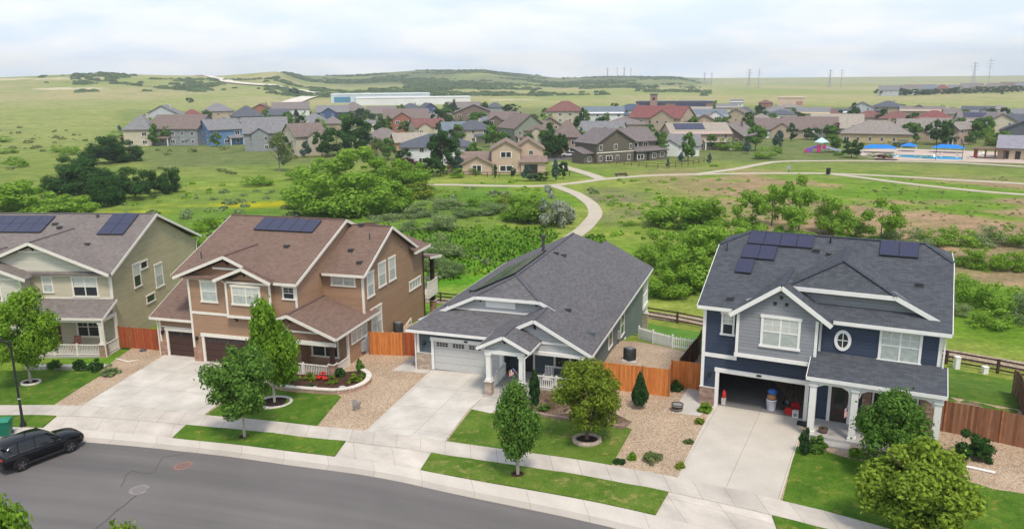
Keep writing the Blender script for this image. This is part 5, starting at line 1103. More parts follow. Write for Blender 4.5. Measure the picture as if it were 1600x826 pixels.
# ================================================================ street things
def lamp(label,x,y,hh):
    z=hgt(x,y); t=thing('street_lamp',label,'street lamp',(x,y,z),.15)
    m=MB(); m.lathe((0,0,0),[(.19,0),(.19,.25),(.12,.45),(.085,.7),(.07,hh*.6),(.06,hh)],12); m.make('pole',BLK,t)
    b=MB(); b.lathe((0,0,1.95),[(.095,0),(.1,.04),(.095,.08)],12); b.make('pole_band',plain('band_grey',(.45,.44,.42)),t)
    a=MB(); a.tube((0,0,hh-.1),(-.55,0,hh+.02),.035); a.bar((0,0,hh-.5),(-.35,0,hh-.05),.025,.025); a.make('arm',BLK,t)
    l=MB(); l.prism([(-.5,-.17,hh-.02),(-1.15,-.17,hh-.0),(-1.15,-.13,hh+.1),(-.5,-.13,hh+.14)],(0,.32,0)); l=l.make('lamp_head',BLK,t)
    g=MB(); g.box(-1.05,-.6,-.12,.12,hh-.05,hh-.022); g.make('lens',plain('lamp_lens',(.6,.6,.55),.3),l); return t
lamp('black street lamp with a short arm in the verge behind the parked car',-31.0,46.8,5.8)
def bin_(label,x,y,rz,mat,lidm,group=None):
    z=hgt(x,y)+.12; t=thing('wheelie_bin',label,'rubbish bin',(x,y,z),rz,group); b=MB()
    V=[(-.26,-.28,.06),(.26,-.28,.06),(.26,.24,.06),(-.26,.24,.06),(-.33,-.38,.98),(.33,-.38,.98),(.33,.36,.98),(-.33,.36,.98)]
    b.mesh(V,[(3,2,1,0),(0,1,5,4),(1,2,6,5),(2,3,7,6),(3,0,4,7),(4,5,6,7)]); b.box(-.35,.35,-.40,.38,.90,.97); b.make('body',mat,t)
    l=MB(); l.prism([(-.36,-.43,1.0),(-.36,.40,1.0),(-.36,.36,1.08),(-.36,-.1,1.12),(-.36,-.40,1.05)],(.72,0,0)); l.make('lid',lidm,t)
    h_=MB(); h_.tube((-.28,.43,.95),(.28,.43,.95),.02); h_.make('handle',mat,t)
    for s in(-1,1): w_=MB(); w_.tube((s*.24,.28,.11),(s*.31,.28,.11),.11,None,14); w_.make('wheel',BLK,t)
    return t
GB=plain('bin_green',(.012,.16,.095),.45,.4,.06)
bin_('green wheeled bin at the left edge beside the parked car',-31.3,45.55,.2,GB,plain('bin_lid',(.02,.22,.13),.4,.4,.05))
bin_('second green bin cut by the left picture edge',-32.35,45.5,.1,GB,plain('bin_lid_pale',(.30,.42,.36),.45,.3,.1))
# manhole covers
for x,y,lb,c_ in((-18.6,41.1,'round reddish manhole cover in the road nearer the kerb',(.26,.155,.13)),(-19.9,38.5,'round grey manhole cover in the middle of the road',(.25,.225,.21))):
    cm=plain('cover_%d'%int(-x),c_,.7,.3,.2,8); o=drape('manhole_cover',[(x+.52*math.cos(k*math.tau/24),y+.52*math.sin(k*math.tau/24)) for k in range(24)],cm,-.018,.25,.1,kind=None); tag(o,lb,'manhole cover')
    o2=drape('inner_ring',[(x+.40*math.cos(k*math.tau/24),y+.40*math.sin(k*math.tau/24)) for k in range(24)],plain('cover_in_%d'%int(-x),tuple(v*.8 for v in c_),.7,.3,.25,14),-.012,.25,.05,kind=None,parent=o)
# tar-sealed cracks
def crack(label,pts,w_=.07):
    P=smoothpts(pts,6); rg=random.Random(4); P=[(x+rg.uniform(-.05,.05),y+rg.uniform(-.05,.05)) for x,y in P]; A=[];B=[]
    for i,p in enumerate(P):
        q=P[min(i+1,len(P)-1)]; o=P[max(i-1,0)]; d=Vector((q[0]-o[0],q[1]-o[1])).normalized(); n=Vector((-d.y,d.x))*w_*rg.uniform(.3,.6); A.append((p[0]+n.x,p[1]+n.y)); B.append((p[0]-n.x,p[1]-n.y))
    r_=ribbon('tar_seam',B,A,plain('tar',(.085,.08,.076),.8,.2),-.022,.3,.01,1,'structure')
crack('',[(-20.3, 34.7), (-20.1, 36.2), (-19.8, 37.9)],.07); crack('',[(-21.0, 38.9), (-21.3, 39.9), (-21.3, 40.6), (-20.1, 40.3), (-20.1, 41.5), (-20.2, 42.2), (-19.1, 42.6), (-18.1, 42.9)],.045)
# log on the gravel, white pipe, barrel planter, air conditioner
t=thing('log','short weathered log stump standing on the gravel before the brown house','log',(-10.0,47.1,-1.0),.4); m=MB(); m.lathe((0,0,-.05),[(.2,0),(.17,.25),(.19,.5),(.15,.75),(.02,.76)],10); m.make('stump',BARKG,t); m=MB(); m.tube((.12,0,.15),(.34,.05,.55),.1,.07,8); m.make('stub',BARKG,t)
m=MB(); m.tube((22.75,36.9,.16),(23.9,36.1,.18),.07); tag(m.make('drain_pipe',WHITE),'white plastic drain pipe lying on the gravel before the cedar fence','pipe')
m=MB(); m.tube((-28.9,59.0,-1.72),(-29.9,58.6,-1.72),.05); m.tube((-29.9,58.6,-1.72),(-31.1,59.2,-1.7),.05); tag(m.make('drain_pipe',T_:=WARMW),'pale drain extension bent across the gravel by the olive house','pipe')
t=thing('barrel_planter','dark half barrel planter on the gravel by the concrete pad','planter',(9.85,44.6,hgt(9.85,44.6)+.07)); m=MB(); m.lathe((0,0,0),[(.26,0),(.34,.22),(.36,.42),(.32,.42),(.31,.36),(.01,.36)],18); m.make('barrel',plain('barrel_wood',(.06,.04,.03)),t)
for z in(.1,.34): m=MB(); m.lathe((0,0,z),[(.30+z*.15,-.02),(.315+z*.15,-.02),(.32+z*.15,.03),(.305+z*.15,.03)],18); m.make('hoop',plain('hoop',(.25,.24,.23)),t)
def ac(label,x,y):
    z=hgt(x,y)+.06; t=thing('air_conditioner',label,'air conditioner',(x,y,z),-.3); m=MB(); m.lathe((0,0,.06),[(.46,0),(.46,.8),(.40,.86),(.05,.84)],4); m.make('case',plain('ac_dark',(.035,.04,.04),.5),t)
    f=MB(); f.lathe((0,0,.925),[(.30,0),(.30,.02),(.04,.03)],18); f.make('fan_grille',plain('ac_grille',(.18,.18,.18)),t); b=MB(); b.box(-.5,.5,-.5,.5,-.05,.06); b.make('pad',CONC,t)
ac('dark air conditioner on a pad beside the grey house',8.3,53.6); ac('dark air conditioner partly behind the gate by the brown house',-9.4,62.6)
for x,y,h_,lb in((36.6,62.0,1.0,'taller white utility box at the right rail fence'),(38.3,60.9,.55,'shorter white utility box at the right rail fence')):
    m=MB(); z=hgt(x,y); m.box(x-.19,x+.19,y-.19,y+.19,z,z+h_); m.box(x-.22,x+.22,y-.22,y+.22,z+h_+.001,z+h_+.08); tag(m.make('utility_box',WHITE),lb,'utility box')
# white rocking chair and flag at the grey house, things in the open garage
def loc_of(o,th,a,b,c): return (o[0]+a*math.cos(th)-b*math.sin(th),o[1]+a*math.sin(th)+b*math.cos(th),o[2]+c)
OC,TC=(-5.51,53.03,-.485),-.3265; ON,TN=(12.38,45.02,0),-.459; OB,TB=(-27.07,59.64,-1.62),-.28; OO,TO=(-45.8,64.0,-2.3),-.07
def porch_chair(label,loc,rz,mat):
    t=thing('porch_chair',label,'chair',loc,rz)
    m=MB(); m.box(-.3,.3,-.28,.28,.40,.45); m.make('seat',mat,t)
    m=MB()
    for k in range(6): m.bar((-.26+k*.104,.27,.45),(-.26+k*.104,.38,1.15),.05,.025,(0,1,0))
    m.bar((-.3,.38,1.15),(.3,.38,1.15),.04,.07); m.make('backrest',mat,t)
    for x in(-.28,.28):
        for y in(-.25,.27): q=MB(); q.box(x-.03,x+.03,y-.03,y+.03,.0,.399); q.make('leg',mat,t)
        q=MB(); q.box(x-.045,x+.045,-.3,.3,.64,.67); q.make('armrest',mat,t)
porch_chair('white rocking chair on the grey house porch beside the window',loc_of(OC,TC,8.5,-.75,.15),TC,WHITE)
porch_chair('red chair behind the railing of the olive porch',loc_of(OO,TO,10.0,-1.0,.2),TO,plain('red_paint',(.35,.04,.03)))
def flag(label,loc,rz):
    t=thing('flag',label,'flag',loc,rz); m=MB(); m.tube((0,0,0),(-.5,-.5,1.0),.018); m.make('flagpole',WHITE,t)
    for k in range(7): m=MB(); a=.0+k*.09; m.prism([(-.42-.06*k,-.40-.07*k,.85-.02*k-.55),(-.42-.06*k-.055,-.46-.07*k,.85-.02*k-.56),(-.42-.06*k-.055,-.46-.07*k,.93-.02*k+.03),(-.42-.06*k,-.40-.07*k,.90-.02*k+.03)],(.012,.004,0)) ; m.make('stripe',plain('flag_red',(.45,.02,.03)) if k%2==0 else WHITE,t)
    m=MB(); m.prism([(-.40,-.38,.62),(-.58,-.60,.62),(-.58,-.60,.97),(-.40,-.38,.93)],(.016,.006,0)); m.make('canton',plain('flag_blue',(.02,.03,.16)),t); return t
flag('small red, white and blue striped flag on the portico column of the grey house',loc_of(OC,TC,7.3,-3.2,1.5),TC).scale=(.6,.6,.6)
flag('furled striped flag hanging on the middle porch column of the navy house',loc_of(ON,TN,7.45,-2.35,1.5),TN).scale=(.35,.35,.8)
FZ=.03
def g_at(a,b,c=FZ): return loc_of(ON,TN,a,b,c)
t=thing('bucket','white bucket stuffed with bags just inside the open garage','bucket',g_at(3.0,.75),TN); m=MB(); m.lathe((0,0,0),[(.24,0),(.30,.62),(.32,.64),(.28,.66),(.02,.6)],16); m.make('tub',plain('bucket_white',(.55,.55,.62)),t)
m=MB(); m.ball((0,0,.82),(.28,.24,.22),12,7); m.make('brown_bag',plain('bag_brown',(.32,.16,.08)),t); m=MB(); m.ball((.02,.05,1.12),(.30,.22,.20),12,7); m.make('blue_bag',plain('bag_blue',(.03,.12,.40)),t)
t=thing('fire_extinguisher','red canister on a white box at the left jamb of the open garage','canister',g_at(.28,.35),TN); m=MB(); m.box(-.12,.12,-.12,.12,0,.45); m.make('box',plain('box_white',(.5,.48,.46)),t); m=MB(); m.lathe((0,0,.45),[(.12,0),(.12,.35),(.05,.45),(.04,.5)],12); m.make('canister',plain('canister_red',(.45,.03,.02)),t)
for i,(a,b,r_,c_,lb) in enumerate(((4.05,.55,.22,(.5,.02,.015),'red fuel can nearest the right jamb of the open garage'),(4.35,.95,.24,(.42,.02,.02),'taller red can behind the front red fuel can'))):
    t=thing('fuel_can',lb,'fuel can',g_at(a,b),TN+.3*i); m=MB(); m.prism([(-r_,-.12,0),(r_,-.12,0),(r_,-.12,.3+.2*i),(r_*.5,-.12,.4+.25*i),(-r_,-.12,.34+.2*i)],(0,.24,0)); m.make('can',plain('can_red%d'%i,c_),t); m=MB(); m.tube((r_*.4,0,.36+.2*i),(r_*.9,0,.52+.2*i),.03); m.make('spout',BLK,t)
t=thing('carton','white carton with a grey print at the garage doorway','box',g_at(4.45,.22),TN); m=MB(); m.box(-.17,.17,-.14,.14,0,.42); m.make('box',plain('carton_white',(.62,.62,.60)),t); m=MB(); m.box(-.1,.1,-.146,-.141,.1,.3); m.make('print',plain('print_grey',(.2,.22,.24)),t)
t=thing('lawn_mower','dark lawn mower standing inside the open garage','lawn mower',g_at(3.85,1.4),TN); m=MB(); m.prism([(-.3,-.4,.1),(.3,-.4,.1),(.28,-.4,.3),(-.28,-.4,.3)],(0,.8,0)); m.make('deck',BLK,t); m=MB(); m.lathe((0,0,.3),[(.18,0),(.16,.2),(.05,.24)],12); m.make('engine',plain('engine',(.1,.1,.1)),t); m=MB(); m.tube((-.25,.4,.25),(-.22,1.1,.95),.015); m.tube((.25,.4,.25),(.22,1.1,.95),.015); m.tube((-.22,1.1,.95),(.22,1.1,.95),.015); m.make('handle',BLK,t)
for x in(-.3,.3):
    for y in(-.32,.32): m=MB(); m.tube((x-.03,y,.12),(x+.03,y,.12),.12,None,12); m.make('wheel',BLK,t)
t=thing('workbench','dark workbench with white pipes above it at the back of the open garage','workbench',g_at(3.9,5.8),TN); m=MB(); m.box(-1.2,1.2,-.35,.35,.85,.92); m.make('top',plain('bench_wood',(.14,.09,.06)),t)
for x in(-1.1,1.1): m=MB(); m.box(x-.05,x+.05,-.3,.3,0,.849); m.make('leg',BLK,t)
for k in range(4): m=MB(); m.box(.1+k*.16,.17+k*.16,-.3,-.22,.93,1.9); m.make('pipe',plain('pipe_grey',(.4,.4,.42)),t)
m=MB(); m.box(-.45,.45,-.3,.3,0,.03); o=m.make('door_mat',BLK); o.location=loc_of(ON,TN,5.1,-.65,.09); o.rotation_euler=(0,0,TN); tag(o,'small dark mat on the driveway beside the garage stone pier','mat')
t=thing('planter','round brown planter with dry plants on the navy porch','planter',loc_of(ON,TN,6.15,-1.85,.28),TN); m=MB(); m.lathe((0,0,0),[(.2,0),(.26,.28),(.23,.28),(.22,.24),(.01,.24)],14); m.make('pot',plain('pot_brown',(.10,.06,.05)),t); 
o=mob('dry_plant',crown_mesh('dry_plant',LF['olive'],140,160,.09,'dome',8),t,(0,0,.22),(.42,.42,.2))
# rocks in the flower bed
for i,(x,y,s_,lb) in enumerate(((-11.6,50.8,.28,'pale flat rock at the front of the flower bed'),(-13.6,51.3,.16,'small grey rock beside the low dark plant in the flower bed'),(-29.8,61.0,.3,'dark rock at the base of the olive side wall'))):
    m=MB(); m.ball((x,y,hgt(x,y)+.2*s_+ (.16 if i<2 else .05)),(s_,s_*.7,s_*.45),9,6); tag(m.make('rock',plain('rock%d'%i,(.45,.44,.43) if i<2 else (.09,.09,.1),.9,.1,.2,8)),lb,'rock')
# ================================================================ black parked car
PNT=_base('car_paint',.12,.3)[0]; PNT.node_tree.nodes['Principled BSDF'].inputs['Base Color'].default_value=(.004,.004,.006,1); PNT.node_tree.nodes['Principled BSDF'].inputs['Coat Weight'].default_value=0; PNT.node_tree.nodes['Principled BSDF'].inputs['Coat Roughness'].default_value=.04
def loft(m,secs,smooth=True,cap_=True):
    n=len(secs[0]); V=[p for s in secs for p in s]; F=[]
    for k in range(len(secs)-1):
        for i in range(n-1): F.append((k*n+i,(k+1)*n+i,(k+1)*n+i+1,k*n+i+1))
    m.mesh(V,F,smooth)
def make_suv(name,label,loc,rz,paint,group=None,cat='car'):
    t=thing(name,label,cat,loc,rz,group)
    # x forward, wheelbase centre at 0; stations (x, z_bottom, z_belt, z_top(hood/deck line at the centre), half width)
    S=[(-2.22,.42,.92,.98,.72),(-2.16,.34,.96,1.06,.84),(-1.95,.30,1.00,1.12,.91),(-1.35,.28,1.02,1.13,.93),(-.5,.27,1.00,1.10,.93),(.4,.27,.97,1.07,.93),(.85,.27,.98,1.10,.92),(1.4,.28,.95,1.07,.91),(1.9,.30,.89,1.01,.88),(2.18,.33,.80,.92,.80),(2.34,.40,.68,.76,.62)]
    m=MB(); secs=[]
    for x,zb,zs,zt,w_ in S:
        secs.append([(x,-w_*.86,zb),(x,-w_*.98,zb+.10),(x,-w_,(zb+zs)/2),(x,-w_*.97,zs-.05),(x,-w_*.90,zs+.02),(x,-w_*.55,zt),(x,0,zt+.02),(x,w_*.55,zt),(x,w_*.90,zs+.02),(x,w_*.97,zs-.05),(x,w_,(zb+zs)/2),(x,w_*.98,zb+.10),(x,w_*.86,zb)])
    loft(m,secs); m.poly(secs[0],True); m.poly(secs[-1][::-1],True); m.poly([s[0] for s in secs][::-1]+[s[-1] for s in secs]); body=m.make('body',paint,t)
    # greenhouse
    G=[(-2.12,1.02,1.04,.80,.80),(-1.98,1.04,1.34,.80,.66),(-1.75,1.05,1.56,.81,.62),(-1.2,1.06,1.64,.82,.62),(-.3,1.05,1.66,.82,.62),(.25,1.03,1.60,.82,.62),(.6,1.02,1.42,.81,.66),(1.12,1.0,1.02,.76,.74)]
    m=MB(); secs=[[(x,-a,z0),(x,-(a+b)/2-.015,(z0+z1)/2),(x,-b,z1-.03),(x,-b*.5,z1+.015*(z1>1.1)),(x,0,z1+.025*(z1>1.1)),(x,b*.5,z1+.015*(z1>1.1)),(x,b,z1-.03),(x,(a+b)/2+.015,(z0+z1)/2),(x,a,z0)] for x,z0,z1,a,b in G]
    loft(m,secs); g=m.make('windows',glass('car_glass',(.012,.014,.017),.05),t)
    m=MB(); R_=[(-2.03,1.30,.64),(-1.78,1.565,.62),(-1.2,1.645,.63),(-.3,1.665,.63),(.22,1.61,.63)]
    loft(m,[[(x,-w_,z-.02),(x,-w_*.6,z+.02),(x,0,z+.035),(x,w_*.6,z+.02),(x,w_,z-.02)] for x,z,w_ in R_]); m.make('roof_panel',paint,t)
    for s in(-1,1):
        
        for p,q,w_ in(((-1.9,.70,1.36),(-1.55,.79,1.03),.09),((-.42,.64,1.63),(-.48,.825,1.03),.07),((.25,.64,1.59),(1.05,.76,1.02),.06),((-1.3,.64,1.64),(-1.38,.82,1.04),.06)): m=MB(); m.bar((p[0],s*p[1],p[2]),(q[0],s*q[1],q[2]),.03,w_); m.make('pillar',paint,t)
        m=MB(); m.bar((-1.95,s*.82,1.055),(.95,s*.80,1.02),.02,.03); m.make('chrome_strip',plain('chrome',(.6,.6,.62),.15,.5,.0,1,1.),t)
        m=MB(); m.ball((.62,s*.98,1.06),(.10,.12,.08),10,6); m.make('mirror',paint,t)
        m=MB(); m.prism([(-2.235,s*.42,.86),(-2.235,s*.80,.88),(-2.19,s*.83,.98),(-2.20,s*.42,.96)],(-.02,0,0)); m.make('tail_light',plain('tail_red',(.30,.01,.01),.15,.6),t)
        m=MB(); m.prism([(2.20,s*.45,.66),(2.1,s*.78,.70),(1.98,s*.83,.77),(2.14,s*.5,.76)],(.06,0,0)); m.make('headlight',plain('lamp_clear',(.55,.57,.6),.1,.6),t)
        m=MB(); m.box(-1.0,1.0,s*.93,s*.955,.28,.42); m.make('sill',BLK,t)
        for x in(-.12,-1.02): m=MB(); m.box(x-.1,x+.1,s*.93,s*.96,.86,.89); m.make('door_handle',paint,t)
        for x in(-1.35,1.36):
            c_=Vector((x,s*.84,.355)); a=MB(); a.tube(c_-Vector((0,.12,0)),c_+Vector((0,.12,0)),.36,None,26); w_=a.make('wheel',plain('tyre',(.015,.015,.015),.85,.2),t)
            r_=MB(); q=c_+Vector((0,s*.125,0)); r_.tube(q-Vector((0,s*.02,0)),q+Vector((0,s*.003,0)),.25,.25,20); ri=r_.make('rim',plain('rim_dark',(.05,.05,.055),.3,.5,.02,3,.6),w_)
            sp=MB()
            for k in range(5): an=k*math.tau/5; sp.bar(q+Vector((0,s*.012,0)),q+Vector((math.cos(an)*.24,s*.012,math.sin(an)*.24)),.02,.05,(0,1,0))
            sp.make('spokes',plain('spoke_silver',(.35,.35,.37),.3,.5,.02,3,.8),w_)
            ar=MB()
            for k in range(12): a0=math.pi*k/12;a1=math.pi*(k+1)/12; ar.bar((x+math.cos(a0)*.41,s*.925,.355+math.sin(a0)*.41),(x+math.cos(a1)*.41,s*.925,.355+math.sin(a1)*.41),.06,.05)
            ar.make('wheel_arch',BLK,t)
    m=MB(); m.box(-2.25,-2.18,-.75,.75,.36,.52); m.make('rear_bumper',BLK,t); m=MB(); m.box(2.24,2.36,-.5,.5,.42,.58); m.make('grille',BLK,t); m=MB(); m.box(-2.245,-2.22,-.24,.24,.66,.78); m.make('number_plate',WHITE,t)
    m=MB(); m.prism([(-2.02,-.6,1.5),(-2.16,-.55,1.47),(-2.16,.55,1.47),(-2.02,.6,1.5)],(0,0,.035)); m.make('spoiler',paint,t)
    return t
_fw=Vector((-25.9,43.1));_rw=Vector((-27.5,40.75)); _d=(_fw-_rw).normalized(); _c=(_fw+_rw)/2+Vector((-_d.y,_d.x))*.93
make_suv('parked_car','shiny black SUV parked at the kerb on the left',(_c.x,_c.y,hgt(_c.x,_c.y)-.03),math.atan2(_d.y,_d.x),PNT)
FAR=[
(-139.3, 305.1, -4.3, 10.0, 11.0, 6.2, 11.2, 'grey', 'cream', 'hip', 0.08, "cream house with a grey hip roof and balconies at the subdivision's left end"),
(-125.1, 309.0, -4.2, 20.0, 17.0, 6.2, 11.0, 'brown', 'grey', 'gs', -0.14, 'long grey house with a wide brown roof just left of the blue house'),
(-189.1, 442.9, -4.8, 18.4, 16.8, 6.2, 11.2, 'grey', 'palegrey', 'gf', 0.23, 'pale grey gabled house rising behind the cream balcony house at far left'),
(-187.7, 477.7, -4.8, 13.1, 11.1, 3.4, 7.6, 'red', 'tan', 'hip', 0.37, 'tan house with a steep red roof behind the long brown roofed house'),
(-109.9, 305.3, -4.3, 12.5, 11.8, 5.9, 9.5, 'grey', 'blue', 'gs', 0.69, 'bright blue house with grey roof, balcony and white windows'),
(-178.0, 493.4, -4.9, 17.9, 15.2, 6.2, 10.6, 'grey', 'tan', 'hip', 0.35, 'tan house with low grey hip roof at the back of the left cluster'),
(-139.2, 427.6, -5.1, 14.9, 13.5, 6.2, 11.2, 'slate', 'grey', 'hip', 0.49, 'plain grey house with slate roof behind the bright blue house'),
(-159.0, 519.7, -4.9, 13.7, 12.4, 5.9, 9.5, 'brown', 'brick', 'gf', 0.12, 'red brick gabled house in the back row of the left cluster'),
(-85.3, 280.4, -4.4, 14.4, 12.2, 6.2, 11.2, 'grey', 'grey', 'cross', 0.3, 'grey house with a small central gable between the blue house and the olive tree'),
(-140.8, 520.1, -5.0, 22.7, 17.0, 6.2, 10.3, 'greybrown', 'white', 'gs', 0.26, 'long white house with a grey brown roof below the pale dirt road'),
(-67.7, 263.9, -4.5, 11.2, 11.0, 6.2, 10.1, 'brown', 'cream', 'cross', 0.69, 'cream house with brown cross gables beside the blue spruce'),
(-98.0, 403.8, -4.9, 16.0, 13.6, 3.4, 7.6, 'grey', 'cream', 'hip', 0.24, 'low cream house with a broad grey hip roof above the cream cross gabled house'),
(-103.9, 472.5, -5.2, 18.0, 15.2, 6.1, 9.8, 'grey', 'navy', 'cross', 0.22, 'house with a navy blue gable and grey roof left of the cream window house'),
(-93.3, 482.5, -5.1, 15.3, 13.9, 6.2, 11.2, 'greybrown', 'cream', 'hip', 0.37, 'cream house with rows of dark windows right below the long blue warehouse'),
(-80.7, 507.5, -4.9, 17.6, 15.0, 3.4, 7.6, 'greybrown', 'grey', 'gs', 0.16, 'low grey house with a grey brown roof in front of the warehouse middle'),
(-67.9, 551.9, -4.7, 18.2, 15.5, 3.4, 7.6, 'slate', 'grey', 'hip', 0.12, 'house with a dark slate hip roof under the right part of the warehouse'),
(-53.9, 529.1, -4.7, 8.7, 11.0, 5.3, 8.5, 'slate', 'navy', 'gf', 0.45, 'small dark navy house at the right end of the warehouse foreground'),
(-49.3, 381.9, -4.7, 20.4, 17.0, 6.2, 10.3, 'brown', 'brick', 'cross', 0.13, 'brick house with a huge brown roof and a white gable'),
(-37.0, 358.0, -4.7, 14.1, 13.1, 3.4, 6.8, 'redbrown', 'cream', 'cross', 0.36, 'cream house with a pinkish brown roof and white windows behind the white slate roofed house'),
(-44.3, 281.2, -4.7, 15.3, 13.0, 3.4, 7.4, 'greybrown', 'ochre', 'hip', 0.16, 'ochre house with a broad grey brown hip roof beside the dark round trees'),
(-34.7, 275.7, -4.8, 11.5, 11.0, 3.4, 6.2, 'tan', 'orange', 'gs', 0.3, 'orange tan house with a light tan roof touching the white slate roofed house'),
(-22.2, 237.8, -4.9, 20.3, 17.0, 5.3, 8.5, 'slate', 'white', 'hip', 0.09, 'big white house with dark slate hip roof and maroon shrubs'),
(-22.8, 331.4, -4.9, 11.3, 11.0, 3.4, 6.9, 'bluegrey', 'grey', 'gs', 0.24, 'low grey house with a blue grey roof behind the big white house'),
(-14.6, 313.3, -5.0, 14.5, 12.3, 5.3, 8.5, 'slate', 'cream', 'hip', 0.05, 'cream house with a wide dark blue grey roof, left of the big tan roofed house'),
(-19.7, 435.4, -4.5, 20.8, 17.0, 6.2, 10.3, 'greybrown', 'brown', 'gf', 0.05, 'brown gabled house with a round grey wall panel behind the cream house'),
(-34.2, 586.0, -4.8, 23.2, 17.0, 3.4, 7.4, 'greybrown', 'tan', 'gs', 0.06, 'small grey brown roofed house right of the white warehouse end'),
(-11.6, 591.9, -4.9, 12.8, 11.0, 3.4, 6.6, 'slate', 'grey', 'hip', 0.02, 'small dark roofed house at the edge of the open hillside'),
(-2.4, 373.7, -4.7, 13.6, 12.6, 5.5, 8.9, 'brown', 'brown', 'cross', -0.26, 'dark brown house with a boxy upper floor beside the huge brown roof'),
(4.3, 307.2, -5.1, 13.7, 12.9, 6.2, 11.2, 'brown', 'greengrey', 'gf', 0.51, 'green grey house under a huge sloping brown roof'),
(9.2, 305.9, -5.1, 8.1, 11.0, 5.3, 8.5, 'brown', 'cream', 'cross', -0.03, 'cream house with a small brown gable behind the beige stucco house'),
(29.4, 436.3, -4.3, 20.8, 17.0, 6.2, 11.2, 'redbrown', 'cream', 'hip', -0.07, 'house with the tallest peaked red brown roof in the middle of the subdivision'),
(18.3, 260.6, -5.2, 8.6, 11.0, 6.2, 11.2, 'brown', 'tanbrown', 'hip', -0.07, 'tall tan brown house standing between the two upright green trees'),
(48.2, 423.2, -4.4, 21.3, 17.0, 5.4, 8.7, 'bluegrey', 'white', 'gs', -0.11, 'white house with a plain blue grey roof'),
(33.7, 294.3, -5.2, 15.4, 14.0, 5.5, 8.9, 'grey', 'white', 'cross', -0.29, 'white house with dark edged gables half hidden behind the brown house'),
(69.0, 463.7, -4.4, 19.9, 16.9, 5.3, 8.5, 'navyroof', 'white', 'hip', -0.15, 'white house with a flat navy roof left of the big red roof'),
(52.7, 368.5, -4.8, 18.2, 15.5, 3.4, 6.4, 'greybrown', 'tan', 'hip', -0.14, 'low tan house with a long grey brown roof behind the brown house'),
(68.8, 367.1, -4.8, 24.9, 17.0, 6.2, 11.2, 'red', 'tan', 'cross', -0.62, 'house with the largest bright red roof and tan stone gables'),
(97.8, 444.1, -4.6, 24.6, 17.0, 3.4, 7.6, 'tan', 'tan', 'gs', -0.39, 'low house with a light tan roof running down behind the red roof'),
(93.4, 389.6, -4.7, 19.2, 17.0, 5.3, 8.5, 'bluegrey', 'grey', 'cross', -0.06, 'grey house with blue grey roof and small pointed dormers'),
(64.3, 280.9, -5.1, 20.6, 17.0, 5.4, 8.7, 'tan', 'pinktan', 'gs', 0.04, 'pinkish tan two storey house with solar panels, right of the brown house'),
(53.6, 256.6, -5.1, 12.8, 11.0, 3.4, 6.6, 'grey', 'white', 'cross', -0.21, 'low white house with a grey roof and white gable right beside the brown house'),
(81.8, 296.1, -4.9, 13.6, 12.9, 3.4, 7.6, 'greybrown', 'brown', 'gf', -0.71, 'wide brown house with a long grey brown slope right of the pinkish tan house'),
(121.0, 429.9, -4.8, 15.3, 13.9, 3.4, 7.2, 'brown', 'tan', 'gf', -0.45, 'tan gabled house with a brown roof behind the wide brown house'),
(134.7, 468.7, -5.0, 9.1, 11.0, 3.4, 6.4, 'slate', 'palegrey', 'gf', -0.63, 'small pale grey gable behind right of the tan gabled house'),
(158.1, 483.6, -5.1, 16.8, 14.3, 3.4, 6.5, 'grey', 'grey', 'hip', -0.32, 'small grey roofed house in front of the tan box building'),
(152.4, 455.0, -5.1, 15.8, 13.4, 3.4, 5.5, 'slate', 'white', 'hip', -0.32, 'white house with a thin dark slate roof and a row of windows'),
(108.8, 322.5, -4.7, 21.2, 17.0, 3.4, 7.4, 'brown', 'tan', 'cross', -0.33, 'low brown roofed house with a wide white garage door above the playground lawn'),
(121.1, 326.5, -4.6, 20.4, 17.0, 3.4, 7.6, 'brown', 'grey', 'cross', -0.36, 'long brown roofed house with a white arched porch above the playground'),
(171.1, 461.6, -5.2, 19.8, 16.8, 3.4, 6.6, 'grey', 'ochre', 'gs', -0.36, 'grey roofed house with an ochre gable right of the thin slate roofed house'),
(178.2, 460.1, -5.2, 19.0, 16.1, 3.4, 6.2, 'redbrown', 'tan', 'hip', -0.37, 'small house with a reddish brown roof behind the wide tan roof'),
(139.5, 345.6, -4.5, 20.5, 17.0, 3.4, 7.6, 'tan', 'grey', 'gs', -0.38, 'low house with a wide pale tan roof left of the pool side tan ranch'),
(188.9, 464.2, -5.2, 16.9, 14.3, 3.4, 5.5, 'slate', 'white', 'gs', -0.39, 'white house with a long dark slate roof in the back rows on the right'),
(210.8, 486.1, -5.1, 12.9, 11.0, 5.3, 8.5, 'grey', 'palegrey', 'gf', -0.41, 'pale grey house with white edged gable left of the dark domed roof'),
(228.1, 490.2, -4.9, 17.8, 15.1, 5.3, 8.5, 'slate', 'tan', 'hip', -0.44, 'house with the tall dark domed slate roof in the back row on the right'),
(182.0, 410.5, -5.0, 15.6, 13.3, 3.4, 6.5, 'redbrown', 'tan', 'hip', -0.42, 'house with the left one of two touching red brown roofs behind the tan ranch'),
(189.4, 396.5, -4.9, 15.8, 13.4, 3.4, 6.6, 'redbrown', 'tan', 'hip', -0.45, 'house with the right one of two touching red brown roofs behind the tan ranch'),
(132.6, 291.8, -4.4, 23.1, 17.0, 3.4, 7.6, 'taupe', 'ochre', 'hip', -0.43, 'large ochre ranch house with a broad taupe roof behind the swimming pool'),
(150.4, 297.3, -4.3, 14.3, 12.1, 3.4, 7.6, 'taupe', 'tan', 'cross', -0.47, 'taupe roofed house directly right of the ochre ranch by the pool'),
(195.6, 373.5, -4.7, 18.5, 15.7, 3.4, 7.6, 'red', 'brown', 'hip', -0.48, 'brown house with a red pyramid roof above the dark pool side trees'),
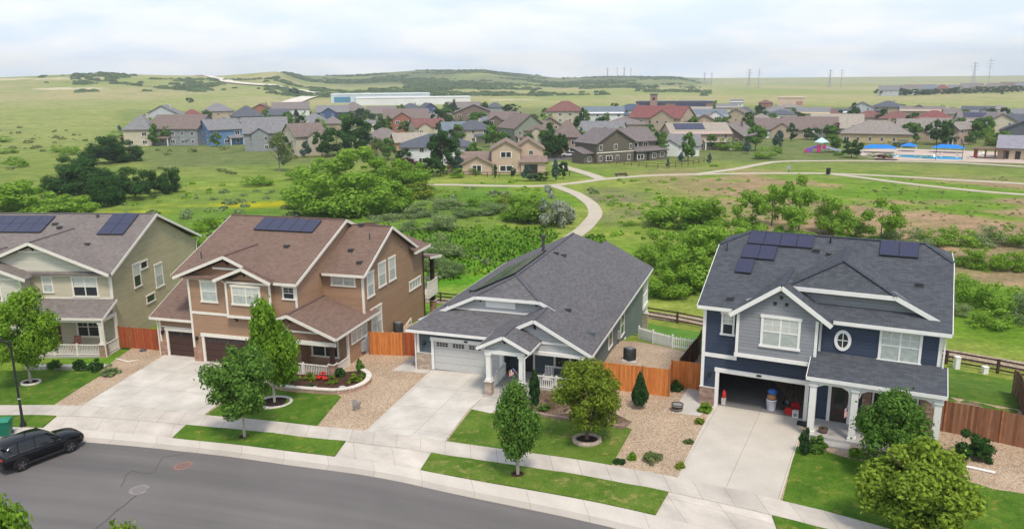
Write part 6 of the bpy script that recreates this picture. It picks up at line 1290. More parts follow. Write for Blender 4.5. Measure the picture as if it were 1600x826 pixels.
(239.6, 471.4, -4.9, 23.4, 17.0, 3.4, 6.0, 'greybrown', 'tan', 'gs', -0.47, 'far house with a long flat looking grey brown roof on the right'),
(236.5, 433.9, -4.9, 13.0, 11.0, 3.4, 6.9, 'greybrown', 'cream', 'hip', -0.5, 'small cream house with a grey brown roof right of the red pyramid roof'),
(261.6, 453.3, -4.6, 15.8, 13.4, 3.4, 6.1, 'slate', 'grey', 'cross', -0.52, 'slate roofed house at the edge of the right hand meadow'),
(190.2, 327.3, -4.3, 16.7, 15.2, 5.3, 8.5, 'greybrown', 'cream', 'cross', -0.35, "cream house with solar panels on its roof above the pool's right end"),
(154.9, 278.8, -4.3, 5.2, 11.0, 5.3, 8.5, 'taupe', 'pinktan', 'gf', -0.94, 'narrow pinkish tan gable end beside the dark pool side trees'),
(190.9, 317.5, -4.3, 11.4, 11.0, 5.3, 8.5, 'greybrown', 'cream', 'gf', -0.19, 'cream gabled house behind the yellow green tree left of the dark grey house'),
(251.7, 416.2, -4.7, 6.8, 11.0, 3.4, 5.5, 'grey', 'bluegrey2', 'gf', -0.89, 'small blue grey gable at the back right side of the subdivision'),
(258.1, 414.3, -4.7, 11.0, 11.0, 3.4, 6.3, 'grey', 'white', 'cross', -0.56, 'white house at the right edge with a grey roof below the meadow'),
(217.4, 343.6, -4.5, 12.6, 11.0, 3.4, 6.9, 'slate', 'grey', 'gs', -0.56, 'house with a plain dark slate roof at the right edge behind the dark grey house'),
(169.5, 266.4, -4.2, 12.9, 11.0, 5.3, 8.5, 'slate', 'darkgrey', 'gf', -0.57, 'dark grey gabled house at the right edge behind the pool house'),
(192.9, 614.0, -4.3, 10.2, 11.0, 3.4, 5.5, 'redbrown', 'brick', 'hip', -0.3, 'tiny red brick house alone at the foot of the meadow'),
(175.4, 629.4, -4.2, 9.4, 11.0, 3.4, 5.5, 'grey', 'white', 'gs', -0.27, 'tiny white building at the meadow foot right of the dark school'),
(-38.0, 437.7, -4.6, 12.0, 11.0, 3.4, 5.6, 'greybrown', 'grey', 'gs', 0.09, 'grey house squeezed between the pinkish roofed house and the brown gabled house'),
(-11.2, 390.9, -4.6, 13.0, 11.0, 3.4, 5.9, 'bluegrey', 'grey', 'hip', 0.03, 'blue grey roofed house left of the boxy dark brown house'),
(16.3, 335.5, -5.0, 9.5, 11.0, 5.3, 8.5, 'brown', 'tan', 'gf', -0.05, 'brown gabled house half hidden by the left upright green tree'),
(39.0, 471.9, -4.2, 17.5, 14.9, 3.4, 5.5, 'greybrown', 'palegrey', 'hip', -0.08, 'pale house at the right foot of the peaked red brown roof'),
(83.2, 468.1, -4.5, 13.6, 11.5, 3.4, 5.5, 'slate', 'white', 'hip', -0.18, 'white house with dark roof beside the bright red roof'),
(90.5, 377.7, -4.7, 12.5, 11.0, 3.4, 6.6, 'brown', 'tan', 'gf', -0.24, 'tan gable between the pointed dormer house and the wide brown house'),
(118.7, 383.6, -4.7, 11.5, 11.0, 3.4, 6.4, 'taupe', 'tan', 'hip', -0.3, 'tan house left of the white garage door house'),
(123.8, 330.0, -4.6, 9.9, 11.0, 3.4, 5.5, 'grey', 'grey', 'gs', -0.36, 'grey house behind the dark tree near the playground'),
(131.7, 320.9, -4.5, 8.5, 11.0, 3.4, 5.5, 'tan', 'cream', 'hip', -0.39, 'cream house just left of the ochre ranch by the pool'),
(176.8, 335.5, -4.4, 11.7, 11.0, 3.4, 5.9, 'taupe', 'tan', 'gs', -0.48, 'taupe roofed house under the red pyramid roof'),
(178.6, 311.7, -4.3, 9.3, 11.0, 3.4, 5.5, 'grey', 'cream', 'gs', -0.52, 'cream house behind the tree pair right of the dark pool side trees'),
(239.6, 475.8, -4.8, 12.6, 11.0, 3.4, 6.5, 'slate', 'palegrey', 'gf', -0.47, 'pale gabled house on the far side of the red pyramid roof'),
(285.0, 473.0, -4.4, 13.0, 11.0, 3.4, 5.5, 'taupe', 'tan', 'hip', -0.54, 'far taupe roofed house near the right meadow edge'),
(-86.9, 395.1, -4.8, 10.5, 11.0, 3.4, 6.3, 'greybrown', 'tan', 'hip', 0.22, 'tan house behind the upright tree left of the ochre house'),
(-68.1, 372.6, -4.7, 11.1, 11.0, 3.4, 5.5, 'grey', 'cream', 'gs', 0.18, 'cream house with grey roof among trees above the ochre house'),
(-145.1, 504.0, -5.1, 13.4, 11.4, 3.4, 6.8, 'slate', 'grey', 'gs', 0.28, 'slate roofed house at the left end of the long white house'),
(-62.6, 410.9, -4.8, 10.9, 11.0, 3.4, 5.5, 'taupe', 'tan', 'gf', 0.15, 'tan gable left of the white gabled brick house'),
(145.6, 546.4, -4.8, 13.6, 11.5, 3.4, 5.7, 'grey', 'cream', 'gs', -0.26, 'small cream house in front of the dark school'),
(185.7, 540.6, -4.9, 15.7, 13.3, 3.4, 6.0, 'taupe', 'grey', 'hip', -0.33, 'grey house directly below the tan box building'),
(413.7, 890.6, -4.2, 20.0, 14, 6.4, 11.4, 'grey', 'palegrey', 'gs', -0.43, 'leftmost of ten small hilltop houses at far right, pale grey walls'),
(447.6, 932.2, -4.3, 15.3, 14, 6.4, 11.5, 'greybrown', 'grey', 'hip', -0.45, 'second from left of ten small hilltop houses at far right, grey walls'),
(466.5, 943.9, -4.4, 19.3, 14, 6.5, 11.6, 'greybrown', 'white', 'cross', -0.46, 'third from left of ten small hilltop houses at far right, white walls'),
(487.2, 955.4, -4.4, 21.5, 14, 6.3, 11.3, 'bluegrey', 'palegrey', 'gs', -0.47, 'fourth from left of ten small hilltop houses at far right, pale grey walls'),
(521.7, 985.1, -4.6, 18.1, 14, 6.0, 10.7, 'redbrown', 'pinktan', 'hip', -0.49, 'fifth from left of ten small hilltop houses at far right, pinkish tan walls'),
(565.4, 1029.7, -4.7, 23.2, 14, 5.7, 10.1, 'grey', 'tan', 'cross', -0.5, 'sixth from left of ten small hilltop houses at far right, tan walls'),
(592.3, 1047.2, -4.4, 25.7, 14, 6.3, 11.3, 'greybrown', 'pinktan', 'gs', -0.51, 'seventh from left of ten small hilltop houses at far right, pinkish tan walls'),
(630.6, 1063.5, -3.8, 26.1, 14, 5.9, 10.4, 'greybrown', 'tan', 'hip', -0.54, 'eighth from left of ten small hilltop houses at far right, tan walls'),
(663.5, 1083.3, -3.2, 22.1, 14, 6.0, 10.6, 'brown', 'tan', 'cross', -0.55, 'ninth from left of ten small hilltop houses at far right, tan walls'),
(658.6, 1046.9, -3.4, 15.0, 14, 6.3, 11.3, 'grey', 'palegrey', 'gs', -0.56, 'rightmost of ten small hilltop houses at far right, pale grey walls')]
TREES=[
(-134.6, 302.7, -4.3, 4.1, 7.0, 'r', 'round leafy green tree right of the cream balcony house'),
(-128.9, 301.9, -4.2, 4.3, 6.7, 'r', 'round leafy green tree left of the long brown roofed grey house'),
(-123.4, 301.2, -4.2, 2.6, 4.8, 'c', 'narrow dark green conifer left of the long brown roofed grey house'),
(-120.4, 300.9, -4.2, 2.2, 2.9, 'd', 'dense dark green tree right of the long brown roofed grey house'),
(-154.4, 322.2, -4.4, 3.6, 3.3, 'm', 'maroon leaved shrub left of the cream balcony house'),
(-187.4, 386.4, -4.6, 2.5, 3.1, 'b', 'blue green spruce behind the cream balcony house'),
(-170.3, 347.3, -4.6, 6.1, 3.3, 's', 'low rounded green bush left of the cream balcony house, rightmost of two'),
(-107.3, 309.0, -4.3, 3.0, 3.9, 'r', 'round leafy green tree right of the bright blue house'),
(-105.9, 312.1, -4.3, 2.0, 5.5, 'c', 'narrow dark green conifer right of the bright blue house'),
(-99.0, 305.2, -4.3, 3.2, 3.6, 'r', 'round leafy green tree left of the grey centre gabled house'),
(-64.6, 252.3, -4.5, 3.4, 5.0, 'b', 'blue green spruce in front of the cream cross gabled house'),
(-118.0, 430.4, -5.1, 4.4, 6.1, 'r', 'round leafy green tree in front of the long white house'),
(-124.1, 469.4, -5.2, 4.5, 7.4, 'c', 'narrow dark green conifer in front of the long white house'),
(-102.3, 372.3, -4.7, 3.3, 3.5, 'r', 'round leafy green tree left of the low cream grey roofed house'),
(-70.9, 295.5, -4.5, 3.8, 8.9, 'p', 'tall upright green tree behind the cream cross gabled house'),
(-51.4, 265.3, -4.7, 8.9, 10.2, 'd', 'dense dark green tree left of the ochre house'),
(-55.4, 256.5, -4.6, 8.2, 8.2, 'd', 'dense dark green tree right of the cream cross gabled house'),
(-62.1, 338.0, -4.6, 5.9, 7.0, 'r', 'round leafy green tree in front of the cream house among trees'),
(-87.9, 474.5, -5.1, 4.9, 6.8, 'd', 'dense dark green tree right of the cream window house'),
(-81.8, 399.5, -4.9, 7.0, 7.6, 'r', 'round leafy green tree right of the tan house by the upright tree'),
(-62.1, 385.1, -4.7, 5.5, 7.3, 'r', 'round leafy green tree left of the tan gable by the brick house'),
(-91.5, 462.3, -5.1, 4.8, 5.1, 'd', 'dense dark green tree left of the cream window house'),
(-37.3, 222.9, -4.8, 5.0, 7.5, 'o', 'olive grey green tree in front of the ochre house'),
(-37.6, 244.4, -4.8, 5.1, 6.3, 'r', 'round leafy green tree in front of the ochre house'),
(-29.2, 222.7, -4.8, 6.4, 3.2, 'm', 'maroon leaved shrub left of the white slate roofed house, leftmost of two'),
(-25.4, 216.1, -4.8, 4.5, 2.8, 'm', 'maroon leaved shrub left of the white slate roofed house, rightmost of two'),
(-17.7, 206.6, -4.8, 7.0, 10.3, 'd', 'dense dark green tree in front of the white slate roofed house, rightmost of two'),
(-19.8, 201.1, -4.8, 4.9, 4.2, 'd', 'dense dark green tree in front of the white slate roofed house, leftmost of two'),
(-13.7, 206.4, -4.8, 4.3, 4.6, 'b', 'blue green spruce right of the white slate roofed house'),
(-47.5, 364.7, -4.7, 5.8, 5.2, 'r', 'round leafy green tree in front of the white gabled brick house'),
(-36.7, 420.6, -4.6, 7.3, 7.3, 'd', 'dense dark green tree in front of the squeezed grey house'),
(-33.8, 431.1, -4.6, 5.5, 8.2, 'r', 'round leafy green tree right of the squeezed grey house'),
(-37.3, 536.9, -4.7, 4.2, 9.3, 'c', 'narrow dark green conifer left of the small house at the warehouse end'),
(-26.5, 428.9, -4.5, 4.8, 4.8, 'r', 'round leafy green tree left of the brown gabled house'),
(-15.1, 414.9, -4.5, 6.6, 6.6, 'r', 'round leafy green tree right of the brown gabled house'),
(-6.6, 290.1, -5.1, 6.0, 7.4, 'r', 'round leafy green tree right of the wide dark roofed cream house'),
(2.0, 318.4, -5.0, 6.3, 8.1, 'o2', 'broad dark leaved round tree behind the huge sloping roofed house'),
(18.9, 441.1, -4.2, 4.9, 7.0, 'r', 'round leafy green tree left of the peaked red brown roofed house, rightmost of two'),
(0.9, 547.7, -4.7, 9.5, 6.1, 'd', 'dense dark green tree right of the small hillside edge house'),
(12.6, 419.6, -4.3, 3.3, 4.7, 'r', 'round leafy green tree left of the peaked red brown roofed house, leftmost of two'),
(12.0, 251.2, -5.1, 5.0, 10.0, 'p', 'tall upright green tree left of the tall tan brown house'),
(21.6, 263.8, -5.2, 4.6, 11.0, 'p', 'tall upright green tree right of the tall tan brown house'),
(35.1, 315.4, -5.1, 6.8, 8.0, 'o2', 'broad dark leaved round tree behind the dark edged white house'),
(57.3, 376.3, -4.7, 4.2, 4.5, 'r', 'round leafy green tree right of the long low tan house'),
(52.0, 234.9, -5.0, 4.3, 7.9, 'r', 'round leafy green tree in front of the low white gabled house'),
(68.2, 271.5, -5.0, 3.5, 4.8, 'r', 'round leafy green tree right of the pinkish tan solar house'),
(56.3, 226.9, -5.0, 1.5, 2.9, 'b', 'blue green spruce in front of the pinkish tan solar house'),
(49.2, 231.5, -5.0, 1.9, 2.6, 'b', 'blue green spruce in front of the low white gabled house, rightmost of two'),
(42.8, 218.0, -5.0, 1.2, 2.4, 'b', 'blue green spruce in front of the low white gabled house, leftmost of two'),
(8.1, 217.6, -4.9, 3.8, 3.8, 'r', 'round leafy green tree in front of the tall tan brown house'),
(10.5, 188.4, -4.7, 2.1, 4.9, 'b', 'blue green spruce in front of the tall tan brown house, rightmost of two'),
(12.6, 193.4, -4.8, 2.5, 3.7, 'd', 'dense dark green tree in front of the tall tan brown house, rightmost of two'),
(3.9, 190.2, -4.7, 2.8, 3.7, 'b', 'blue green spruce in front of the tall tan brown house, leftmost of two'),
(-3.9, 193.3, -4.8, 1.2, 3.4, 'y', 'slim dark cypress right of the white slate roofed house'),
(0.5, 193.0, -4.8, 1.2, 3.9, 'y', 'slim dark cypress left of the tall tan brown house'),
(7.0, 191.2, -4.7, 3.4, 1.8, 'd', 'dense dark green tree in front of the tall tan brown house, leftmost of two'),
(-9.7, 206.2, -4.8, 5.0, 2.3, 's', 'low rounded green bush right of the white slate roofed house'),
(-13.3, 197.9, -4.8, 3.5, 2.5, 's', 'low rounded green bush in front of the white slate roofed house'),
(80.5, 264.2, -4.9, 6.3, 8.0, 'r', 'round leafy green tree right of the wide brown house'),
(90.8, 271.7, -4.8, 4.3, 5.6, 'b', 'blue green spruce in front of the white garage door house'),
(105.4, 301.6, -4.7, 3.6, 5.8, 'o2', 'broad dark leaved round tree right of the white garage door house'),
(74.9, 265.3, -5.0, 5.1, 3.8, 's', 'low rounded green bush in front of the wide brown house, leftmost of two'),
(75.4, 256.0, -4.9, 2.9, 3.7, 'b', 'blue green spruce in front of the wide brown house'),
(75.4, 239.2, -4.9, 6.5, 3.4, 's', 'low rounded green bush in front of the wide brown house, rightmost of two'),
(84.3, 254.3, -4.9, 3.3, 2.8, 's', 'low rounded green bush in front of the white garage door house'),
(117.1, 318.7, -4.6, 6.6, 2.5, 's', 'low rounded green bush left of the white arched porch house'),
(123.1, 324.6, -4.6, 6.7, 4.1, 'd', 'dense dark green tree right of the grey playground side house'),
(111.9, 293.9, -4.6, 2.8, 2.3, 'b', 'blue green spruce in front of the white arched porch house'),
(127.1, 316.4, -4.5, 4.0, 5.0, 'm', 'maroon leaved shrub left of the cream house by the ranch'),
(102.6, 255.0, -4.7, 4.9, 4.9, 'r', 'round leafy green tree in front of the cream house by the ranch'),
(100.8, 236.8, -4.7, 4.6, 4.9, 'd', 'dense dark green tree in front of the ochre ranch by the pool'),
(100.2, 244.8, -4.7, 2.7, 2.0, 's', 'low rounded green bush in front of the cream house by the ranch'),
(141.8, 281.4, -4.3, 4.0, 6.3, 'r', 'round leafy green tree in front of the taupe roofed house'),
(145.9, 275.1, -4.3, 6.6, 7.5, 'd', 'dense dark green tree left of the narrow pinkish gable house'),
(149.5, 274.5, -4.3, 3.5, 7.9, 'r', 'round leafy green tree left of the narrow pinkish gable house'),
(158.2, 284.0, -4.2, 3.2, 2.7, 's', 'low rounded green bush behind the narrow pinkish gable house'),
(160.9, 277.9, -4.2, 4.9, 7.5, 'r', 'round leafy green tree in front of the cream house behind the tree pair'),
(156.1, 273.3, -4.2, 3.1, 3.9, 'r', 'round leafy green tree right of the narrow pinkish gable house'),
(160.9, 267.4, -4.2, 5.1, 5.5, 'l', 'bright yellow green bush in front of the cream gabled house by the yellow green tree'),
(131.3, 270.2, -4.4, 6.0, 3.0, 'b2', 'wide teal green bush left of the taupe roofed house'),
(104.8, 400.4, -4.7, 3.8, 3.2, 's', 'low rounded green bush left of the tan brown roofed gabled house'),
(131.9, 435.8, -5.0, 3.5, 4.1, 'r', 'round leafy green tree right of the small pale grey gabled house'),
(80.1, 625.6, -4.9, 4.9, 3.9, 'd', 'dense dark green tree behind the navy roofed white house'),
(116.6, 585.5, -4.6, 6.5, 4.6, 'r', 'round leafy green tree behind the dark topped white house'),
(133.2, 283.2, -4.4, 2.7, 1.8, 's', 'low rounded green bush right of the ochre ranch by the pool'),
(109.0, 239.2, -4.6, 6.5, 1.5, 'h', 'clipped green hedge in front of the ochre ranch by the pool'),
(108.3, 231.7, -4.7, 6.3, 1.5, 'hd', 'clipped dark maroon hedge in front of the ochre ranch by the pool'),
(-120.6, 236.0, -4.3, 10.2, 7.9, 'dg', 'dense dark green tree behind the left dark grove, leftmost of two'),
(-116.2, 242.6, -4.3, 6.6, 5.8, 'dg', 'dense dark green tree behind the left dark grove, rightmost of two'),
(-116.1, 211.5, -4.5, 6.8, 5.1, 'dg', 'dense dark green tree left of the left dark grove, second from left of three'),
(-93.2, 177.9, -4.7, 8.9, 7.2, 'dg', 'dense dark green tree left of the left dark grove, rightmost of three'),
(-79.7, 165.9, -4.8, 6.7, 6.2, 'dg', 'dense dark green tree in front of the left dark grove, rightmost of two'),
(-79.3, 174.1, -4.8, 4.2, 5.9, 'dg', 'dense dark green tree right of the left dark grove, leftmost of two'),
(-75.8, 174.8, -4.7, 4.8, 5.6, 'dg', 'dense dark green tree right of the left dark grove, rightmost of two'),
(-96.5, 173.4, -4.8, 7.8, 5.6, 'dg', 'dense dark green tree left of the left dark grove, leftmost of three'),
(-104.4, 178.7, -4.7, 4.9, 2.9, 's', 'low rounded green bush left of the left dark grove, rightmost of three'),
(-81.1, 157.8, -4.8, 5.9, 5.6, 'dg', 'dense dark green tree in front of the left dark grove, leftmost of two'),
(-92.1, 146.9, -4.9, 7.6, 5.5, 'w', 'bushy light green willow left of the left dark grove, second from left of three'),
(-85.4, 145.0, -4.9, 5.9, 4.2, 'w', 'bushy light green willow left of the left dark grove, rightmost of three'),
(-80.7, 146.7, -4.9, 6.0, 4.1, 'w', 'bushy light green willow in front of the left dark grove'),
(-92.6, 144.3, -5.0, 4.7, 4.2, 'w', 'bushy light green willow left of the left dark grove, leftmost of three'),
(-146.1, 265.8, -4.3, 5.5, 3.4, 's', 'low rounded green bush behind the left dark grove, second from left of three'),
(-156.3, 276.6, -4.3, 4.4, 2.6, 's', 'low rounded green bush behind the left dark grove, leftmost of three'),
(-141.5, 228.1, -4.4, 4.8, 3.7, 's', 'low rounded green bush left of the left dark grove, second from left of three'),
(-172.5, 274.9, -4.5, 5.3, 2.2, 's', 'low rounded green bush left of the left dark grove, leftmost of three'),
(-204.7, 325.6, -4.2, 5.2, 2.6, 's', 'low rounded green bush left of the cream balcony house, leftmost of two'),
(-130.0, 243.8, -4.3, 3.5, 2.7, 's', 'low rounded green bush behind the left dark grove, rightmost of three'),
(-62.2, 214.3, -4.6, 6.2, 10.7, 'og', 'tall olive tree with bare grey branches in front of the cream cross gabled house'),
(-40.9, 174.1, -4.7, 7.9, 7.3, 'w', 'bushy light green willow behind the big willow clump, leftmost of two'),
(-33.5, 173.5, -4.7, 8.4, 8.1, 'w', 'bushy light green willow behind the big willow clump, rightmost of two'),
(-26.3, 168.0, -4.6, 8.4, 7.9, 'd2', 'dense deep green willow behind the big willow clump'),
(-22.2, 172.6, -4.6, 6.1, 7.0, 'w', 'bushy light green willow right of the big willow clump, rightmost of two'),
(-39.9, 154.2, -4.7, 6.3, 4.3, 'w', 'bushy light green willow left of the big willow clump, leftmost of two'),
(-32.6, 143.8, -4.6, 8.2, 7.0, 'w', 'bushy light green willow left of the big willow clump, rightmost of two'),
(-27.3, 143.3, -4.6, 7.7, 7.7, 'w', 'bushy light green willow in front of the big willow clump'),
(-22.5, 146.5, -4.5, 5.9, 4.8, 'w', 'bushy light green willow right of the big willow clump, leftmost of two'),
(-19.1, 162.7, -4.6, 5.8, 3.7, 'l', 'bright yellow green bush right of the big willow clump'),
(-52.2, 197.5, -4.7, 6.4, 3.5, 's', 'low rounded green bush in front of the cream cross gabled house'),
(-59.8, 186.1, -4.7, 6.6, 2.7, 's', 'low rounded green bush left of the big willow clump'),
(7.2, 129.3, -4.3, 5.3, 6.8, 'sv', 'silvery grey rounded tree in front of the bend in the footpath'),
(3.5, 132.0, -4.4, 4.3, 4.9, 'w', 'bushy light green willow left of the bend in the footpath, rightmost of two'),
(1.4, 133.5, -4.4, 3.7, 3.7, 'w', 'bushy light green willow left of the bend in the footpath, leftmost of two'),
(-1.1, 154.1, -4.5, 3.7, 2.0, 'l', 'bright yellow green bush left of the bend in the footpath, leftmost of two'),
(-6.0, 151.2, -4.5, 4.9, 2.2, 's', 'low rounded green bush left of the bend in the footpath'),
(-12.0, 149.4, -4.5, 6.1, 2.2, 'g', 'grey green willow shrub right of the big willow clump, fifth from left of six'),
(-16.1, 142.3, -4.5, 5.8, 2.5, 'g', 'grey green willow shrub right of the big willow clump, third from left of six'),
(-7.9, 139.5, -4.4, 5.0, 2.3, 'g', 'grey green willow shrub right of the big willow clump, rightmost of six'),
(-3.4, 141.9, -4.4, 5.1, 2.3, 'g', 'grey green willow shrub left of the bend in the footpath'),
(-18.0, 139.0, -4.5, 4.1, 2.0, 'g', 'grey green willow shrub right of the big willow clump, leftmost of six'),
(-22.1, 136.1, -4.5, 4.4, 1.8, 'g', 'grey green willow shrub in front of the big willow clump'),
(2.6, 153.8, -4.5, 4.5, 1.7, 'l', 'bright yellow green bush left of the bend in the footpath, rightmost of two'),
(-9.7, 106.9, -4.4, 4.2, 3.3, 'g', 'grey green willow shrub left of the grey one storey house'),
(-7.5, 95.8, -4.3, 3.2, 2.7, 'g', 'grey green willow shrub behind the brown shingled house with white trim, rightmost of two'),
(-11.3, 126.1, -4.4, 4.5, 3.1, 'g', 'grey green willow shrub right of the big willow clump, fourth from left of six'),
(-10.5, 99.5, -4.4, 3.3, 3.3, 'g', 'grey green willow shrub behind the brown shingled house with white trim, leftmost of two'),
(-16.5, 126.6, -4.4, 3.5, 2.1, 'g', 'grey green willow shrub right of the big willow clump, second from left of six'),
(-46.9, 114.3, -4.7, 4.1, 4.7, 'l2', 'loose light green shrub right of the olive sided house at far left'),
(-49.7, 129.6, -4.7, 4.2, 3.2, 'l2', 'loose light green shrub behind the olive sided house at far left'),
(27.4, 128.1, -4.3, 6.9, 4.8, 'w', 'bushy light green willow right of the bend in the footpath, leftmost of two'),
(30.0, 122.3, -4.3, 5.0, 4.4, 'w', 'bushy light green willow right of the bend in the footpath, rightmost of two'),
(18.6, 97.7, -4.2, 4.2, 4.5, 'w', 'bushy light green willow behind the split rail fence, leftmost of four'),
(19.9, 88.3, -4.2, 4.7, 5.1, 'w', 'bushy light green willow behind the split rail fence, third from left of four'),
(23.4, 91.1, -4.2, 4.7, 5.6, 'w', 'bushy light green willow behind the split rail fence, rightmost of four'),
(17.5, 85.1, -4.2, 3.1, 3.0, 'w', 'bushy light green willow behind the split rail fence, second from left of four'),
(25.9, 106.9, -4.2, 4.4, 4.0, 'w', 'bushy light green willow left of the navy house, leftmost of four'),
(35.5, 116.9, -4.2, 3.6, 5.9, 'w', 'bushy light green willow left of the navy house, third from left of four'),
(42.2, 127.4, -4.3, 3.7, 5.2, 't', 'open branched light green tree behind the navy house, leftmost of two'),
(45.0, 122.8, -4.3, 4.6, 6.6, 't', 'open branched light green tree behind the navy house, rightmost of two'),
(40.8, 112.9, -4.2, 3.7, 4.3, 'w', 'bushy light green willow left of the navy house, rightmost of four'),
(49.1, 119.5, -4.3, 4.3, 5.5, 'w', 'bushy light green willow behind the navy house, leftmost of two'),
(52.3, 110.7, -4.3, 4.4, 5.1, 't', 'open branched light green tree right of the navy house'),
(49.0, 112.6, -4.3, 3.3, 2.8, 'w', 'bushy light green willow behind the navy house, rightmost of two'),
(30.6, 104.6, -4.2, 4.3, 3.4, 'w', 'bushy light green willow left of the navy house, second from left of four'),
(52.7, 112.5, -4.3, 4.1, 2.0, 'l2', 'loose light green shrub right of the navy house'),
(53.9, 110.3, -4.3, 3.6, 2.7, 'g', 'grey green willow shrub right of the navy house, leftmost of three'),
(56.4, 109.8, -4.3, 4.2, 2.9, 'g', 'grey green willow shrub right of the navy house, second from left of three'),
(60.0, 110.6, -4.3, 4.2, 2.7, 's', 'low rounded green bush right of the navy house, leftmost of three'),
(64.1, 111.5, -4.4, 4.6, 2.9, 's', 'low rounded green bush right of the navy house, second from left of three'),
(68.2, 111.4, -4.4, 4.6, 2.9, 'g', 'grey green willow shrub right of the navy house, rightmost of three'),
(71.7, 110.5, -4.4, 4.5, 3.1, 's', 'low rounded green bush right of the navy house, rightmost of three'),
(57.1, 97.3, -4.3, 3.2, 2.7, 'h2', 'bright green thicket bush right of the navy house, leftmost of three'),
(59.5, 96.6, -4.3, 3.5, 2.9, 'h2', 'bright green thicket bush right of the navy house, second from left of three'),
(62.1, 96.2, -4.3, 3.5, 3.0, 'h2', 'bright green thicket bush right of the navy house, rightmost of three'),
(64.0, 95.2, -4.3, 3.2, 3.2, 'h2', 'bright green thicket bush behind the back fence at right'),
(48.2, 80.2, -4.3, 3.4, 3.1, 's', 'low rounded green bush behind the back fence at right, second from left of four'),
(49.6, 77.4, -4.3, 3.6, 3.2, 's', 'low rounded green bush behind the back fence at right, rightmost of four'),
(50.1, 74.1, -4.3, 3.1, 3.5, 'g', 'grey green willow shrub behind the back fence at right, rightmost of two'),
(49.4, 84.7, -4.3, 2.4, 2.8, 's', 'low rounded green bush behind the back fence at right, leftmost of four'),
(45.9, 72.8, -4.3, 3.1, 2.1, 's', 'low rounded green bush behind the back fence at right, third from left of four'),
(45.2, 77.0, -4.3, 1.9, 1.5, 'g', 'grey green willow shrub behind the back fence at right, leftmost of two'),
(55.8, 219.9, -4.9, 2.1, 1.1, 's', 'low rounded green bush in front of the pinkish tan solar house'),
(54.0, 127.1, -4.3, 3.1, 1.7, 'l2', 'loose light green shrub behind the navy house'),
(19.5, 128.5, -4.3, 2.3, 1.0, 's', 'low rounded green bush right of the bend in the footpath'),
(234.1, 421.6, -4.8, 3.7, 4.2, 'fr', 'small leafy tree right of the small cream house'),
(71.9, 268.5, -5.0, 4.7, 4.2, 'fs', 'small round bush in front of the wide brown house'),
(-128.6, 469.8, -5.2, 3.2, 6.4, 'fr', 'small leafy tree in front of the long white house, second from left of three'),
(-135.3, 307.0, -4.3, 3.8, 6.8, 'fd', 'small dark tree right of the cream balcony house'),
(207.4, 490.0, -5.1, 3.8, 6.8, 'fd', 'small dark tree left of the white edged pale house, leftmost of two'),
(146.4, 469.3, -5.1, 5.3, 4.3, 'fd', 'small dark tree left of the small grey roofed house, rightmost of two'),
(83.8, 432.0, -4.5, 4.0, 7.3, 'fr', 'small leafy tree right of the dark topped white house, rightmost of three'),
(-11.3, 231.1, -4.9, 4.6, 4.4, 'fd', 'small dark tree right of the white slate roofed house'),
(12.5, 299.8, -5.1, 5.0, 5.3, 'fr', 'small leafy tree right of the small brown gabled cream house'),
(172.2, 297.5, -4.2, 4.8, 6.8, 'fd', 'small dark tree right of the cream house behind the tree pair'),
(-70.8, 250.8, -4.5, 4.0, 5.9, 'fd', 'small dark tree left of the cream cross gabled house'),
(-146.4, 484.8, -5.1, 5.3, 7.2, 'fr', 'small leafy tree in front of the red brick gabled house'),
(17.3, 410.4, -4.4, 3.3, 5.8, 'fs', 'small round bush left of the peaked red brown roofed house, leftmost of three'),
(-7.1, 313.2, -5.0, 5.2, 5.0, 'fr', 'small leafy tree right of the wide dark roofed cream house'),
(154.9, 253.3, -4.3, 5.2, 5.7, 'fr', 'small leafy tree left of the dark grey gabled house'),
(-30.7, 416.1, -4.6, 4.7, 4.0, 'fd', 'small dark tree right of the squeezed grey house'),
(255.2, 417.5, -4.7, 3.5, 4.2, 'fs', 'small round bush right of the small blue grey gabled house'),
(-50.5, 275.2, -4.7, 3.9, 5.5, 'fd', 'small dark tree left of the ochre house'),
(-22.6, 308.0, -4.9, 5.1, 4.8, 'fd', 'small dark tree in front of the low blue grey roofed house'),
(-3.2, 298.7, -5.1, 5.1, 4.1, 'fr', 'small leafy tree left of the huge sloping roofed house, leftmost of two'),
(189.2, 379.4, -4.8, 4.8, 5.8, 'fd', 'small dark tree right of the right red brown roofed house'),
(149.9, 488.2, -5.1, 5.5, 6.6, 'fd', 'small dark tree left of the small grey roofed house, leftmost of two'),
(44.1, 373.2, -4.7, 3.6, 7.0, 'fr', 'small leafy tree in front of the white blue grey roofed house'),
(249.8, 444.4, -4.7, 5.3, 4.7, 'fr', 'small leafy tree left of the meadow edge slate roofed house'),
(-80.2, 469.0, -5.0, 3.9, 4.6, 'fd', 'small dark tree left of the low grey house'),
(-132.0, 298.3, -4.2, 4.5, 7.4, 'fr', 'small leafy tree right of the cream balcony house'),
(84.2, 436.8, -4.5, 4.0, 6.7, 'fr', 'small leafy tree right of the dark topped white house, second from left of three'),
(13.0, 306.3, -5.1, 4.9, 6.9, 'fd', 'small dark tree right of the small brown gabled cream house'),
(236.8, 388.0, -4.7, 3.9, 7.1, 'fd', 'small dark tree in front of the small blue grey gabled house'),
(-29.4, 446.7, -4.5, 3.4, 7.2, 'fd', 'small dark tree left of the brown gabled house'),
(6.5, 299.8, -5.1, 5.0, 4.1, 'fr', 'small leafy tree right of the huge sloping roofed house'),
(-130.0, 425.7, -5.1, 4.2, 4.9, 'fs', 'small round bush right of the plain grey slate roofed house, leftmost of two'),
(42.0, 290.1, -5.2, 3.8, 5.5, 'fd', 'small dark tree right of the dark edged white house'),
(-57.3, 351.5, -4.7, 3.6, 5.1, 'fd', 'small dark tree right of the cream house among trees'),
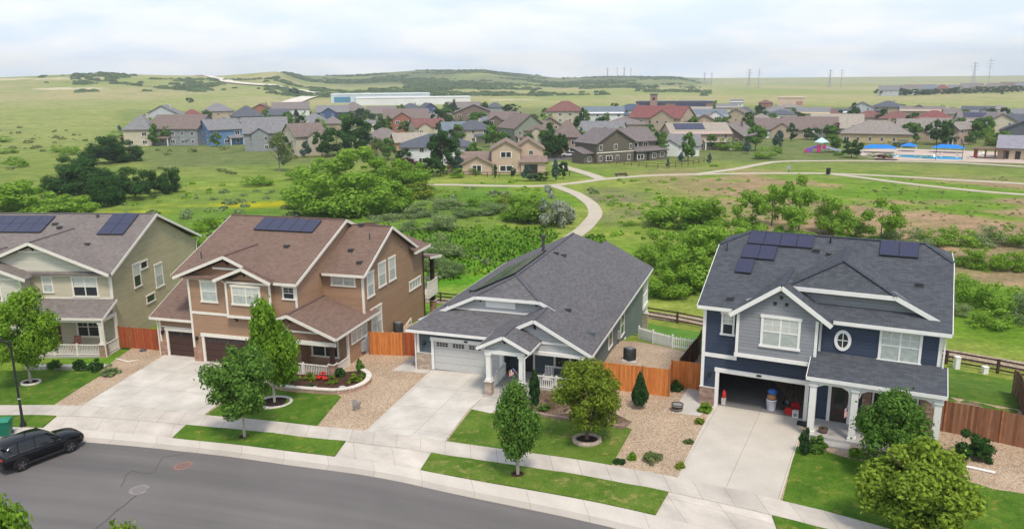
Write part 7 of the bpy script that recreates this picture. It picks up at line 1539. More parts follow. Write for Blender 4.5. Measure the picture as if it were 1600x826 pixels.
(184.5, 434.9, -5.1, 4.2, 5.7, 'fd', 'small dark tree in front of the white edged pale house'),
(-103.4, 397.5, -4.9, 5.0, 4.0, 'fr', 'small leafy tree left of the low cream grey roofed house'),
(-29.5, 341.9, -4.8, 3.5, 6.3, 'fd', 'small dark tree right of the pinkish roofed house'),
(38.0, 277.2, -5.2, 3.6, 6.9, 'fr', 'small leafy tree right of the dark edged white house, rightmost of two'),
(-18.6, 398.2, -4.6, 5.3, 6.9, 'fr', 'small leafy tree in front of the brown gabled house'),
(-40.2, 542.8, -4.7, 4.7, 5.7, 'fd', 'small dark tree left of the small house at the warehouse end, rightmost of two'),
(-130.2, 423.7, -5.1, 4.3, 4.2, 'fr', 'small leafy tree right of the plain grey slate roofed house'),
(191.6, 454.9, -5.2, 4.5, 4.9, 'fr', 'small leafy tree right of the long slate roofed house'),
(-63.6, 465.5, -4.9, 5.0, 5.2, 'fd', 'small dark tree in front of the slate hip roofed house'),
(197.1, 465.5, -5.2, 4.3, 5.8, 'fd', 'small dark tree left of the white edged pale house, rightmost of two'),
(46.7, 254.1, -5.1, 3.4, 6.8, 'fd', 'small dark tree left of the low white gabled house'),
(11.2, 246.7, -5.1, 4.2, 4.8, 'fd', 'small dark tree left of the tall tan brown house, leftmost of three'),
(251.7, 472.7, -4.7, 3.5, 6.3, 'fs', 'small round bush behind the small cream house'),
(-131.7, 475.5, -5.2, 4.4, 5.8, 'fr', 'small leafy tree in front of the long white house, leftmost of three'),
(-132.0, 432.6, -5.1, 3.9, 5.1, 'fd', 'small dark tree right of the plain grey slate roofed house'),
(46.5, 244.5, -5.1, 3.0, 7.2, 'fr', 'small leafy tree left of the low white gabled house, rightmost of two'),
(-10.6, 364.9, -4.7, 4.1, 4.8, 'fd', 'small dark tree in front of the small blue grey roofed house'),
(70.7, 432.8, -4.4, 5.1, 6.9, 'fd', 'small dark tree right of the navy roofed white house'),
(-194.4, 432.1, -4.6, 4.1, 4.4, 'fd', 'small dark tree left of the pale grey gabled house'),
(-166.7, 443.2, -5.0, 4.4, 6.0, 'fd', 'small dark tree right of the steep red roofed house'),
(241.0, 501.2, -4.8, 3.5, 5.6, 'fd', 'small dark tree right of the dark domed roof house'),
(-85.8, 473.8, -5.1, 3.9, 4.8, 'fr', 'small leafy tree right of the cream window house, leftmost of two'),
(141.5, 286.1, -4.3, 5.1, 6.7, 'fr', 'small leafy tree left of the taupe roofed house'),
(178.2, 418.8, -5.1, 4.4, 7.5, 'fd', 'small dark tree left of the left red brown roofed house'),
(102.5, 387.0, -4.7, 5.4, 6.3, 'fr', 'small leafy tree left of the tan brown roofed gabled house, leftmost of two'),
(159.7, 448.8, -5.2, 5.4, 4.2, 'fd', 'small dark tree left of the grey roofed ochre house'),
(140.2, 432.4, -5.0, 5.2, 4.5, 'fr', 'small leafy tree in front of the small grey roofed house'),
(92.2, 358.4, -4.7, 3.3, 5.7, 'fr', 'small leafy tree right of the in between tan gable'),
(78.0, 344.0, -4.8, 4.1, 7.3, 'fr', 'small leafy tree left of the in between tan gable'),
(80.6, 357.8, -4.7, 3.4, 5.4, 'fd', 'small dark tree left of the in between tan gable'),
(178.5, 320.3, -4.3, 4.7, 6.0, 'fr', 'small leafy tree left of the cream house behind the tree pair, rightmost of two'),
(-30.5, 228.8, -4.8, 4.1, 4.6, 'fd', 'small dark tree in front of the orange tan house'),
(109.6, 370.0, -4.7, 4.0, 6.4, 'fr', 'small leafy tree left of the plain tan house, leftmost of two'),
(-192.5, 430.6, -4.7, 4.1, 5.0, 'fs', 'small round bush left of the pale grey gabled house'),
(199.9, 470.4, -5.1, 3.9, 5.7, 'fr', 'small leafy tree left of the white edged pale house'),
(37.7, 425.4, -4.3, 4.8, 5.5, 'fr', 'small leafy tree in front of the pale house under the peaked roof, leftmost of two'),
(235.7, 486.2, -4.8, 4.2, 5.6, 'fr', 'small leafy tree left of the pale far side house'),
(99.9, 376.0, -4.7, 4.1, 5.2, 'fr', 'small leafy tree left of the tan brown roofed gabled house, rightmost of two'),
(-18.8, 559.5, -4.7, 5.0, 6.7, 'fd', 'small dark tree left of the small hillside edge house'),
(36.9, 413.3, -4.4, 3.2, 7.4, 'fd', 'small dark tree in front of the pale house under the peaked roof, leftmost of two'),
(-59.2, 251.0, -4.6, 4.4, 7.3, 'fd', 'small dark tree right of the cream cross gabled house'),
(16.4, 318.0, -5.1, 3.1, 4.5, 'fr', 'small leafy tree in front of the half hidden brown gabled house'),
(-18.7, 611.9, -4.9, 3.0, 6.1, 'fr', 'small leafy tree left of the small hillside edge house'),
(-94.4, 472.0, -5.1, 5.0, 5.4, 'fd', 'small dark tree left of the cream window house'),
(-146.8, 427.9, -5.1, 4.1, 6.5, 'fs', 'small round bush left of the plain grey slate roofed house'),
(-107.4, 293.2, -4.2, 4.2, 4.4, 'fr', 'small leafy tree left of the bright blue house'),
(13.2, 253.2, -5.1, 5.4, 4.8, 'fr', 'small leafy tree left of the tall tan brown house, leftmost of two'),
(15.3, 247.4, -5.1, 3.4, 7.1, 'fd', 'small dark tree left of the tall tan brown house, rightmost of three'),
(13.6, 251.2, -5.1, 3.8, 6.0, 'fr', 'small leafy tree left of the tall tan brown house, rightmost of two'),
(59.2, 341.4, -4.9, 3.8, 4.4, 'fr', 'small leafy tree left of the bright red roofed house'),
(-131.2, 526.3, -4.9, 3.4, 5.3, 'fr', 'small leafy tree right of the long white house'),
(184.0, 452.1, -5.2, 4.1, 4.5, 'fd', 'small dark tree in front of the long slate roofed house'),
(39.4, 429.5, -4.3, 3.2, 7.1, 'fd', 'small dark tree in front of the pale house under the peaked roof, rightmost of two'),
(249.9, 421.0, -4.7, 3.9, 6.0, 'fd', 'small dark tree left of the small blue grey gabled house'),
(174.6, 299.7, -4.2, 3.4, 6.8, 'fr', 'small leafy tree right of the cream house behind the tree pair'),
(81.0, 433.0, -4.5, 3.7, 4.9, 'fr', 'small leafy tree right of the dark topped white house, leftmost of three'),
(124.6, 312.9, -4.5, 4.4, 4.4, 'fr', 'small leafy tree left of the cream house by the ranch, rightmost of two'),
(-127.0, 497.1, -5.1, 4.4, 4.8, 'fs', 'small round bush right of the long white house, leftmost of two'),
(94.0, 311.7, -4.8, 5.3, 5.6, 'fd', 'small dark tree right of the wide brown house'),
(-8.8, 364.9, -4.7, 4.2, 4.2, 'fs', 'small round bush in front of the small blue grey roofed house'),
(24.6, 279.6, -5.2, 3.9, 6.4, 'fs', 'small round bush behind the tall tan brown house'),
(47.5, 251.6, -5.1, 3.3, 6.3, 'fr', 'small leafy tree left of the low white gabled house, leftmost of two'),
(-191.5, 472.7, -4.8, 4.1, 6.5, 'fs', 'small round bush left of the steep red roofed house'),
(72.2, 438.6, -4.4, 5.3, 5.3, 'fs', 'small round bush left of the dark topped white house'),
(-2.6, 299.2, -5.1, 3.1, 4.7, 'fr', 'small leafy tree left of the huge sloping roofed house, rightmost of two'),
(150.0, 274.9, -4.3, 4.6, 4.5, 'fd', 'small dark tree left of the narrow pinkish gable house'),
(37.8, 409.3, -4.4, 4.5, 6.7, 'fr', 'small leafy tree in front of the pale house under the peaked roof, rightmost of two'),
(-77.5, 377.3, -4.7, 3.2, 7.2, 'fs', 'small round bush right of the tan house by the upright tree'),
(-75.6, 547.7, -4.7, 4.7, 5.8, 'fr', 'small leafy tree left of the slate hip roofed house, leftmost of two'),
(185.2, 402.6, -5.0, 5.0, 6.7, 'fd', 'small dark tree right of the left red brown roofed house'),
(-89.6, 382.4, -4.8, 4.2, 6.8, 'fs', 'small round bush right of the low cream grey roofed house'),
(178.7, 301.9, -4.2, 5.0, 7.5, 'fr', 'small leafy tree left of the cream gabled house by the yellow green tree'),
(-53.7, 353.5, -4.7, 3.0, 7.4, 'fr', 'small leafy tree in front of the tan gable by the brick house'),
(-55.1, 361.3, -4.7, 3.3, 6.3, 'fd', 'small dark tree in front of the tan gable by the brick house'),
(20.1, 428.5, -4.3, 3.5, 6.3, 'fs', 'small round bush left of the peaked red brown roofed house, rightmost of three'),
(-44.9, 566.3, -4.7, 5.1, 6.9, 'fr', 'small leafy tree left of the small house at the warehouse end'),
(5.0, 360.8, -4.8, 3.4, 4.4, 'fr', 'small leafy tree right of the boxy dark brown house, rightmost of two'),
(37.3, 277.4, -5.2, 4.6, 4.8, 'fr', 'small leafy tree right of the dark edged white house, leftmost of two'),
(73.5, 438.7, -4.4, 3.3, 6.2, 'fr', 'small leafy tree left of the dark topped white house'),
(-41.2, 555.6, -4.7, 4.1, 6.6, 'fd', 'small dark tree left of the small house at the warehouse end, leftmost of two'),
(106.9, 357.3, -4.7, 3.5, 4.6, 'fr', 'small leafy tree left of the plain tan house, rightmost of two'),
(109.3, 371.8, -4.7, 4.5, 6.8, 'fd', 'small dark tree left of the plain tan house'),
(4.7, 367.0, -4.7, 5.5, 6.9, 'fr', 'small leafy tree right of the boxy dark brown house, leftmost of two'),
(160.6, 459.9, -5.2, 4.2, 6.1, 'fr', 'small leafy tree right of the thin slate roofed house'),
(-69.5, 520.0, -4.8, 4.4, 7.2, 'fr', 'small leafy tree left of the slate hip roofed house, rightmost of two'),
(-128.6, 423.9, -5.1, 3.3, 4.2, 'fs', 'small round bush right of the plain grey slate roofed house, rightmost of two'),
(247.8, 403.2, -4.7, 4.4, 7.4, 'fs', 'small round bush left of the right edge white house'),
(-16.7, 379.8, -4.6, 4.8, 7.5, 'fr', 'small leafy tree left of the small blue grey roofed house'),
(172.4, 291.8, -4.2, 3.0, 5.1, 'fs', 'small round bush in front of the cream gabled house by the yellow green tree'),
(143.0, 566.2, -4.6, 3.4, 6.8, 'fr', 'small leafy tree left of the small school side house'),
(-97.0, 375.0, -4.7, 4.8, 7.0, 'fd', 'small dark tree left of the low cream grey roofed house'),
(113.9, 304.6, -4.6, 5.0, 4.2, 'fd', 'small dark tree in front of the white arched porch house'),
(176.1, 316.6, -4.3, 3.5, 4.9, 'fr', 'small leafy tree left of the cream house behind the tree pair, leftmost of two'),
(-140.9, 407.4, -5.0, 5.4, 5.0, 'fd', 'small dark tree left of the plain grey slate roofed house'),
(-84.2, 476.8, -5.0, 4.6, 6.6, 'fr', 'small leafy tree right of the cream window house, rightmost of two'),
(-10.2, 221.6, -4.9, 3.6, 6.7, 'fr', 'small leafy tree right of the white slate roofed house'),
(122.3, 308.5, -4.5, 5.3, 4.7, 'fr', 'small leafy tree left of the cream house by the ranch, leftmost of two'),
(-20.0, 306.6, -4.9, 4.8, 7.0, 'fr', 'small leafy tree in front of the low blue grey roofed house'),
(84.1, 433.4, -4.5, 3.5, 6.4, 'fs', 'small round bush right of the dark topped white house'),
(-76.1, 375.4, -4.7, 3.7, 7.1, 'fr', 'small leafy tree right of the tan house by the upright tree, rightmost of two'),
(17.3, 409.2, -4.4, 3.3, 4.7, 'fs', 'small round bush left of the peaked red brown roofed house, second from left of three'),
(-131.9, 527.3, -4.9, 5.1, 5.5, 'fs', 'small round bush right of the long white house, rightmost of two'),
(13.0, 257.7, -5.2, 3.1, 4.6, 'fd', 'small dark tree left of the tall tan brown house, second from left of three'),
(-181.5, 483.4, -4.9, 5.1, 6.7, 'fr', 'small leafy tree left of the tan hip roofed house'),
(-74.5, 365.5, -4.7, 3.2, 4.0, 'fr', 'small leafy tree right of the tan house by the upright tree, leftmost of two'),
(-127.7, 468.0, -5.2, 5.2, 5.0, 'fr', 'small leafy tree in front of the long white house, rightmost of three')]
FILL=[(404.3,892.5,12.0,8.1,'d'),(411.7,891.0,8.3,7.5,'d'),(416.2,890.1,8.2,6.2,'d'),(424.9,888.6,11.3,6.9,'d'),(427.4,888.2,12.9,9.6,'d'),(432.2,887.5,10.0,8.0,'d'),(439.4,886.3,8.3,8.2,'d'),(463.5,918.4,12.4,6.3,'d'),(472.7,924.2,12.4,6.9,'d'),(481.4,930.3,12.4,6.1,'d'),(489.8,936.6,8.0,8.0,'d'),(500.8,942.1,9.0,7.3,'d'),(509.9,948.7,9.6,6.6,'d'),(520.0,955.2,10.2,9.2,'d'),(529.4,962.3,9.6,9.2,'d'),(542.0,967.2,10.5,6.9,'d'),(552.0,973.5,12.7,6.3,'d'),(561.1,980.0,9.8,9.8,'d'),(571.8,984.2,12.7,8.2,'d'),(582.0,987.5,11.7,8.7,'d'),(591.3,990.6,10.3,6.9,'d'),(599.3,994.6,8.5,8.8,'d'),(608.0,996.6,9.9,9.2,'d'),(615.7,999.2,10.0,9.2,'d'),(624.1,1000.1,11.6,8.5,'d')]
# ================================================================ the subdivision beyond the meadow
RCOL={'grey':(.20,.20,.205),'brown':(.185,.145,.13),'greybrown':(.20,.175,.165),'slate':(.10,.11,.13),'bluegrey':(.16,.19,.22),'redbrown':(.19,.095,.085),'red':(.21,.085,.08),'tan':(.33,.29,.24),'taupe':(.25,.225,.20),'navyroof':(.075,.10,.15)}
WCOL={'cream':(.52,.47,.36),'grey':(.26,.28,.29),'palegrey':(.46,.49,.51),'tan':(.44,.35,.26),'blue':(.13,.24,.42),'brick':(.34,.15,.10),'white':(.68,.69,.68),'navy':(.06,.10,.22),'ochre':(.48,.38,.22),'orange':(.46,.28,.15),'brown':(.20,.15,.12),'greengrey':(.24,.27,.21),'tanbrown':(.32,.25,.17),'pinktan':(.46,.34,.28),'darkgrey':(.12,.13,.15),'bluegrey2':(.25,.33,.42)}
def rmat(k): return plain('tiles_'+k,RCOL[k],.9,.1,.16,1.4)
def wmat(k): return siding('cladding_'+k,WCOL[k],.35)
def unit_window():
    m=MB(); m.box(-.5,.5,-.06,0,-.5,.5); fr_=m.make('window',WHITE); a=fr_.data; bpy.data.objects.remove(fr_)
    m=MB(); m.box(-.42,-.03,-.07,-.058,-.42,.42); m.box(.03,.42,-.07,-.058,-.42,.42); p=m.make('pane',GLD); b=p.data; bpy.data.objects.remove(p); return a,b
UW,UP=unit_window()
def far_window(par,x,y,z,w_,h_,rz):
    o=mob('window',UW,par,(x,y,z),(w_,1,h_),rz); p=mob('pane',UP,o); return o
def suburb_house(x,y,z,W,Dp,E,Hh,rf,wl,ty,rz,label):
    small='ten small hilltop' in label
    h=thing('house',label,'house',(x,y,z),rz,'small houses along the distant hilltop' if small else 'houses of the far subdivision')
    d=math.hypot(x,y); a,b=W/2,Dp/2; o=.45; wm,rm=wmat(wl),rmat(rf)
    rg=random.Random(int(x*7+y*13))
    two=E>4.6; cr=min(Hh-E,Dp*.45 if ty!='gf' else W*.42,5.0); T=E+cr
    m=MB()
    if ty=='gf':
        m.prism([(-a,-b,-1),(a,-b,-1),(a,-b,E),(0,-b,T-.1),(-a,-b,E)],(0,Dp,0)); m.make('wall',wm,h)
        m=MB(); m.slab([(0,-b-o,T),(0,b+o,T),(-a-o,b+o,E-.2),(-a-o,-b-o,E-.2)],.2); m.slab([(0,-b-o,T),(a+o,-b-o,E-.2),(a+o,b+o,E-.2),(0,b+o,T)],.2); roof=m.make('roof',rm,h)
    elif ty=='hip':
        m.box(-a,a,-b,b,-1,E); m.make('wall',wm,h); r=max(.5,a-b) if a>b else .5
        m=MB(); P=[(-a-o,-b-o,E-.12),(a+o,-b-o,E-.12),(a+o,b+o,E-.12),(-a-o,b+o,E-.12)]; q,s=(-r,0,T),(r,0,T)
        for f in ([P[0],P[1],s,q],[P[2],P[3],q,s],[P[1],P[2],s],[P[3],P[0],q]): m.slab(f,.18)
        roof=m.make('roof',rm,h)
    else:
        m.prism([(-a,-b,-1),(-a,b,-1),(-a,b,E),(-a,0,T-.1),(-a,-b,E)],(W,0,0)); m.make('wall',wm,h)
        m=MB(); m.slab([(-a-o,-b-o,E-.2),(a+o,-b-o,E-.2),(a+o,0,T),(-a-o,0,T)],.2); m.slab([(a+o,b+o,E-.2),(-a-o,b+o,E-.2),(-a-o,0,T),(a+o,0,T)],.2); roof=m.make('roof',rm,h)
        if ty=='cross':
            c=rg.uniform(-.22,.22)*W; g=W*rg.uniform(.17,.23); pz=E+g*.62
            m=MB(); m.prism([(c-g,-b-.9,-1),(c+g,-b-.9,-1),(c+g,-b-.9,E),(c,-b-.9,pz),(c-g,-b-.9,E)],(0,1.0,0)); m.make('gable_bay',wmat('white' if wl in('grey','palegrey') and rg.random()<.4 else wl),h)
            yb=min(b,-b+(pz-E)/(T-E)*b+.3); m=MB(); m.slab([(c,-b-1.3,pz+.12),(c,yb,pz+.12),(c-g-.4,-b+.2,E-.12),(c-g-.4,-b-1.3,E-.12)],.16); m.slab([(c,-b-1.3,pz+.12),(c+g+.4,-b-1.3,E-.12),(c+g+.4,-b+.2,E-.12),(c,yb,pz+.12)],.16); m.make('gable_roof',rm,h)
    m=MB(); 
    if ty=='gf': fascia(m,[(-a-o,-b-o-.02,E-.2),(0,-b-o-.02,T),(a+o,-b-o-.02,E-.2)],.3,.06,.1)
    else: fascia(m,[(-a-o,-b-o-.02,E-.15),(a+o,-b-o-.02,E-.15)],.26,.06,.1)
    m.make('fascia',plain('soffit_'+('dark' if rg.random()<.45 else 'pale'),(.12,.10,.09) if rg.random()<.45 else (.62,.60,.56),.6,.2),h)
    # lower storey roof skirt, as most of these have
    if two and rg.random()<.55 and ty!='cross':
        s=rg.choice((-1,1)); x0,x1=(s*a*.05,s*a*.98) ; x0,x1=min(x0,x1),max(x0,x1); m=MB(); m.slab([(x0,-b-2.2,2.75),(x1,-b-2.2,2.75),(x1,-b-.01,3.6),(x0,-b-.01,3.6)],.16); m.make('porch_roof',rm,h); m=MB(); m.box(x0+.3,x0+.6,-b-2.1,-b-1.8,-1,2.62); m.make('porch_post',WHITE,h); m=MB(); m.box(x1-.6,x1-.3,-b-2.1,-b-1.8,-1,2.62); m.make('porch_post',WHITE,h)
    if rg.random()<.35 and T-E>1.5: ch_=MB(); ch_.box(a*.3,a*.3+.8,b*.2,b*.2+.6,E,T+.5); ch_.make('chimney',wm,roof)
    dx=1.6 if W<13 else 2.6
    rows=[1.35]+([4.3] if two else [])
    if small: rows=rows[-1:]
    for zz in rows:
        n=max(2,int((W-1.5)/(3.4 if d<420 else 4.6)))
        for k in range(n):
            if rg.random()<.15: continue
            xx=-a+W*(k+.5)/n; ww=rg.choice((1.0,1.3,1.9)); yy=-b-(.9 if ty=='cross' and abs(xx-c)<g-.3 else 0)
            if ty=='cross' and g-.3<=abs(xx-c)<g+ww/2: continue
            far_window(h,xx,yy-.002,zz+.1,ww,1.45,0)
        if d<480:
            for s in(-1,1):
                for k in range(2): far_window(h,s*(a+.002),-b+Dp*(k+.6)/2.4,zz+.1,1.1,1.4,s*math.pi/2)
    if 'solar' in label:
        pl_=lambda X,Y: E-.2+(T-E+.2)*(Y+b+o)/(b+o)
        panels(h,pl_,-a*.8,a*.2,-b*.62,-b*.1,4,2)
    if 'garage door' in label: m=MB(); m.box(-a*.75,a*.05,-b-.1,-b-.0,0,2.5); m.make('garage_door',WHITE,h)
    return h
for r_ in FAR: suburb_house(*r_)
def big_house(label,loc,rz,vols,wall,roof,trim,group='houses of the far subdivision',cutw=()):
    """vols: (x0,x1,y0,y1,eave,peak,axis)"""
    h=thing('house',label,'house',loc,rz,group)
    for i,(x0,x1,y0,y1,E,Pk,ax) in enumerate(vols):
        o=.5; m=MB(); xm,ym=(x0+x1)/2,(y0+y1)/2; r=MB()
        if ax=='x':
            m.prism([(x0,y0,-1),(x0,y1,-1),(x0,y1,E),(x0,ym,Pk-.1),(x0,y0,E)],(x1-x0,0,0)); r.slab([(x0-o,y0-o,E-.25),(x1+o,y0-o,E-.25),(x1+o,ym,Pk),(x0-o,ym,Pk)],.2); r.slab([(x1+o,y1+o,E-.25),(x0-o,y1+o,E-.25),(x0-o,ym,Pk),(x1+o,ym,Pk)],.2)
            fm=MB(); fascia(fm,[(x0-o-.03,y0-o,E-.25),(x0-o-.03,ym,Pk),(x0-o-.03,y1+o,E-.25)],.3,.06); fascia(fm,[(x0-o,y0-o-.03,E-.25),(x1+o,y0-o-.03,E-.25)],.28,.06)
        elif ax=='y':
            m.prism([(x0,y0,-1),(x1,y0,-1),(x1,y0,E),(xm,y0,Pk-.1),(x0,y0,E)],(0,y1-y0,0)); r.slab([(xm,y0-o,Pk),(xm,y1+o,Pk),(x0-o,y1+o,E-.25),(x0-o,y0-o,E-.25)],.2); r.slab([(xm,y0-o,Pk),(x1+o,y0-o,E-.25),(x1+o,y1+o,E-.25),(xm,y1+o,Pk)],.2)
            fm=MB(); fascia(fm,[(x0-o,y0-o-.03,E-.25),(xm,y0-o-.03,Pk),(x1+o,y0-o-.03,E-.25)],.3,.06)
        else:
            m.box(x0,x1,y0,y1,-1,E); r.slab([(x0-o,y0-o,E-.05),(x1+o,y0-o,E-.05),(x1+o,y1,Pk),(x0-o,y1,Pk)],.18); fm=MB(); fascia(fm,[(x0-o,y0-o-.03,E-.05),(x1+o,y0-o-.03,E-.05)],.25,.06)
        m.make('wall',wall,h); r.make('roof',roof,h); fm.make('fascia',trim,h)
    return h
# brown house by the fork of the trails: gable end to the left, long side to the right
bh=big_house('brown hip shingled house with white windows and a terrace by the trail fork',(31.5,240.5,-5.0),.52,[(-11,2.5,-5.5,5.5,5.9,9.6,'y'),(-3.5,12.5,-3.2,6.0,5.7,9.3,'x'),(-14.5,-10.9,-4,2,3.0,4.4,'s'),(3,14.5,-6.2,-3.3,2.9,3.9,'s')],siding('darkbrown_siding',(.125,.108,.085),.3),plain('tiles_mauvebrown',(.175,.15,.15),.9,.1,.14,1.2),plain('soffit_dark',(.12,.10,.09)))
m=MB(); m.box(-11.05,2.55,-5.58,-5.5,2.9,3.15); m.make('band_board',WARMW,bh)
for x,z,w_ in((-9.6,4.5,1.2),(-4.3,4.5,1.3),(1.2,4.4,.9),(-12.5,1.3,1.2),(-9.7,1.4,1.1),(-6.6,1.3,2.3),(-3.6,1.3,1.2),(.6,1.3,1.1)): far_window(bh,x,-5.51 if x>-11 else -4.01,z,w_,1.6,0)
for x,z,w_ in((4.3,4.4,2.9),(8.6,4.4,1.9)): far_window(bh,x,-3.21,z,w_,1.5,0)
for x,z,w_ in((4.4,1.2,2.6),(9.6,1.3,1.5),(12.6,1.5,1.6)): far_window(bh,x,-6.21,z,w_,1.5,0)
m=MB(); m.box(6.7,7.7,-6.26,-6.2,0,2.3); m.make('door',BLK,bh)
# beige stucco house
sh=big_house('beige stucco house with stacked gables and a dark arched patio behind the cypresses',(-1.6,211,-4.8),.0,[(-3.4,4.0,-5,5,6.6,8.6,'y'),(2.2,10,-3,6,6.4,8.9,'y'),(-11,-3.4,-6.5,2,3.0,4.9,'y'),(-12.5,-3.6,-1,6,3.1,5.2,'x'),(4.1,10.5,-5.4,-3.1,3.2,4.4,'s'),(-15,-11.3,-3.5,1,1.9,3.2,'y')],plain('stucco_beige',(.50,.38,.29),.9,.1,.06,.6),plain('tiles_rosetan',(.24,.18,.155),.9,.1,.16,1.4),plain('soffit_tan',(.33,.25,.19)))
for x,y,z,w_,h_ in((.3,-5.01,4.9,3.0,1.5),(.3,-5.01,1.4,3.6,1.5),(6.8,-3.01,5.2,1.2,1.2),(-7.2,-6.51,1.6,2.6,1.8)): far_window(sh,x,y,z,w_,h_,0)
m=MB(); m.box(5.0,8.4,-5.46,-5.4,0,2.4); m.make('patio_opening',BLK,sh)
# ---- institutional and industrial buildings
def hall(label,x,y,z,W,Dp,Hh,wc,rc,rz,name='warehouse',bands=(),flat=True):
    t=thing(name,label,'building',(x,y,z),rz); m=MB(); m.box(-W/2,W/2,-Dp/2,Dp/2,-2,Hh); m.make('wall',plain(name+'_wall%d'%int(x),wc,.7,.2,.05,.1),t)
    m=MB(); m.box(-W/2-.4,W/2+.4,-Dp/2-.4,Dp/2+.4,Hh,Hh+.7); m.make('roof',plain(name+'_roof%d'%int(x),rc,.7,.2,.05,.1),t)
    for x0,x1,z0,z1,c in bands: m=MB(); m.box(x0,x1,-Dp/2-.12,-Dp/2,z0,z1); m.make('window_band',plain('band_%d_%d'%(int(x),int(x0)),c,.4,.4,.06,.1),t)
    return t
hall('long pale blue and white warehouse below the hills, its left end glazed blue',-133,835,-4.6,98,40,8.5,(.52,.60,.66),(.62,.66,.70),.16,'warehouse',((-46,-30,1,6.5,(.07,.22,.34)),(-26,-10,2,5.2,(.25,.42,.50)),(-6,2,2,5.2,(.30,.46,.54)),(10,16,1,5,(.13,.15,.20)),(34,42,1,5,(.14,.16,.20))))
hall('long plain white warehouse in front of the pale blue one',-92,772,-4.6,106,30,6.2,(.66,.67,.68),(.70,.70,.72),.12,'warehouse')
sc_=hall('long dark navy roofed school with a brick clock tower',119,590,-4.7,54,22,5.5,(.26,.16,.13),(.05,.065,.12),-.2,'school',((-25,-6,2.0,5,(.035,.05,.10)),(1,22,1.5,5,(.04,.05,.11))))
m=MB(); m.box(-17,-12,-13.5,-9,-1,11); m.make('tower',plain('tower_brick',(.33,.20,.17)),sc_); m=MB(); m.box(-17.4,-11.6,-13.9,-8.6,11,11.8); m.make('tower_roof',plain('tower_roof',(.1,.09,.1)),sc_); m=MB(); m.box(-15.4,-13.6,-13.6,-13.5,7.4,9.2); m.make('tower_window',BLK,sc_)
hall('flat tan box shaped building alone at the foot of the right meadow',225,652,-4.5,20,14,6,(.56,.43,.33),(.58,.46,.36),-.33,'hall',((4,9,.5,3.5,(.38,.20,.16)),))
# ---- pool, umbrellas, pool house, pergola
drape('pool_deck',[(106,236),(110,229.5),(121,224.0),(135,218),(147,212.5),(156,224),(150,246),(128,262),(112,262),(107,250)],plain('pool_deck',(.52,.42,.35),.9,.1,.08,.3),.12,4)
WAT=_base('pool_water',.06,.5)[0]; WAT.node_tree.nodes['Principled BSDF'].inputs['Base Color'].default_value=(.10,.42,.50,1)
drape('water',[(112.5,239),(120,230.2),(127.8,226.5),(131.5,232.5),(125,238.5),(116,244)],WAT,.2,4)
BLU=plain('canvas_blue',(.02,.20,.62),.7,.2,.05,.5)
def canopy(label,x,y,w_,dp,h_,rz,legs=4):
    t=thing('shade_canopy',label,'sunshade',(x,y,hgt(x,y)+.1),rz,'blue sunshades at the pool'); a,b=w_/2,dp/2; m=MB(); P=[(-a,-b,h_),(a,-b,h_),(a,b,h_),(-a,b,h_)]; q,s=((-a+b,0,h_+1.0),(a-b,0,h_+1.0)) if a>b+.2 else ((-.05,0,h_+1.0),(.05,0,h_+1.0))
    for f in([P[0],P[1],s,q],[P[2],P[3],q,s],[P[1],P[2],s],[P[3],P[0],q]): m.slab(f,.06)
    m.make('canvas',BLU,t)
    for u,v in((-a+.2,-b+.2),(a-.2,-b+.2),(a-.2,b-.2),(-a+.2,b-.2)): m=MB(); m.tube((u,v,0),(u,v,h_),.07); m.make('pole',WHITE,t)
canopy('wide blue sunshade at the left end of the pool',115.2,250.5,9.5,4.5,1.5,-.45); canopy('small peaked blue sunshade in the middle of the three',125.6,253,4.6,4.4,1.7,-.5); canopy('long blue sunshade with white posts on the right behind the pool',134.8,247,9.0,4.5,1.5,-.5)
for x,y,lb in((120.3,226.5,'thin dark light pole at the left part of the pool fence'),(126.8,224.6,'thin dark light pole in the middle of the pool fence')):
    t=thing('light_pole',lb,'light pole',(x,y,hgt(x,y))); m=MB(); m.tube((0,0,0),(0,0,4.6),.07); m.make('pole',BLK,t); m=MB(); m.box(-.25,.25,-.15,.15,4.601,4.75); m.make('lamp_head',BLK,t)
ph=big_house('low tan pool house with a lilac grey roof at the right edge',(145.5,228.5,-4.5),-.57,[(-5.5,8,-4,5,3.4,6.6,'x'),(2.5,8.5,-7,-4,2.8,4.4,'y')],plain('poolhouse_wall',(.50,.40,.29)),plain('tiles_lilac',(.27,.26,.30),.9,.1,.12,1.2),plain('soffit_dark',(.12,.10,.09)),None)
for x in(-4,-1.2,1.2): m=MB(); m.box(x,x+1.3,-4.08,-4.0,0,2.4); m.make('opening',BLK,ph)
t=thing('pergola','flat dark brown pergola beside the pool house','pergola',(137.5,229.5,-4.5),-.57)
for x in(-3.6,-1.2,1.2,3.6): 
    for y in(-2,2): m=MB(); m.box(x-.16,x+.16,y-.16,y+.16,0,2.7); m.make('post',plain('pergola_brown',(.16,.08,.055)),t)
m=MB(); m.box(-4.4,4.4,-2.8,2.8,2.7,2.95); m.make('top',MATS['pergola_brown'],t)
t=thing('red_post','dark red square pillar at the pergola edge','pillar',(133.6,230,-4.5),-.5); m=MB(); m.box(-.5,.5,-.5,.5,0,2.8); m.make('pillar',plain('red_pillar',(.20,.04,.04)),t)
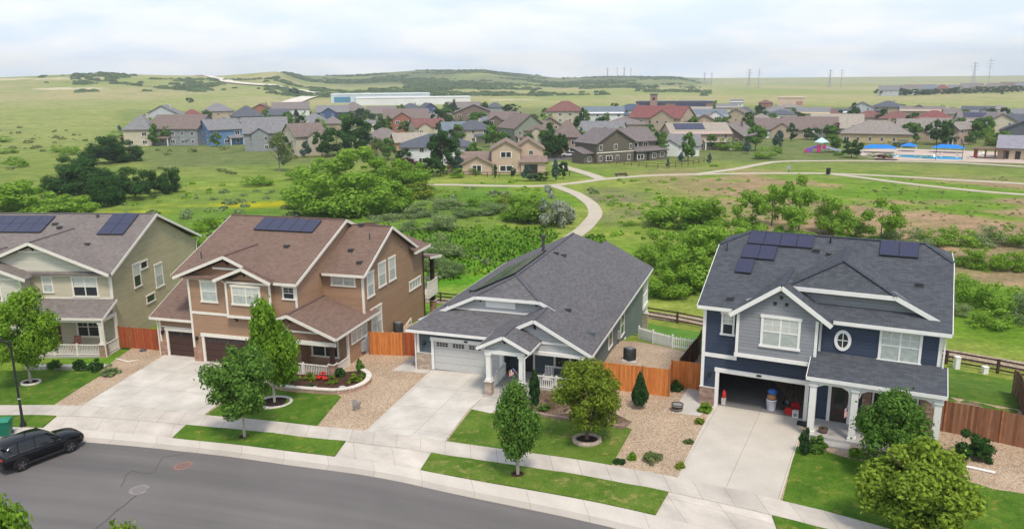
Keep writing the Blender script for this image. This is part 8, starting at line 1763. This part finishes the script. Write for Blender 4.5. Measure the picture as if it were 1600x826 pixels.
for i,(x,y) in enumerate(((112,233),(123,232),(131,227.5),(133,238),(129,241),(138,236),(141,238))):
    t=thing('pool_lounger',('first','second','third','fourth','fifth','sixth','seventh')[i]+' white pool lounger counted from the left end of the pool deck','lounger',(x,y,hgt(x,y)+.13),i*1.3,'white loungers round the pool'); m=MB(); m.box(-1,.2,-.35,.35,.28,.36); m.make('bed',WHITE,t); m=MB(); m.prism([(.2,-.35,.30),(.9,-.35,.75),(.9,-.35,.83),(.2,-.35,.38)],(0,.7,0)); m.make('backrest',WHITE,t)
# playground
t=thing('playground_tower','play structure with a white blue peaked roof, magenta panels and a purple slide','playground',(98.5,254.5,hgt(98.5,254.5)),-.36)
PUR=plain('play_purple',(.22,.10,.50),.5,.3); MAG=plain('play_magenta',(.50,.04,.20),.5,.3)
for x in(-1.2,1.2):
    for y in(-1.2,1.2): m=MB(); m.tube((x,y,0),(x,y,3.3),.1); m.make('post',PUR,t)
m=MB(); m.lathe((0,0,3.3),[(2.3,0),(.1,1.5)],4); m.make('roof',plain('play_roof',(.50,.68,.74)),t); m=MB(); m.box(-1.3,1.3,-1.3,1.3,1.4,1.55); m.make('deck',PUR,t)
m=MB(); m.box(-1.3,-.1,-1.4,-1.3,.3,2.6); m.make('panel',MAG,t); m=MB(); m.box(.3,1.4,-1.4,-1.3,1.5,2.6); m.make('panel',MAG,t)
m=MB(); m.prism([(1.3,-.5,1.5),(6.5,-.5,.3),(6.5,-.5,.8),(1.3,-.5,2.1)],(0,1.0,0)); m.make('slide',plain('play_lilac',(.45,.42,.68)),t); m=MB(); m.prism([(-1.3,-.6,1.5),(-4.6,-.6,.5),(-4.6,-.6,1.2),(-1.3,-.6,2.2)],(0,1.0,0)); m.make('bridge',PUR,t)
for x in(-4.4,-3.2): m=MB(); m.box(x-.5,x+.5,-.8,.8,0,1.0); m.make('low_panel',MAG if x<-4 else PUR,t)
# trail furniture
m=MB(); z=hgt(78.8,197.6); m.lathe((78.8,197.8,z),[(.5,0),(.55,1.4),(.6,1.5),(.3,1.7)],12); tag(m.make('litter_bin',BLK),'black litter bin at the fork of the far right footpath','litter bin')
t=thing('sign_post','small grey sign on a post left of the black litter bin','sign',(70.8,203.2,hgt(70.8,203.2)),-.3); m=MB(); m.box(-.06,.06,-.06,.06,0,1.1); m.make('post',BLK,t); m=MB(); m.box(-.5,.5,-.12,-.061,.9,1.7); m.make('board',plain('sign_grey',(.30,.34,.38)),t)
t=thing('bench','dark bench beside the main footpath near the trail fork','bench',(27.3,197.2,hgt(27.3,197.2)),.2); m=MB(); m.box(-1.6,1.6,-.3,.3,.4,.5); m.make('seat',plain('bench_dark',(.10,.06,.05)),t); m=MB(); m.box(-1.6,1.6,.3,.36,.5,.95); m.make('backrest',MATS['bench_dark'],t)
for x in(-1.3,1.3): m=MB(); m.box(x-.08,x+.08,-.25,.25,0,.399); m.make('leg',BLK,t)
make_suv('parked_car','small white car parked on the street left of the brown hip shingled house',(18.2,252.5,hgt(18.2,252.5)+.06),2.9,plain('car_white',(.72,.73,.75),.2,.6,.02))
# power line towers
STL=plain('galvanised_steel',(.30,.32,.34),.6,.3,.05,.1)
def lattice(label,x,y,hh,kind):
    t=thing('power_tower' if kind else 'power_pole',label,'power line tower' if kind else 'power pole',(x,y,hgt(x,y)-1),-math.atan2(x,y)+.3,'power line towers on the horizon'); m=MB()
    if kind:
        for s in(-1,1):
            for q in(-1,1): m.bar((s*hh*.08,q*hh*.08,0),(s*hh*.02,q*hh*.02,hh*.62),.34,.34); m.bar((s*hh*.02,q*hh*.02,hh*.62),(s*hh*.015,q*hh*.015,hh),.3,.3)
        n=7
        for k in range(n):
            a=hh*.62*k/n; b=hh*.62*(k+1)/n; wa=hh*(.08-.06*k/n); wb=hh*(.08-.06*(k+1)/n)
            for q in(-1,1): m.bar((-wa,q*wa,a),(wb,q*wb,b),.2,.2); m.bar((wa,q*wa,a),(-wb,q*wb,b),.2,.2)
        arms=((.68,.15),(.80,.19),(.93,.14))
    else: m.tube((0,0,0),(0,0,hh),.75,.35,8); arms=((.66,.11),(.78,.12),(.90,.10))
    m.make('frame',STL,t)
    for z_,w_ in arms: m=MB(); m.bar((-hh*w_,0,hh*z_),(hh*w_,0,hh*z_),.5,.5); m.make('crossarm',STL,t)
for i,(x,y,hh,k,lb) in enumerate(((490,1677,37,1,'lattice power tower, left one of the pair right of the hills'),(487,1601,38,0,'power pole, right one of the pair right of the hills'),(578,1478,33,1,'lattice power tower in the gap of the right horizon, left one of two'),(590,1456,34,0,'power pole in the gap of the right horizon, right one of two'),(862,1520,43,1,'lattice power tower rising over the hilltop houses'),(905,1545,50,0,'tallest power pole, right of the tower over the hilltop houses'),(267,2250,27,1,'faint power tower, first from left on the middle ridge'),(290,2222,29,0,'faint power pole, second from left on the middle ridge'),(308,2215,28,1,'faint power tower, third from left on the middle ridge'),(325,2210,27,0,'faint power pole, rightmost on the middle ridge'),(466,1960,30,1,'faint power tower at the right foot of the middle ridge, left one'),(457,1855,32,0,'faint power pole at the right foot of the middle ridge, right one'))): lattice(lb,x,y,hh,k)
# ================================================================ trees and bushes of the meadow and subdivision
def _k(mat,shape,n,ls,cl): return [crown_mesh('crown',LF[mat],200+i*7+len(mat)*3+n%97,n,ls,shape,cl) for i in range(3)]
KD={'r':_k('mid','egg',1800,.045,18),'c':_k('deep','cone',1100,.040,26),'d':_k('dark','round',3200,.036,22),'m':_k('maroon','dome',800,.045,18),'b':_k('blue','cone',1200,.045,26),'s':_k('willow','dome',1500,.034,24),'p':_k('dark','egg',1900,.036,30),'y':_k('deep','egg',500,.06,14),'o2':_k('dark','round',1500,.040,24),
 'o':_k('olive','egg',1900,.034,26),'l':_k('yellow','dome',1700,.036,22),'b2':_k('blue','dome',1200,.036,20),'h':_k('mid','dome',600,.04,16),'hd':_k('maroon','dome',600,.04,16),'w':_k('willow','dome',6000,.026,26),'og':_k('olive','egg',2600,.024,16),'d2':_k('bright','dome',6000,.026,26),'g':_k('grey','dome',2800,.026,30),'sv':_k('silver','dome',6500,.028,26),'l2':_k('bright','dome',2200,.030,24),'t':_k('bright','round',2000,.030,17),'h2':_k('bright','dome',2800,.026,30)}
TKM=[trunk_mesh('trunk',s,BARK,6,.03,.8,0,.3) for s in(1,2)]; TKG=trunk_mesh('trunk',5,BARKG,16,.03,.98,0,.55)
KD['dg']=_k('dark','dome',7000,.026,30); KD['fr'],KD['fd'],KD['fs']=KD['r'],KD['d'],KD['s']
NM={'fs':'bush','c':'conifer','b':'spruce_tree','y':'cypress','w':'willow','d2':'willow','g':'willow_shrub','m':'shrub','s':'bush','l':'bush','l2':'bush','b2':'bush','h':'hedge','hd':'hedge','h2':'bush'}
CT={'fs':'bush','c':'conifer','b':'spruce tree','y':'cypress','w':'willow','d2':'willow','g':'shrub','m':'shrub','s':'bush','l':'bush','l2':'bush','b2':'bush','h':'hedge','hd':'hedge','h2':'bush'}
for i,(x,y,z,w_,h_,k,lb) in enumerate(TREES):
    rg=random.Random(i*31+5); z=hgt(x,y); t=thing(NM.get(k,'tree'),lb,CT.get(k,'tree'),(x,y,z),rg.uniform(0,6.28),'trees and bushes beyond the front houses')
    low=k in('fs','dg','m','s','l','l2','b2','h','hd','g','h2','w','d2','sv'); zz=0 if low or k in'cby' else .06
    ws=(1.9 if k in ('w','d2') else 1.5) if low else 1.6; h_*=1.3 if k in 'wt' else 1.15
    mob('crown',KD[k][i%3],t,(0,0,h_*zz-(.25 if low else 0)),(w_*ws,w_*ws*rg.uniform(.8,1.05),h_*(1.04-zz)),0)
    if k in('r','d','fr','fd','p','o2','o','t','og'): mob('trunk',TKG if k=='og' else TKM[i%2],t,(0,0,0),(max(w_,h_*.6),max(w_,h_*.6),h_*.9))
ORD='first second third fourth fifth sixth seventh eighth ninth tenth eleventh twelfth thirteenth fourteenth fifteenth sixteenth seventeenth eighteenth nineteenth twentieth twenty-first twenty-second twenty-third twenty-fourth twenty-fifth twenty-sixth'.split()
for i,(x,y,w_,h_,k) in enumerate(FILL):
    t=thing('tree',ORD[i]+' dark tree from the left in the row between the distant hilltop houses','tree',(x,y,hgt(x,y)),i,'trees of the hilltop row'); mob('crown',KD[k][i%3],t,(0,0,-.2),(w_*1.35,w_*1.25,h_),0)
# ---- uncountable growth
def tufts(name,label,cat,mat,seed,n,area,hh,ww,keep=None):
    rg=np.random.default_rng(seed); P=[]
    while len(P)<n:
        x=rg.uniform(area[0],area[1]);y=rg.uniform(area[2],area[3])
        if keep is None or keep(x,y,rg.random()): P.append((x,y,hgt(x,y)))
    P=np.array(P); k=len(P); a=rg.uniform(0,6.28,k); s=rg.uniform(.5,1.4,k); d=np.stack([np.cos(a),np.sin(a),0*a],1)*(ww*s/2)[:,None]; up=np.stack([rg.normal(0,.25,k)*hh*s,rg.normal(0,.25,k)*hh*s,hh*s],1)
    V=np.empty((k,4,3)); V[:,0]=P-d; V[:,1]=P+d; V[:,2]=P+d*.5+up; V[:,3]=P-d*.5+up
    me=bpy.data.meshes.new(name); me.vertices.add(k*4); me.vertices.foreach_set('co',V.ravel()); me.loops.add(k*4); me.loops.foreach_set('vertex_index',np.arange(k*4)); me.polygons.add(k); me.polygons.foreach_set('loop_start',np.arange(0,k*4,4)); me.polygons.foreach_set('loop_total',np.full(k,4)); me.update(calc_edges=True); me.materials.append(mat)
    o=bpy.data.objects.new(name,me); COL.objects.link(o); tag(o,label,cat,None,'stuff'); return o
def onpath(x,y):
    for a,b in zip(PTS_,PTS_[1:]):
        if min(a[1],b[1])-2<=y<=max(a[1],b[1])+2:
            t=max(0,min(1,((x-a[0])*(b[0]-a[0])+(y-a[1])*(b[1]-a[1]))/max(1e-6,(b[0]-a[0])**2+(b[1]-a[1])**2)))
            if math.hypot(a[0]+(b[0]-a[0])*t-x,a[1]+(b[1]-a[1])*t-y)<2.1: return True
    return False
PTS_=[(2,92),(5.5,108),(9,118.3),(11.5,125.5),(13.5,133.2),(14.9,139.8),(15.4,149.6),(14.8,158.1),(13.6,166.8),(12,173.1),(10,180)]
def kp(x,y,r): return front(x,y)>33 and not onpath(x,y) and not(-30<x<55 and y<88-abs(x)*.2+3 and front(x,y)<38) and r<.25+.9*(nz(x,y,.05)+.35)
tufts('tall_grass','tall green grass and reeds growing over the meadow','grass',leaf('leaf_reed',(.085,.205,.02),(.15,.29,.035),.4,True,2.5),7,26000,(-75,14,84,128),.24,.28,kp)
ALLP=[PTS_,[(-40,186),(-16.2,184.2),(.2,180.7),(7.4,180.6),(15.1,185.5),(22.7,192.7),(33.8,198.7),(58.5,201.5),(78.8,199.5),(93,192.1),(103.9,183.8),(140,150)],[(78.8,199.3),(88,181.4),(98.9,165.1),(116,148)]]
def near_trail(x,y,g=3.):
    for P in ALLP:
        for a,b in zip(P,P[1:]):
            t=max(0,min(1,((x-a[0])*(b[0]-a[0])+(y-a[1])*(b[1]-a[1]))/((b[0]-a[0])**2+(b[1]-a[1])**2)))
            if math.hypot(a[0]+(b[0]-a[0])*t-x,a[1]+(b[1]-a[1])*t-y)<g: return True
    return False
def scrub(name,label,mat,seed,n,area,thr,smin,smax,per):
    rg=np.random.default_rng(seed); C=[];S=[]
    while len(C)<n:
        x=rg.uniform(area[0],area[1]); y=rg.uniform(area[2],area[3])
        if front(x,y)<36 or (x>25 and front(x,y)<42) or near_trail(x,y) or nz(x,y,.03,4,seed)+nz(x,y,.12,3,2.)*.6<thr+rg.uniform(-.12,.12): continue
        C.append((x,y,hgt(x,y))); S.append(rg.uniform(smin,smax)*rg.uniform(.5,1))
    C=np.repeat(np.array(C),per,0); S=np.repeat(np.array(S),per); k=len(C)
    d=rg.normal(size=(k,3)); d/=np.linalg.norm(d,axis=1)[:,None]; d[:,2]=np.abs(d[:,2]); P=C+d*(S*rg.uniform(.5,1,k))[:,None]*np.array([.5,.5,.35])
    nr=d+rg.normal(size=(k,3))*.4; nr/=np.linalg.norm(nr,axis=1)[:,None]; a=np.cross(nr,rg.normal(size=(k,3))); a/=np.linalg.norm(a,axis=1)[:,None]; b=np.cross(nr,a); s=(S*.16)[:,None]
    V=np.empty((k,4,3)); V[:,0]=P-a*s;V[:,1]=P+b*s*.7;V[:,2]=P+a*s;V[:,3]=P-b*s*.7
    me=bpy.data.meshes.new(name); me.vertices.add(k*4); me.vertices.foreach_set('co',V.ravel()); me.loops.add(k*4); me.loops.foreach_set('vertex_index',np.arange(k*4)); me.polygons.add(k); me.polygons.foreach_set('loop_start',np.arange(0,k*4,4)); me.polygons.foreach_set('loop_total',np.full(k,4)); me.update(calc_edges=True); me.materials.append(mat)
    o=bpy.data.objects.new(name,me); COL.objects.link(o); tag(o,label,'scrub',None,'stuff')
scrub('meadow_scrub','low grey green scrub spread over the wet meadow',LF['grey'],3,200,(-120,20,88,178),.02,1.2,3.2,60)
scrub('meadow_weeds','bright green weeds in patches over the meadow',LF['bright'],9,500,(-120,60,86,190),.0,.8,2.4,44)
scrub('dry_weeds','olive weeds dotted over the dry right hand meadow',leaf('leaf_dry',(.17,.19,.07),(.26,.25,.11)),21,600,(20,135,84,190),.05,.4,1.1,26)
scrub('hillside_weeds','olive bushes sprinkled over the left hillside',leaf('leaf_hillside',(.14,.18,.06),(.2,.24,.09)),31,220,(-330,-60,190,420),.08,1.5,4.,50)
def brush():
    rg=np.random.default_rng(12); V=[];F=[]; n=0
    while n<5200:
        az=rg.uniform(-.52,.24); d=rg.uniform(980,2350); x,y=d*math.sin(az),d*math.cos(az)
        t=nz(x,y,.0045,5,11.)+nz(x,y,.02,4,5.)*.45
        if -.36<az<-.29 or az<-.49: t-=.25
        if -.50<az<-.345 and 1000<d<1480: t+=.16
        if t<.08+rg.uniform(0,.12) or d>itp(az,SD)+60: continue
        z=hgt(x,y); s=rg.uniform(2.5,6.5); b=len(V)
        for k in range(6): a=k*math.pi/3+rg.uniform(-.2,.2); V.append((x+math.cos(a)*s*rg.uniform(.8,1.3),y+math.sin(a)*s,z-.6)); 
        for k in range(6): a=k*math.pi/3+.3; V.append((x+math.cos(a)*s*.6,y+math.sin(a)*s*.6,z+s*rg.uniform(.32,.5)))
        V.append((x,y,z+s*.55))
        for k in range(6): j=(k+1)%6; F.append((b+k,b+j,b+6+j,b+6+k)); F.append((b+6+k,b+6+j,b+12))
        n+=1
    me=bpy.data.meshes.new('hill_brush'); me.from_pydata(V,[],F); me.update(); me.materials.append(leaf('leaf_brush',(.05,.085,.035),(.085,.125,.05),.15)); o=bpy.data.objects.new('hill_brush',me); COL.objects.link(o); tag(o,'dark scrub covering the slopes and ridge of the far hills','scrub',None,'stuff')
brush()
for i,(x,y,s,lb) in enumerate(((-262,985,9,'lone dark bush on the slope between the pale road and the subdivision'),(-300,760,5,'small dark tree group on the left hillside'),(520,760,4,'small dark tree alone on the right meadow'),(545,905,5,'dark tree below the hilltop houses'),)):
    o=bpy.data.objects.new('bush',KD['d'][0]); COL.objects.link(o); o.location=(x,y,hgt(x,y)-.3); o.scale=(s*2,s*1.6,s); tag(o,lb,'bush')
# ================================================================ haze
m=MB(); m.box(-2400,2400,-300,3000,-120,95); hz=m.make('haze',BLK); hz.data.materials.clear(); mh=bpy.data.materials.new('haze'); mh.use_nodes=True; nt=mh.node_tree; nt.nodes.remove(nt.nodes['Principled BSDF']); pv=nt.nodes.new('ShaderNodeVolumePrincipled'); pv.inputs['Color'].default_value=(.93,.965,1,1); pv.inputs['Density'].default_value=.0002; pv.inputs['Anisotropy'].default_value=.2
nt.links.new(pv.outputs[0],nt.nodes['Material Output'].inputs['Volume']); hz.data.materials.append(mh); hz['kind']='stuff'
